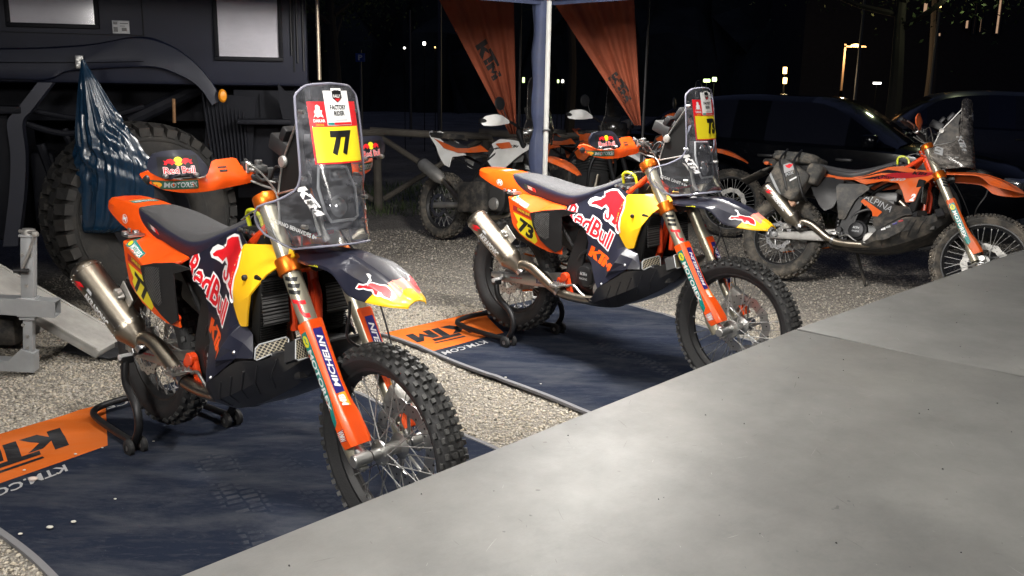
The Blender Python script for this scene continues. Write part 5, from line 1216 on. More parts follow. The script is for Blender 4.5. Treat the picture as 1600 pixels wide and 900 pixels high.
# ---------------- canopy ----------------
CA=empty('canopy','white canopy roof with a navy valance on an aluminium pole beside the farther factory motorcycle','canopy',None,place(.22,6.5,0,0))
ca=Vector((-.80,-.60,0)).normalized();cb=Vector((.665,-.747,0)).normalized();LA,LB=6.4,6.2;ZB=2.045
cor=[Vector((0,0,0)),ca*LA,ca*LA+cb*LB,cb*LB]
CV=mat('canopy fabric',(.72,.71,.67),.8,bump=.2,bscale=200);NVF=mat('navy canopy cloth',(.007,.012,.034),.75,bump=.3,bscale=300,var=.3);POL=mat('white aluminium pole',(.42,.42,.40),.35,.25,rvar=.1)
g=G();apex=(cor[0]+cor[2])/2+Vector((0,0,3.25))
n=16
for i in range(4):
    a=cor[i]+Vector((0,0,ZB+.028));b=cor[(i+1)%4]+Vector((0,0,ZB+.028));g.grid([[tuple((a.lerp(b,j/n)).lerp(apex,k/6)-Vector((0,0,.06*math.sin(PI*k/6)))) for j in range(n+1)] for k in range(7)])
g.build('roof',CV,CA,60)
for i in range(4):
    a=cor[i];b=cor[(i+1)%4];g=G();t=(b-a).normalized();nn_=Vector((t.y,-t.x,0))
    rows=[[tuple(a.lerp(b,j/60)+Vector((0,0,z))+nn_*(.004*math.sin(j*1.3)*(z<ZB))) for j in range(61)] for z in(ZB+.030,ZB+.01,ZB-.025)]
    g.grid(rows);g.grid([[tuple(Vector(q)-nn_*.004) for q in r] for r in rows]);g.build('valance',NVF,CA,60)
    g=G();inw=((cor[0]+cor[2])/2-(a+b)/2).normalized()*.045
    mid=(a+b)/2;g.tube([a+inw+Vector((0,0,ZB+.02)),b+inw+Vector((0,0,ZB+.02))],.016,8);g.build('roof_beam',POL,CA)
for i,c in enumerate(cor):
    g=G();inw=((cor[0]+cor[2])/2-c).normalized()*.03
    g.box(c+inw+Vector((0,0,1.03)),(.026,.026,2.06),Matrix.Rotation(.75,3,'Z'),.004);g.box(c+inw+Vector((0,0,.008)),(.14,.14,.012),bev=.003);g.build('pole',POL,CA)
g=G();g.box(Vector((0,-.03,1.19)),(.05,.05,.012),bev=.003);g.build('pole_strap',K['black'],CA)
for k in range(2):
    i=(0,3)[k]
# curtain furled beside the pole
g=G();rows=[]
for k in range(28):
    z=2.09-.98*k/27-.28*(k/27)
    w=.052*(1-.25*math.exp(-((z-1.19)/.05)**2))+.006*math.sin(k*.9)
    rows.append([(-.055+.003*math.sin(k*.5)+w*math.cos(a_)*(1+.16*math.sin(5*a_+k*.13)),.0+w*.7*math.sin(a_)*(1+.16*math.cos(4*a_+k*.1)),z) for a_ in[2*PI*j/26 for j in range(26)]])
g.grid(rows,closeu=True,cap=True)
tag(g.build('furled_curtain',NVF,None,70),'navy cloth side wall furled into a strip beside the canopy pole','curtain').location=(.22,6.5,0)
# ---------------- orange flags ----------------
FL=mat('orange flag cloth',(.26,.06,.025),.85,bump=.2,bscale=400,var=.15,vscale=3);FLI=mat('flag black print',(.02,.018,.018),.85)
def flag(Y,tl,tr,br,label,logo,hz):
    TL=at(*tl,Y);TR=at(*tr,Y);BR=at(*br,Y)
    base=Vector((BR.x+.02,Y+.03,0));root=empty('flag_banner',label,'flag','orange flags beyond the canopy',Matrix.Translation(base))
    top=2.75
    def ex(A,B,z):return A+(B-A)*((z-A.z)/(B.z-A.z))
    n=46;m=34;z0=BR.z
    BLp=at(br[0]-12,br[1]-3,Y)
    def P(u,v):
        z=z0+(top-z0)*v;a=ex(TL,BLp,z);b=ex(TR,BR,z);q=a.lerp(b,u);wdt=abs(b.x-a.x)
        amp=.022*(1-v)**.7+.005
        q.y=Y+amp*math.sin(u*19+v*1.2)+.5*amp*math.sin(u*41+2)+.03*math.sin(2.2*u+v*3)
        return q
    rows=[[tuple(P((j/m)**.8,i/n)-base) for j in range(m+1)] for i in range(n+1)]
    g=G();g.grid(rows);g.grid([[(q[0],q[1]+.0015,q[2]) for q in r] for r in rows]);cl=g.build('flag_cloth',FL,root,80)
    g=G();g.tube([(0,0,0),(0,0,1.2),(0.0,0,2.2),(-.02,0,2.9)],[.014,.012,.009,.007],8);g.lathe([(.0,.03),(.15,.02),(.16,0)],(0,0,0),(0,0,1),16);g.build('flagpole',K['dark'],root)
    a=at(*logo[0],Y)-base;b=at(*logo[1],Y)-base;c=at(*logo[2],Y)-base
    for q in(a,b,c):q.y-=.2
    decal('logo',ktm(.2),(a,b,c),FLI,cl,(0,1,0),.003,seg=.03)
flag(8.6,(690,8),(803,12),(807,210),'orange flag left of the canopy pole with a dark logo running down',((742,72),(772,130),(757,56)),1)
flag(8.0,(873,15),(991,12),(1002,196),'orange flag right of the canopy pole with a dark logo running down',((950,122),(978,165),(962,108)),1)
# ---------------- motorcycles ----------------
ZR=.0432
GF='orange and navy factory rally motorcycles'
fa=rally_bike(bike_matrix(-.94896,3.29896,-.73782,ZR),'rally motorcycle with number 77 on its clear windscreen, nearest the camera','77',group=GF,rider='LUCIANO BENAVIDES')
fb=copy_tree(fa);fb.matrix_world=bike_matrix(.55827,4.92024,-.76697,ZR);fb['label']='rally motorcycle with number 73 on its windscreen and side plate, on the farther carpet'
def walk(o):
    yield o
    for c in o.children:yield from walk(c)
def renum(root):
    for o in list(walk(root)):
        if 'num' in o.keys():
            k=o['num'];par=o.parent;tgtn=par
            bpy.data.objects.remove(o)
            ws=par
            if k==1:
                s_=-1 if sum(v.co.y for v in par.data.vertices)<0 else 1
                sh_=txt('73',.045)
                if s_>0:sh_=([(1-a,b) for a,b in sh_[0]],sh_[1])
                decal('race_number',sh_,[Vector((x,s_*.4,z)) for x,z in((.182,.655),(.300,.612),(.200,.732))],K['ink'],ws,(0,-s_,0),.0016)
            elif k==2: decal('race_number',txt('73',.065,.0,.98),(Vector((1.45,-.005,1.272)),Vector((1.45,.078,1.272)),Vector((1.45,-.005,1.348))),K['ink'],ws,(-1,0,0),.0018)
            elif k in(3,4):
                s_=-1 if k==3 else 1
                q=(Vector((1.11,s_*.4,1.058)),Vector((1.23,s_*.4,1.020)),Vector((1.113,s_*.4,1.072))) if s_<0 else (Vector((1.23,s_*.4,1.020)),Vector((1.11,s_*.4,1.058)),Vector((1.232,s_*.4,1.034)))
                decal('lettering',txt('EDGAR CANET = 0+',.01),q,K['white'],ws,(0,-s_,0),.0008,seg=.01)
renum(fb)
paddock_stand(bike_matrix(-.94896,3.29896,-.73782,0),'black paddock stand under the rear wheel of the nearest motorcycle')
paddock_stand(bike_matrix(.55827,4.92024,-.76697,0),'black paddock stand under the rear wheel of the motorcycle on the farther carpet')
fc=rally_bike(bike_matrix(2.663,6.754,-.754,0,lean=-.275),'dusty orange enduro motorcycle with a soft pannier bag, leaning at the right','',steer=.19,style='private')
# side stand and licence plate of the dusty bike
g=G();g.tube([(.55,.14,.34),(.60,.30,.12),(.62,.36,.03)],.011,8);g.box((.62,.365,.025),(.07,.04,.01),bev=.003);g.build('side_stand',K['blackd'],fc)
g=G();g.box((-.36,0,.80),(.20,.15,.006),(0,-.55,0),.003);g.box((-.27,0,.87),(.14,.05,.02),(0,-.5,0),.006);g.build('licence_plate',K['blackd'],fc)
g=G();g.box((-.24,.0,.935),(.05,.10,.025),bev=.008);g.build('tail_lamp',K['red'],fc)
for s in(-1,1):
    g=G();g.tube([(-.18,s*.08,.9),(-.2,s*.13,.9)],.006,6);g.lathe([(.001,.02),(.012,.018),(.017,0),(.010,-.02)],(-.2,s*.14,.9),(1,0,0),10);g.build('indicator',K['orange_dirty'],fc)
# pannier bag (own thing, rests on the bike)
pb=empty('pannier_bag','dusty grey soft pannier bag with a red fox patch strapped to the dusty orange motorcycle','pannier bag',None,fc.matrix_world.copy())
def softbox(c,d,rot,seed,n=14,amp=.012,pw=3.2):
    r=random.Random(seed);ph=[r.uniform(0,6) for _ in range(12)];rows=[]
    from mathutils import Euler
    Rm=Euler(rot).to_matrix()
    for i in range(n*2+1):
        th=PI*i/(n*2);row=[]
        for j in range(n*4):
            a=2*PI*j/(n*4);x=math.sin(th)*math.cos(a);y=math.sin(th)*math.sin(a);z=math.cos(th)
            k=(abs(x)**pw+abs(y)**pw+abs(z)**pw)**(-1/pw)
            w=1+amp*8*(math.sin(5*x+ph[0]+3*z)*math.sin(4*z+ph[1])+.6*math.sin(11*x+ph[2])*math.sin(9*z+6*y+ph[3])+.35*math.sin(23*z+ph[4]+9*x)*math.sin(17*x+ph[5]))*.35
            q=Rm@Vector((x*k*d[0]/2*w,y*k*d[1]/2*w,z*k*d[2]/2*w));row.append(tuple(q+Vector(c)))
        rows.append(row)
    return rows
g=G();g.grid(softbox((.075,-.235,.76),(.30,.15,.25),(0,.42,0),3,amp=.006,pw=7,n=18),closeu=True);bd=g.build('bag_body',K['fabric'],pb,60)
g=G();g.grid(softbox((.02,-.02,.965),(.38,.32,.09),(0,.05,0),5,amp=.014,pw=5),closeu=True);g.build('roll_bag',K['fabric'],pb,60)
g=G();g.grid(softbox((.25,-.20,.83),(.12,.12,.16),(0,.3,0),6,amp=.01,pw=5),closeu=True);g.build('side_pouch',K['fabric'],pb,60)
for xs_ in(-.04,.02+.06):
    g=G();g.tube([(xs_,-.15,1.02),(xs_+.03,-.30,.90),(xs_+.10,-.325,.78),(xs_+.15,-.30,.66),(xs_+.16,-.22,.62)],.009,6,5);g.build('strap',K['black'],pb)
D_=(0,1,0)
decal('reflective_stripe',rect(),(Vector((-.085,-.6,.80)),Vector((.045,-.6,.63)),Vector((-.070,-.6,.81))),K['greyp'],bd,D_,.002)
decal('reflective_stripe',rect(),(Vector((.115,-.6,.74)),Vector((.185,-.6,.785)),Vector((.110,-.6,.752))),K['white'],bd,D_,.002)
decal('patch',rect(),(Vector((.055,-.6,.80)),Vector((.13,-.6,.835)),Vector((.032,-.6,.865))),K['greyp'],bd,D_,.0018)
decal('patch',cdt([(.2,.4),(0,.9),(.3,.8),(.5,.95),(.7,.8),(1,.9),(.8,.4),(.5,.1)]),(Vector((.060,-.6,.825)),Vector((.122,-.6,.85)),Vector((.045,-.6,.866))),K['red'],bd,D_,.0026)
decal('lettering',txt('FOX',.04),(Vector((.075,-.6,.775)),Vector((.135,-.6,.802)),Vector((.065,-.6,.80))),K['greyp'],bd,D_,.0022)
g=G();g.box((-.0+.125,-.225,.585),(.06,.05,.05),(0,.5,0),.01);tag(g.build('rag',mat('tan tape',(.5,.3,.2),.8,bump=.5),None),'tan rag tied round the muffler of the dusty orange motorcycle','rag').matrix_world=fc.matrix_world
# ---- simpler adventure motorcycles parked in the dark
def adventure_bike(mw,label,pan,fen,guard,screen,group='adventure motorcycles parked in the dark',steer=0,num=''):
    root=empty('adventure_motorcycle',label,'motorcycle',group,mw);SMx=steer_matrix(steer)
    D=mat('dark dusty plastic',(.03,.03,.03),.6,dust=.3)
    B=lambda g,n,m,ang=35,par=None:g.build(n,m,par or root,ang)
    wheel(root,(1.51,0,.345),.345,.095,.262,'front_wheel',SMx,False,K['rubberd'],disc_r=.15)
    wheel(root,(0,0,.325),.325,.15,.225,'rear_wheel',None,True,K['rubberd'],rows=[(0,0,.026,.03,2),(.45,.5,.026,.026,1),(-.45,.5,.026,.026,1),(.8,0,.026,.02,1),(-.8,0,.026,.02,1)],knobn=32)
    for s in(-1,1):
        g=G();g.tube([(1.0,s*.1,1.08),(1.18,s*.1,.80)],.028,12);g.tube([(1.18,s*.1,.80),(1.46,s*.1,.35)],.024,12);g.box((1.49,s*.1,.35),(.06,.035,.05),bev=.008);B(g,'fork_leg',K['dark']).matrix_local=SMx
    g=G();g.tube([(.88,-.42,1.14),(.95,-.2,1.16),(.97,0,1.10),(.95,.2,1.16),(.88,.42,1.14)],.012,10,4);hb=B(g,'handlebar',K['dark']);hb.matrix_local=SMx
    for s in(-1,1):
        hg=panel('handguard',[(.86,s*.44,1.13),(.90,s*.43,1.18),(.95,s*.36,1.205),(.96,s*.28,1.20),(.97,s*.20,1.165),(.97,s*.19,1.14),(.96,s*.27,1.12),(.93,s*.38,1.10),(.88,s*.43,1.10)],[(.975,s*.3,1.16)],guard,root,th=.008,ax='x',step=.025,rnd=.15);hg.matrix_local=SMx
        g=G();g.tube([(.90,s*.36,1.145),(.87,s*.46,1.14)],.018,10);B(g,'grip',K['black'],par=hb)
        g=G();g.tube([(.95,s*.2,1.17),(.93,s*.26,1.28)],.005,6);g.lathe([(.001,-.006),(.055,-.006),(.06,.0),(.055,.01),(.001,.014)],(.925,s*.29,1.30),(1,0,.1),20);B(g,'mirror',K['black'],par=hb)
    rows=loft_sym([(1.16,[(0,.86),(.06,.85),(.085,.82)]),(1.32,[(0,.89),(.075,.88),(.10,.85)]),(1.48,[(0,.86),(.07,.85),(.09,.82)]),(1.60,[(0,.80),(.045,.795),(.06,.78)]),(1.66,[(0,.76),(.02,.757),(.03,.75)])],1,4)
    g=G();g.grid(rows);g.grid([[(q[0],q[1],q[2]-.006) for q in r] for r in rows]);B(g,'front_fender',fen).matrix_local=SMx
    g=G();g.box((.72,0,.50),(.46,.30,.30),bev=.05);g.box((.80,0,.70),(.24,.26,.2),(0,-.2,0),.03)
    for k in range(5):g.box((.82,0,.60+.03*k),(.27,.30,.008),(0,-.2,0))
    en=B(g,'engine',K['engine'])
    for s in(-1,1):
        g=G();g.lathe([(.001,.03),(.07,.028),(.09,.015),(.095,0)],(.66,s*.15,.46),(0,s,0),24);g.lathe([(.001,.025),(.05,.02),(.06,0)],(.82,s*.15,.42),(0,s,0),20);B(g,'engine_cover',K['alucast'],par=en)
    g=G()
    for s in(-1,1):
        g.tube([(1.0,s*.03,1.05),(.80,s*.16,.86),(.55,s*.14,.66),(.5,s*.12,.42)],.017,8,4);g.tube([(1.02,s*.03,.95),(1.0,s*.16,.7),(.95,s*.14,.40),(.8,s*.12,.30)],.015,8,4);g.tube([(.56,s*.12,.7),(.2,s*.1,.80),(-.15,s*.09,.90)],.013,8,4)
    B(g,'frame',K['dark'])
    g=G()
    for s in(-1,1):g.tube([(0,s*.12,.325),(.3,s*.115,.36),(.52,s*.1,.40)],.028,10,3)
    B(g,'swingarm',K['alucast'])
    g=G();g.tube([(-.18,-.17,.72),(-.15,-.17,.70),(.08,-.17,.60),(.14,-.165,.57)],[.05,.062,.062,.04],18);sl=B(g,'silencer',K['alucast']);g=G();g.lathe([(.001,0),(.03,0),(.055,.012),(.055,.04)],(-.19,-.17,.725),(.9,0,-.4),18);B(g,'silencer_cap',K['black'],par=sl)
    g=G();g.tube([(.14,-.165,.57),(.3,-.16,.46),(.5,-.17,.36),(.75,-.17,.30),(.98,-.1,.34),(1.0,-.05,.6)],.024,10,5);B(g,'exhaust_pipe',K['tidirty'])
    # white / orange side panels
    for s in(-1,1):
        panel('side_panel',[(1.18,s*.10,.955),(1.12,s*.15,.90),(1.02,s*.19,.80),(.92,s*.19,.72),(.80,s*.19,.74),(.72,s*.18,.80),(.78,s*.16,.90),(.72,s*.14,.95),(.80,s*.12,1.0),(.95,s*.10,1.0),(1.10,s*.09,.98)],[(.95,s*.19,.87)],pan,root,th=.008,step=.03,rnd=.08)
        panel('tail_panel',[(-.24,s*.05,1.02),(-.18,s*.10,.99),(-.02,s*.14,.88),(.12,s*.15,.72),(.19,s*.15,.70),(.22,s*.15,.80),(.40,s*.14,.83),(.30,s*.12,.87),(.1,s*.10,.90),(-.08,s*.08,.98),(-.2,s*.045,1.03)],[(.12,s*.15,.82)],pan,root,th=.008,step=.03,rnd=.06)
        panel('orange_stripe',[(.78,s*.145,.95),(.95,s*.14,.975),(1.0,s*.155,.93),(.88,s*.17,.91)],[],K['orange_dirty'],root,th=.005,lin=True,off=.012,rnd=.05)
        panel('orange_stripe',[(-.10,s*.10,.955),(.08,s*.125,.87),(.30,s*.14,.84),(.55,s*.15,.86),(.72,s*.165,.88),(.60,s*.15,.93),(.42,s*.13,.89),(.25,s*.12,.88),(.05,s*.10,.92)],[],K['orange_dirty'],root,th=.006,step=.04,off=.010,rnd=.05)
        g=G();g.box((.60,s*.20,.46),(.34,.10,.28),(0,-.1,0),.035);B(g,'crash_panel',K['blackd'])
    rows=loft_sym([(-.02,[(0,.955),(.08,.945),(.10,.92)]),(.15,[(0,.92),(.11,.91),(.13,.88)]),(.40,[(0,.88),(.11,.87),(.12,.84)]),(.62,[(0,.90),(.08,.885),(.09,.85)]),(.75,[(0,.96),(.05,.95),(.06,.90)])],1,4)
    g=G();g.grid(rows);g.f.append(tuple(range(len(rows[0]))));g.m.append(0);B(g,'seat',K['seat'])
    rows=loft_sym([(.70,[(0,.99),(.07,.98),(.15,.90),(.16,.80)]),(.85,[(0,1.03),(.10,1.01),(.16,.92),(.17,.8)]),(1.0,[(0,1.03),(.08,1.01),(.13,.92),(.15,.8)]),(1.08,[(0,.99),(.05,.97),(.08,.9),(.1,.82)])],1,3)
    g=G();g.grid(rows);B(g,'fuel_tank',D)
    g=G();g.box((.0-.02,0,.99),(.24,.24,.05),bev=.015);g.tube([(-.14,-.12,1.0),(.12,-.12,.97)],.012,8);g.tube([(-.14,.12,1.0),(.12,.12,.97)],.012,8);B(g,'luggage_rack',K['blackd'])
    rows=[]
    for z,xf,xe,ye in((1.56,1.10,1.08,.09),(1.50,1.13,1.09,.125),(1.36,1.18,1.11,.14),(1.22,1.235,1.14,.155),(1.10,1.275,1.14,.19),(1.0,1.27,1.15,.17)):
        rows.append([(xe+(xf-xe)*(1-(abs(t)**2.2)),ye*t,z-.02*abs(t)**3) for t in np.linspace(-1,1,13)])
    rows=[[tuple(q) for q in r] for r in catmull([np.array(r) for r in rows],3)]
    g=G();g.grid(rows);ws=B(g,'windscreen',screen,60)
    g=G();e=[rows[i][0] for i in range(len(rows))]+list(rows[-1])[1:]+[rows[i][-1] for i in range(len(rows)-1)][::-1]+list(rows[0])[1:-1][::-1];g.tube(e,.003,5,closed=True);B(g,'screen_edge',K['cleard'],par=ws)
    g=G();g.box((1.16,0,1.06),(.10,.20,.16),(0,-.2,0),.03);hl=B(g,'headlamp',D)
    for zc in(1.02,1.10):
        g=G();g.lathe([(.001,.012),(.028,.008),(.035,0),(.036,-.01)],(1.212,0,zc),(1,0,.2),18);B(g,'lamp',K['glass'],par=hl)
    g=G();g.box((1.06,0,1.24),(.04,.16,.12),(0,-.5,0),.01);B(g,'instrument_panel',D)
    if num:
        decal('number_sticker',rect(),(Vector((1.5,-.02,1.36)),Vector((1.5,.075,1.36)),Vector((1.5,-.02,1.45))),K['greyp'],ws,(-1,0,0),.001);decal('number_sticker',txt(num,.03),(Vector((1.5,-.005,1.375)),Vector((1.5,.055,1.375)),Vector((1.5,-.005,1.43))),K['ink'],ws,(-1,0,0),.002)
    decal('lettering',ktm(.2),(Vector((.95,-.5,.93)),Vector((1.04,-.5,.935)),Vector((.95,-.5,.955))),K['ink'],[c for c in root.children if c.name.startswith('side_panel')][0],(0,1,0),.003)
    return root
WP=K['whitep'];OD=K['orange_dirty']
adventure_bike(bike_matrix(-.15,8.37,-.76,0,-.1),'white and orange adventure motorcycle behind the seat of the number 73 motorcycle',WP,OD,WP,K['screend'])
adventure_bike(bike_matrix(.72,9.60,-1.02,0,-.1),'adventure motorcycle with white handguards and a dark screen behind the orange flag',OD,WP,WP,K['screend'],steer=.1,num='67')
adventure_bike(bike_matrix(1.50,9.62,-.42,0,-.1),'orange adventure motorcycle whose front shows right of the number 73 windscreen',OD,OD,OD,K['screend'],num='5')
# ---------------- truck ----------------
TA=R(15);TM0=place(-2.7,6.2,0,TA)   # truck coordinates: x along its side, -y outwards, z up
TR=empty('expedition_truck','dark blue expedition truck with a huge tyre and pale blinds with painted window reflection at the left','truck',None,TM0)
TP=mat('dark blue truck paint',(.0045,.0065,.017),.5,coat=.0,spec=.3,var=.15,vscale=3,rvar=.08);TPL=mat('truck trim plastic',(.0025,.003,.006),.7,spec=.2,bump=.15,bscale=90);TGR=mat('grey truck trim',(.014,.016,.027),.5)
BL=mat('blind with painted reflection',(.9,.88,.88),.6,var=.06,vscale=2);GL=mat('window frame rubber',(.003,.0035,.006),.6,spec=.2)  # blind kept pale so it also carries the canopy's reflection in the panes
# body shell with windows cut as frames
g=G();g.box((-1.09,.9,2.47),(4.8,1.8,2.04),bev=.03);body=g.build('body',TP,TR)
def window(x0,x1,z0,z1,nm='window'):
    g=G();w=.028
    for (a,b,c,d) in((x0-w,x1+w,z0-w,z0),(x0-w,x1+w,z1,z1+w),(x0-w,x0,z0,z1),(x1,x1+w,z0,z1)):g.box(((a+b)/2,-.012,(c+d)/2),(b-a,.026,d-c),bev=.005)
    f=g.build(nm,GL,TR)
    g=G();g.box(((x0+x1)/2,-.004,(z0+z1)/2),(x1-x0,.006,z1-z0))
    p=g.build('blind',BL,f)
    g=G();g.box(((x0+x1)/2,-.0105,(z0+z1)/2),(x1-x0,.002,z1-z0));g.build('pane',clear('truck window glass',(.9,.9,.92),haze=.01),f)
window(-.53,-.035,1.825,2.5);window(.725,1.115,1.645,2.4)
# door seam, label plate, hinge, marker
g=G();g.box((.255,-.001,2.25),(.008,.006,.98));g.box((-.30,-.001,1.765),(1.10,.006,.006));g.box((1.215,-.001,2.1),(.012,.01,1.1));g.build('door_seam',GL,TR)
g=G();g.box((.12,-.006,1.815),(.105,.008,.082),bev=.002);lp=g.build('label_plate',K['greyp'],TR)
for (x,z,w_,h_,m_) in((.088,1.84,.025,.018,K['ink']),(.088,1.80,.025,.03,K['ink']),(.14,1.80,.03,.022,K['ink']),(.14,1.838,.05,.006,K['ink']),(.13,1.822,.03,.004,K['ink'])):
    decal('print',rect(),(Vector((x-w_/2,-.3,z-h_/2)),Vector((x+w_/2,-.3,z-h_/2)),Vector((x-w_/2,-.3,z+h_/2))),m_,lp,(0,1,0),.001)
# flared arch: band following the wheel arch
def arc_pts(lst,k=5):return [Vector((a,0,b)) for a,b in catmull([np.array(q) for q in lst],k)]
outer=arc_pts([(-1.6,1.66),(-.62,1.665),(-.1,1.70),(.22,1.76),(.40,1.72),(.55,1.62),(.66,1.49),(.73,1.36)]);inner=arc_pts([(-1.6,1.48),(-.63,1.475),(-.34,1.475),(-.20,1.53),(.26,1.565),(.45,1.52),(.58,1.44),(.66,1.32)])
g=G();n=len(outer);rows=[]
for i in range(n):
    a=outer[i];b=inner[min(i,len(inner)-1)]
    rows.append([a+Vector((0,.02,.0)),a+Vector((0,-.010,0)),a.lerp(b,.06)+Vector((0,-.028,0)),a.lerp(b,.3)+Vector((0,-.036,0)),a.lerp(b,.6)+Vector((0,-.042,0)),a.lerp(b,.95)+Vector((0,-.046,0)),b+Vector((0,-.040,0)),b+Vector((0,.03,0)),b+Vector((0,.4,-.0))])
g.grid(rows);g.build('wheel_arch_flare',TP,TR,40)
g=G();g.tube([o+Vector((0,-.044,0)) for o in arc_pts([(-.62,1.575),(-.1,1.585),(.25,1.60)])],.003,5);g.build('arch_seam',GL,TR)
# underbody: dark back wall, chassis rail, axle, springs, pipes
g=G();g.box((-1,1.1,.9),(4.5,.1,1.2));g.box((-.8,.55,1.30),(4,.1,.22));g.build('chassis',TPL,TR)
g=G();g.tube([(.1,.2,1.20),(.6,.3,1.45)],.05,10);g.tube([(-.5,.05,1.28),(-.2,.1,1.22),(.0,.1,1.24),(.2,.2,1.3)],.018,8,4);g.tube([(-.55,.05,1.20),(-.3,.1,1.12),(-.1,.15,1.16)],.022,8,4);g.tube([(-.45,.1,1.05),(-.4,.12,.8),(-.42,.15,.5)],.03,8,4);g.tube([(-.3,.12,1.15),(-.22,.12,.85),(-.28,.15,.55)],.026,8,4);g.box((-.45,.2,.75),(.16,.2,.5),bev=.04);g.tube([(.25,.7,.6),(.25,-.02,.6)],.09,14);g.build('axle_and_hoses',TPL,TR)
g=G();g.tube([(.41,.02,1.20),(.415,.02,1.36)],.011,8);g.build('wooden_stick',mat('brown stick',(.16,.08,.03),.7),TR)
# left: bent grey pillar and dark lower body
g=G();pp=arc_pts([(-.30,1.455),(-.36,1.38),(-.44,1.28),(-.50,1.20),(-.50,1.0),(-.53,.75),(-.60,.40)]);g.grid([[p+Vector((-.09,-.06,0)),p+Vector((-.09,-.09,0)),p+Vector((0,-.095,0)),p+Vector((.01,-.05,0))] for p in pp]);g.build('arch_trim',TGR,TR,50)
g=G();g.box((-1.25,.35,.85),(1.3,.7,.85),bev=.03);g.box((-1.2,.0,1.28),(1.4,.2,.05),bev=.02);g.build('lower_locker',TPL,TR)
g=G();g.box((-.135,-.07,1.588),(.05,.03,.085),bev=.006);
for z in(1.565,1.60):
    for x in(-.147,-.123):g.box((x,-.088,z),(.016,.01,.02),bev=.003)
g.build('hinge',K['alu'],TR)
g=G();g.lathe([(.001,.02),(.02,.018),(.028,.008),(.03,0)],(.735,-.06,1.385),(.3,-1,0),18);g.v=[(v[0],v[1],1.385+(v[2]-1.385)*1.5) for v in g.v];g.build('side_marker',mat('amber lens',(.7,.25,.01),.25,coat=.5),TR)
# ribbed mudflap
g=G()
for k in range(11):g.tube([(.60+k*.026,.05,1.40-.01*k),(.63+k*.024,.02,1.1),(.66+k*.022,.0,.78)],.010,6,3)
g.box((.76,.05,1.08),(.32,.02,.62),(0,.1,0));g.build('mudflap',TPL,TR)
# entry steps and curved cheek
g=G();g.box((1.0,-.02,1.215),(.36,.22,.035),bev=.012);g.box((1.03,.0,.83),(.44,.26,.045),bev=.012);g.box((1.02,.12,1.05),(.44,.03,.75),bev=.01);g.box((.98,.1,1.30),(.008,.03,.2));g.box((1.08,.1,1.02),(.012,.03,.32));st_=g.build('entry_step',TPL,TR)
ch=[(1.10,1.48),(1.13,1.44),(1.20,1.37),(1.29,1.33),(1.30,1.2),(1.30,.9),(1.27,.72),(1.16,.70),(1.15,.9),(1.13,1.2),(1.10,1.36)]
g=G();g.extr(ch,(0,-.06,0),(1,0,0),(0,0,1),(0,.03,0));g.box((1.30,.2,1.1),(.05,.3,.8),bev=.02);g.build('step_cheek',TPL,TR)
g=G();g.tube([(1.375,-.075,2.6),(1.378,-.075,1.86),(1.378,-.075,1.50)],.014,10);g.box((1.377,-.06,1.865),(.03,.04,.03),bev=.008);g.build('grab_rail',mat('brushed rail',(.5,.42,.32),.35,.9),TR)
g=G()
for k in range(3):g.tube([(1.20+.04*k,-.01,2.3),(1.20+.04*k,-.01,1.66-.05*k)],.006,6)
g.build('door_handle_rod',K['dark'],TR)
# the wheel, turned outwards
TW=Matrix.Translation((.17,-.03,.59))@Matrix.Rotation(R(31),4,'Z')
WR=mat('worn truck tyre',(.012,.0115,.011),.8,bump=.4,bscale=60,dust=.07,vscale=6);WRM=mat('dark truck rim',(.012,.012,.016),.45)
Rw=.62;wd=.44
g=G();prof=[(.275,-wd*.33),(.29,-wd*.42),(.34,-wd*.49),(.44,-wd*.51),(.52,-wd*.485),(.555,-wd*.44),(.572,-wd*.36),(.578,0)];prof=prof+[(r,-y) for r,y in prof[:-1][::-1]]
g.lathe([tuple(q) for q in catmull(prof,3)],(0,0,0),(0,1,0),96);g.lathe([(.35,-wd*.497),(.358,-wd*.503),(.366,-wd*.500)],(0,0,0),(0,1,0),96);g.lathe([(.50,-wd*.495),(.508,-wd*.505),(.516,-wd*.49)],(0,0,0),(0,1,0),96)
wt=g.build('wheel',WR,TR,40);wt.matrix_local=TW
g=G();nb=38
def tblock(a0,pts,h):
    # block on tread from (angle offset, y) polygon
    v=[];n_=len(pts)
    for rr_ in(.565,Rw-.0):
        for (da,y) in pts:
            rdrop=.030*max(0,abs(y)/(wd*.5)-.72)/.28
            a=a0+da;k=.94 if rr_>.58 else 1
            v.append((math.cos(a)*(rr_-rdrop),y,math.sin(a)*(rr_-rdrop)))
    f=[tuple(range(n_-1,-1,-1)),tuple(range(n_,2*n_))]+[(i,(i+1)%n_,(i+1)%n_+n_,i+n_) for i in range(n_)]
    g.add(v,f)
st__=2*PI/nb
for k in range(nb):
    for s in(-1,1):
        a=k*st__+(st__/2 if s>0 else 0)
        tblock(a,[(-.42*st__,s*wd*.50),(.30*st__,s*wd*.50),(.38*st__,s*wd*.34),(.18*st__,s*wd*.25),(-.30*st__,s*wd*.27)],0)
        tblock(a+.45*st__,[(-.40*st__,s*wd*.22),(-.1*st__,s*wd*.30),(.36*st__,s*wd*.21),(.30*st__,s*wd*.04),(-.1*st__,s*wd*.09),(-.42*st__,s*wd*.03)],0)
g.build('tread_blocks',WR,wt,0)
g=G();g.lathe([(.272,-wd*.34),(.284,-wd*.37),(.290,-wd*.35),(.275,-wd*.30),(.26,-wd*.20),(.255,0),(.25,wd*.2)],(0,0,0),(0,1,0),64);g.lathe([(.001,-.06),(.10,-.06),(.12,-.04),(.14,.0),(.255,.02)],(0,0,0),(0,1,0),40)
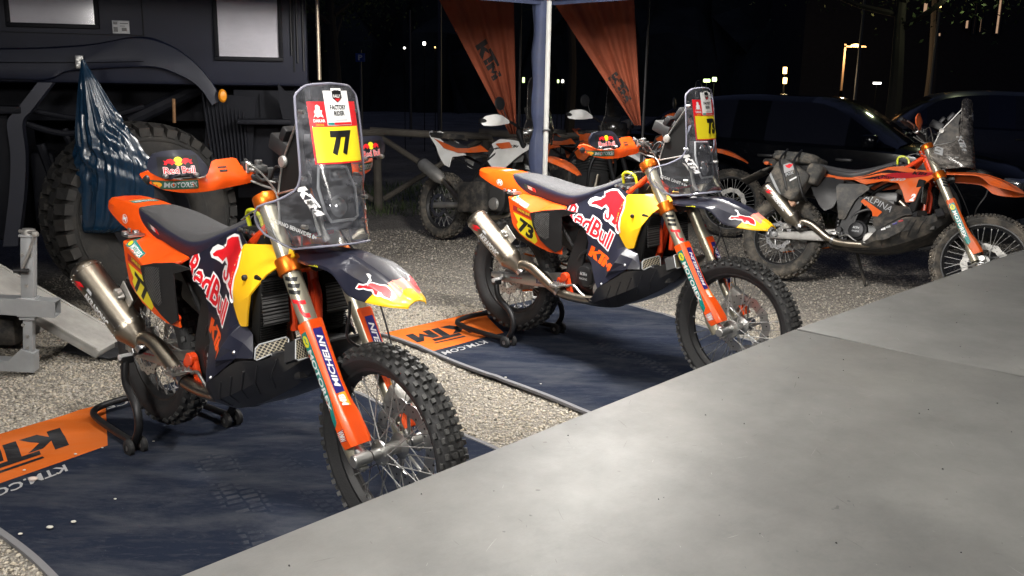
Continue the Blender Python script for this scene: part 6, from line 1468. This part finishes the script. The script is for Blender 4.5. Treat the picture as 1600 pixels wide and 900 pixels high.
g.build('rim',WRM,wt);g=G();g.lathe([(.283,-wd*.372),(.2865,-wd*.378),(.290,-wd*.372)],(0,0,0),(0,1,0),64);g.build('rim_lip',K['alucast'],wt)
for k in range(10):
    a=k*PI/5;g=G();g.cyl((math.cos(a)*.12,-.055,math.sin(a)*.12),(math.cos(a)*.12,-.085,math.sin(a)*.12),.012,6);g.build('wheel_nut',K['dark'],wt)
# box hung under the bag and the blue bag itself
g=G();g.box((-.03+.02,-.42,.60),(.28,.10,.09),(0,.06,0),.006);bx=g.build('metal_bracket_box',mat('grey box steel',(.05,.05,.053),.45,.5),None);bx.matrix_world=TM0
tag(bx,'small dark metal box below the blue bag in front of the big tyre','box')
BG=mat('blue plastic sheet',(.003,.017,.038),.22,bump=.22,bscale=20,rvar=.06,spec=.6)
r5=random.Random(5);rows=[];nz=70;na=120
key=[(1.62,-.105,.010,.010),(1.58,-.10,.022,.016),(1.50,-.085,.055,.035),(1.38,-.065,.095,.05),(1.22,-.035,.150,.075),(1.12,-.005,.185,.085),(1.0,.025,.220,.095),(.88,.03,.225,.10),(.74,.015,.225,.10),(.64,.0,.215,.095),(.585,-.03,.19,.085),(.555,-.07,.13,.06),(.545,-.08,.03,.02)]
kz=np.array([k[0] for k in key])[::-1]
for i in range(nz+1):
    z=1.62-(1.62-.545)*(i/nz);cx,wx,wy=[float(np.interp(z,kz,np.array([k[c] for k in key])[::-1])) for c in(1,2,3)]
    row=[]
    for j in range(na):
        a=2*PI*j/na;t=(1.62-z)/1.05
        f=1+.05*math.sin(13*a+2*math.sin(3*t)+1.2*t)*min(1,t*3)+.045*math.sin(27*a+1+4*t)*min(1,t*2)+.025*math.sin(49*a+5*t)
        cr=math.exp(-((z-1.12-.12*math.cos(a))/.07)**2)*.10*math.sin(9*a+40*z)+.035*math.sin(17*z*3+5*a)*math.exp(-((z-1.0)/.14)**2)
        f+=cr;row.append((cx+.05+wx*.94*math.cos(a)*f,-.43+wy*math.sin(a)*f,z-.02-.03*math.sin(a*2+1)*t*(1-t)))
    rows.append(row)
g=G();g.grid(rows,closeu=True,cap=True);bg_=g.build('blue_bag',BG,None,75);bg_.matrix_world=TM0;tag(bg_,'crumpled dark blue plastic sheet bag hanging from the truck arch over the big tyre','bag')
# ---------------- jack frame and ramp planks at the left ----------------
GA=mat('grey painted steel',(.33,.34,.35),.45,.2,var=.1,rvar=.1);WO=mat('weathered grey plank',(.34,.33,.31),.75,bump=.4,bscale=30,var=.25,vscale=5)
jb=onz(40,578);JK=empty('support_jack','grey steel crank jack leg standing on the gravel beside the planks','jack',None,place(jb.x+.02,jb.y,0,R(8))@Matrix.Rotation(R(5),4,'Y'))
g=G();g.box((0,0,.16),(.047,.047,.30),bev=.004);g.build('inner_leg',GA,JK)
g=G();g.box((0,0,.50),(.062,.060,.44),bev=.005);g.build('outer_leg',GA,JK)
g=G();g.lathe([(.001,.03),(.03,.028),(.036,.0)],(0,0,.72),(0,0,1),16);g.tube([(-.04,-.01,.735),(.03,-.03,.735),(.05,-.05,.735)],.010,8);g.lathe([(.001,.02),(.014,.018),(.016,0),(.010,-.01)],(.05,-.05,.735),(0,-1,0),12);g.tube([(.045,-.05,.73),(.02,-.055,.64),(-.012,-.06,.555)],.007,8,3);jc=g.build('crank',K['alucast'],JK)
g=G();g.tube([(-.05,-.062,.54),(.02,-.062,.545)],.012,10);g.build('crank_grip',K['black'],jc)
g=G();g.extr([(-.5,0),(.035,0),(.035,.10),(-.03,.12),(-.09,.055),(-.5,.055)],(0,-.04,.0),(1,0,0),(0,0,1),(0,.08,0));g.build('foot',GA,JK)
g=G()
for (a,b,c,d) in((-.26,-.003,.60,.006),(-.26,-.093,.60,.006)):pass
g.box((-.17,0,.305),(.62,.006,.0001) if False else (.62,.085,.006));g.box((-.17,0,.385),(.62,.085,.006));g.box((-.17,-.043,.345),(.62,.005,.085));g.box((-.17,.043,.345),(.62,.005,.085));g.box((.0,0,.345),(.09,.09,.10),bev=.004);g.build('cross_tube',GA,JK)
for (bx_,bz_) in((-.02,.62),(.02,.62),(0,.46),(-.02,.25),(0,.19),(0,.13)):
    g=G();g.cyl((bx_,-.030 if bz_>.3 else -.023,bz_),(bx_,-.038 if bz_>.3 else -.031,bz_),.009,6);g.build('bolt',K['alucast'],JK)
for zc in(.285,.715):
    g=G();g.box((0,0,zc),(.076,.074,.013),bev=.004);g.build('collar',GA,JK)
e0=onz(163,550);pd=Vector((-.93,-.05,0)).normalized()
def plank(o,d,L,w,t,rise,label,dx=0):
    mw=Matrix.Translation(o);g=G();a=math.atan2(rise,L)
    g.box((-L/2,0,t/2),(L,w,t),bev=.006);g.box((-L/2,-w/2+.01,t*.9),(L*.98,.02,t*.5),bev=.004);g.box((-L/2,w/2-.01,t*.9),(L*.98,.02,t*.5),bev=.004)
    ob=g.build('ramp_plank',WO,None);ob.matrix_world=Matrix.Translation(o)@Matrix.Rotation(d,4,'Z')@Matrix.Rotation(a,4,'Y');return tag(ob,label,'plank')
plank(e0+Vector((0.02,0.02,.0)),R(-4),2.0,.30,.05,1.12,'weathered grey ramp plank sloping down to the gravel behind the silencer')
plank(e0+Vector((-.55,.35,.0)),R(-2),1.6,.18,.05,.35,'dark low plank lying under the sloping ramp plank')
g=G();g.box((0,0,.1),(.5,.3,.16),bev=.03);b2=g.build('rubber_block',K['blackd'],None);b2.location=onz(-20,535);tag(b2,'dark rubber block on the gravel behind the jack at the left edge','block')
# dark mat behind the planks
g=G();q=[onz(95,548,.004),onz(168,560,.004),onz(240,545,.004),onz(235,496,.004),onz(140,506,.004)];g.extr([(p.x,p.y) for p in q],(0,0,0),(1,0,0),(0,1,0),(0,0,.006));tag(g.build('floor_mat',INKC,None),'dark mat on the gravel behind the ramp plank','mat')
# ---------------- wooden fence ----------------
FW=mat('weathered fence pole',(.13,.115,.095),.85,bump=.6,bscale=24,var=.3,vscale=4)
FE=empty('wooden_fence','rustic wooden pole fence with slanting braces behind the parked motorcycles','fence',None,Matrix.Translation((0,11,0)))
xs_=[-1.62-1.28*k for k in range(4,-1,-1)]+[-.34+1.28*k for k in range(0,5)]
for i,x in enumerate(xs_):
    j=rng.normal()*.02;g=G();g.tube([(x,0,-.05),(x+j,0,.45),(x,0,.93)],[.055,.05,.048],9);g.build('post',FW,FE)
    if i<len(xs_)-1:
        x2=xs_[i+1];g=G();g.tube([(x-.08,-.05,.90+rng.normal()*.01),((x+x2)/2,-.055,.885),(x2+.08,-.05,.90+rng.normal()*.01)],[.045,.042,.045],9,3);g.build('rail',FW,FE)
        m=(x+x2)/2
        g=G();g.tube([(x+.04,-.04,.84),(x2-.06,-.05,.10)],.034,8);g.build('brace',FW,FE)
        g=G();g.tube([(x2-.04,.05,.84),(x+.06,.05,.10)],.034,8);g.build('brace',FW,FE)
# ---------------- cars ----------------
CP=mat('black car paint',(.002,.0025,.004),.12,.0,coat=.0,spec=.12);CG=mat('dark car glass',(.004,.004,.005),.06,coat=.5);CW=mat('grey alloy',(.22,.22,.22),.35,.8)
def car(mw,label,paint,h=1.46,L=4.45,Wd=1.82):
    root=empty('parked_car',label,'car','cars parked in the dark',mw);w=Wd/2
    # body lower: sections along x (rear 0 .. front L)
    S_=[(0,.42,.80,.80),(.06,.34,.92,.86),(.30,.28,.98,.90),(.9,.26,.97,.905),(1.8,.25,.95,.91),(2.8,.25,.93,.91),(3.3,.26,.90,.90),(3.9,.28,.82,.87),(4.25,.32,.72,.78),(4.42,.38,.60,.60)]
    rows=[]
    for x,z0,z1,hw in S_:
        hw*=w/.91;x*=L/4.45
        rows.append([(x,-hw*.94,z0),(x,-hw,z0+.16),(x,-hw*1.01,z0+(z1-z0)*.55),(x,-hw*.97,z1-.03),(x,-hw*.88,z1),(x,0,z1+.03),(x,hw*.88,z1),(x,hw*.97,z1-.03),(x,hw*1.01,z0+(z1-z0)*.55),(x,hw,z0+.16),(x,hw*.94,z0)])
    rows=[[tuple(q) for q in r] for r in catmull([np.array(r) for r in rows],3)]
    g=G();g.grid(rows,closeu=False,cap=True);g.build('body',paint,root,40)
    T_=[(.25,.97,.70),(.75,h-.10,.60),(1.3,h,.57),(2.0,h+.0,.57),(2.5,h-.05,.58),(3.15,.94,.70)]
    rows=[]
    for x,z,hw in T_:
        x*=L/4.45;hw*=w/.91;zb=.93
        rows.append([(x,-w*.88,zb),(x,-(w*.88+hw)/2-.02,(zb+z)/2),(x,-hw-.03,z-.05),(x,-hw*.8,z),(x,0,z+.015),(x,hw*.8,z),(x,hw+.03,z-.05),(x,(w*.88+hw)/2+.02,(zb+z)/2),(x,w*.88,zb)])
    rows=[[tuple(q) for q in r] for r in catmull([np.array(r) for r in rows],4)]
    g=G();nr=len(rows);g.grid(rows,mi=lambda i,j:1 if (j in(0,1,6,7) and 2<i<nr-4 and i not in(9,10)) or i>=nr-7 and 1<j<6 or (i<4 and 2<j<5) else 0);g.build('cabin',[paint,CG],root,35)
    for x in(.85,3.45):
        for s in(-1,1):
            x_=x*L/4.45;g=G();c=(x_,s*(w-.10),.33);g.lathe([(.20,-.10),(.30,-.10),(.33,-.07),(.33,.07),(.30,.10),(.20,.10)],c,(0,s,0),32);wh=g.build('wheel',K['rubberd'],root)
            g=G();g.lathe([(.001,.06),(.05,.07),(.07,.04),(.19,.03),(.205,.09),(.21,.10)],c,(0,s,0),32)
            for k in range(10):
                a=k*PI/5;g.tube([(c[0]+math.cos(a)*.05,c[1]+s*.07,c[2]+math.sin(a)*.05),(c[0]+math.cos(a)*.2,c[1]+s*.085,c[2]+math.sin(a)*.2)],.012,6)
            g.build('rim',CW,wh)
            g=G();g.lathe([(.345,.005),(.375,.012),(.375,-.1),(.345,-.1)],(x_,s*w*.985,.34),(0,s,0),32);g.build('wheel_arch',K['black'],root)
    for s in(-1,1):
        g=G();g.box((4.22*L/4.45,s*w*.72,.66),(.22,.34,.11),(0,.2,s*.3),.03);g.build('headlight',K['glass'],root)
        g=G();g.box((2.95*L/4.45,s*(w+.08),1.0),(.13,.20,.13),bev=.04);g.build('door_mirror',paint,root)
        g=G();g.box((1.9*L/4.45,s*w*.995,.80),(.16,.03,.03),bev=.01);g.box((2.7*L/4.45,s*w*.995,.80),(.16,.03,.03),bev=.01);g.build('door_handle',K['dark'],root)
    return root
yaw=R(-33)
def carplace(px,py,yaw,wx=3.45,wy=-.81):
    p=onz(px,py);c,s=math.cos(yaw),math.sin(yaw);return place(p.x-(wx*c-wy*s),p.y-(wx*s+wy*c),0,yaw)
car(carplace(1432,384,yaw),'black hatchback parked behind the dusty orange motorcycle',CP,1.40)
p_=onz(1650,330);car(place(p_.x-1.2,p_.y+3.2,0,R(-12)),'dark blue car parked farther back at the right edge',mat('dark blue car paint',(.004,.006,.02),.3,coat=.3),1.47)
# ---------------- background: trees, posts, sign, building, lights ----------------
LE=mat('night foliage',(.07,.10,.035),.8,var=.4,vscale=2);BK_=mat('bark',(.06,.05,.04),.9,bump=.6,bscale=14)
def tree(x,y,h,cr,label,seed,low=.45):
    r=random.Random(seed);root=empty('tree',label,'tree','trees standing in the dark behind the fence',Matrix.Translation((x,y,0)))
    g=G();top=(r.uniform(-.3,.3),0,h*.8);g.tube([(0,0,-.1),(.05,0,h*.25),(top[0]*.5,0,h*.5),top],[.16,.12,.09,.03],9,4);tips=[]
    for k in range(9):
        a=r.uniform(0,6.28);z=h*r.uniform(low,.75);l=cr*r.uniform(.6,1.0);e=(math.cos(a)*l,math.sin(a)*l,z+l*.5);g.tube([(0.05,0,z-.2),(e[0]*.5,e[1]*.5,z+.15),e],[.06,.04,.012],6,3);tips.append(e)
    g.build('trunk',BK_,root)
    rg=np.random.default_rng(seed);n=8000;cs=np.array(tips+[(top[0],0,h*.85),(0,0,h*.7)])
    ci=rg.integers(0,len(cs),n);P=cs[ci]+rg.normal(size=(n,3))*np.array([cr*.26,cr*.26,cr*.22]);P=P[:n]
    s=rg.uniform(.025,.06,n);U=rg.normal(size=(n,3));U/=np.linalg.norm(U,axis=1)[:,None];V=np.cross(U,rg.normal(size=(n,3)));V/=np.linalg.norm(V,axis=1)[:,None]
    v=np.stack([P-U*s[:,None],P+V*s[:,None]*.45,P+U*s[:,None],P-V*s[:,None]*.45],1).reshape(-1,3)
    me=bpy.data.meshes.new('crown');me.from_pydata(v.tolist(),[],np.arange(n*4).reshape(-1,4).tolist());me.materials.append(LE);o=bpy.data.objects.new('crown',me);COL.objects.link(o);o.parent=root
tree(-3.3,17,5.2,1.7,'tree with a loose crown left of the parking sign',11)
tree(6.6,16.5,5.4,2.3,'tree with hanging branches above the hatchback',12,.5)
tree(10.5,24,7.5,2.6,'tree in front of the lit facade at the right',13)
tree(1.5,26,8,3.0,'large dark tree straight behind the canopy pole',14)
tree(-7.5,22,7.5,2.6,'dark tree far behind the truck',15)
PM=mat('galvanised post',(.09,.09,.10),.5,.5)
def post(px,py,Y,h,label,nm='lamp_post',head=None,cat='lamp post',r=.035):
    b=at(px,py,Y);root=empty(nm,label,cat,'thin posts in the dark background',Matrix.Translation((b.x,Y,0)))
    g=G();g.tube([(0,0,0),(0,0,h)],[r,r*.7],8);g.build('pole',PM,root)
    if head:
        g=G();g.tube([(0,0,h-.05),(.15,-.1,h+.08),(.45,-.2,h+.1)],.02,6,3);g.box((.6,-.25,h+.1),(.4,.18,.07),bev=.03);hd=g.build('lamp_head',K['dark'],root)
        g=G();g.box((.6,-.25,h+.055),(.28,.12,.02));g.build('lamp_lens',head,hd)
    return root
WL=mat('white lamp glow',(.8,.8,.8),.5,emit=((1,.95,.85),5));YLm=mat('warm lamp glow',(.8,.6,.3),.5,emit=((1,.62,.2),4));GLm=mat('greenish lamp glow',(.6,.8,.4),.5,emit=((.75,1,.4),2.2));BLm=mat('blue sign face',(.02,.08,.35),.4)
post(687,100,14,5,'slim grey post left of the left flag');post(1463,60,20,6.5,'tall grey post in front of the lit facade');post(1345,60,19,5.0,'grey post beside the warm wall lamp');post(641,80,24,3.2,'dim post with a plate far behind the fence')
s_=at(563,90,15);SG=empty('parking_sign','small blue parking sign on a grey post behind the fence','sign',None,Matrix.Translation((s_.x,15,0)))
g=G();g.tube([(0,.03,0),(0,.03,s_.z+.12)],.018,8);g.build('post',PM,SG);g=G();g.box((0,0,s_.z),(.15,.012,.13),bev=.01);sp=g.build('sign_plate',BLm,SG)
decal('lettering',txt('P',.04),(Vector((-.035,-.2,s_.z-.04)),Vector((.035,-.2,s_.z-.04)),Vector((-.035,-.2,s_.z+.045))),K['white'],sp,(0,1,0),.002)
def light(px,py,Y,w,h,m_,label,cat='lamp'):
    p=at(px,py,Y);root=empty('distant_lamp',label,cat,'distant lights in the dark',Matrix.Translation((p.x,Y,0)))
    g=G();g.tube([(0,0,0),(0,0,p.z-h/2)],.009,5);g.build('post',K['rad'],root);g=G();g.box((0,-.02,p.z),(w,.06,h),bev=min(w,h)*.3);g.build('bulb',m_,root)
for px,py,w,h,m_,lb in((663,68,.06,.07,WL,'small white lamp left of the left flag, the brightest there'),(632,75,.035,.04,WL,'tiny white lamp left of the parking lights'),(680,74,.02,.03,YLm,'faint warm lamp beside the slim post'),(818,125,.05,.11,GLm,'greenish lamp between the left flag and the pole'),(872,127,.04,.07,GLm,'greenish lamp just right of the pole'),(879,127,.05,.06,WL,'white lamp just right of the pole'),
    (1104,126,.14,.07,GLm,'pair of yellow green lamps above the number 73 screen'),(1116,124,.09,.09,GLm,'yellow green lamp above the number 73 screen at right'),(1370,130,.16,.04,WL,'white strip lamp above the car roof'),(1226,110,.08,.14,YLm,'warm lamp above another left of the facade'),(1226,126,.08,.13,YLm,'warm lamp low over the dark ground'),(1468,8,.06,.10,YLm,'warm lamp at the top of the tall post')):
    light(px,py,20,w,h,m_,lb)
# building with a lit porch and lit facade pieces
BW=mat('dark plaster wall',(.015,.016,.022),.9,bump=.3,var=.2);LW=mat('lit room',(.5,.4,.3),.8,emit=((1,.62,.38),.35));LW2=mat('lit porch',(.6,.4,.2),.8,emit=((1,.55,.2),.8))
bc=at(1450,60,30);BD=empty('building','dark building with a few warm lit openings at the right background','building',None,Matrix.Translation((bc.x,30,0)))
g=G();g.box((.6,2,3.6),(9,4,7.2));g.build('wall',BW,BD);g=G();g.box((.6,2,7.3),(9.6,4.6,.2));g.build('roof',K['dark'],BD)
for px0,px1,py0,py1,m_ in((1520,1527,0,52,LW),(1555,1566,0,52,LW),(1508,1514,32,44,LW),(1442,1450,5,22,LW),(1455,1470,52,56,LW),(1530,1534,30,50,LW)):
    a=at(px0,py1,29.95);b=at(px1,py0,29.95);w_=abs(b.x-a.x);h_=abs(b.z-a.z);cx=(a.x+b.x)/2-bc.x;cz=(a.z+b.z)/2
    g=G()
    for (x,z,ww,hh) in((cx-w_/2-.03,cz,.06,h_+.12),(cx+w_/2+.03,cz,.06,h_+.12),(cx,cz-h_/2-.03,w_,.06),(cx,cz+h_/2+.03,w_,.06)):g.box((x,-.03,z),(ww,.08,hh))
    f=g.build('window',K['dark'],BD);g=G();g.box((cx,-.012,cz),(w_,.01,h_));g.build('pane',m_,f)
pl=at(1336,72,24);PH=empty('porch_lamp','warm shaded lamp over a pale post in the dark right background','lamp',None,Matrix.Translation((pl.x,24,0)))
g=G();g.box((-.25,0,pl.z-.6),(.05,.05,1.3));g.box((0,0,pl.z-.01),(.55,.05,.04));g.box((-.25,0,pl.z/2-.6),(.05,.05,pl.z-1.0));g.build('post',mat('lit post',(.35,.22,.12),.8),PH)
g=G();g.lathe([(.001,.06),(.10,.04),(.14,0),(.001,-.01)],(.0,-.06,pl.z),(0,0,1),16);g.build('lamp_shade',YLm,PH)
def glow(x,y,z,e,col=(1,.7,.4),r=.1):
    L=bpy.data.lights.new('glow light','POINT');L.energy=e;L.color=col;L.shadow_soft_size=r;o=bpy.data.objects.new('glow_light',L);COL.objects.link(o);o.location=(x,y,z)
glow(pl.x,23.7,pl.z-.15,60)
q_=at(1226,118,19.8);glow(q_.x,19.6,q_.z,25);q_=at(1468,8,19.7);glow(q_.x-1.5,15.6,q_.z-.1,12,(.9,1,.6));q_=at(1110,126,19.7);glow(q_.x,19.6,q_.z,12,(.8,1,.5))  # light set forward of the tall post is added to brighten tree leaves
# wooded slope closing the view
HM=mat('dark wooded slope',(.030,.035,.028),.95,bump=1,bscale=1.2,var=.5,vscale=.6)
rg=np.random.default_rng(9);g=G();rows=[]
for i in range(12):
    row=[]
    for j in range(150):
        a=-1.25+2.5*j/149;d=44+i*2.2;h=[0,3,5,7.5,8.5,10,11,12.5,13,14,14,14][i];row.append((math.sin(a)*d+rg.normal()*.5,math.cos(a)*d+rg.normal()*.6,-.2 if i==0 else h*(1+.12*math.sin(j*.33)+.08*math.sin(j*.9+1))+rg.normal()*.45))
    rows.append(row)
g.grid(rows);tag(g.build('wooded_hill',HM,None,0),kind='structure')
# low grass verge along the fence
rg=np.random.default_rng(4);n=9000;X=rg.uniform(-4.5,6,n);Y=rg.uniform(10.4,13.5,n);Hh=rg.uniform(.03,.12,n);A=rg.uniform(0,6.28,n)
v=np.stack([np.stack([X-np.cos(A)*.006,Y-np.sin(A)*.006,np.full(n,-.02)],1),np.stack([X+np.cos(A)*.006,Y+np.sin(A)*.006,np.full(n,-.02)],1),np.stack([X+rg.normal(size=n)*.03,Y+rg.normal(size=n)*.03,Hh],1)],1).reshape(-1,3)
me=bpy.data.meshes.new('grass');me.from_pydata(v.tolist(),[],np.arange(n*3).reshape(-1,3).tolist());me.materials.append(LE);o=bpy.data.objects.new('grass',me);COL.objects.link(o);tag(o,'short rough grass along the foot of the fence','grass',kind='stuff')
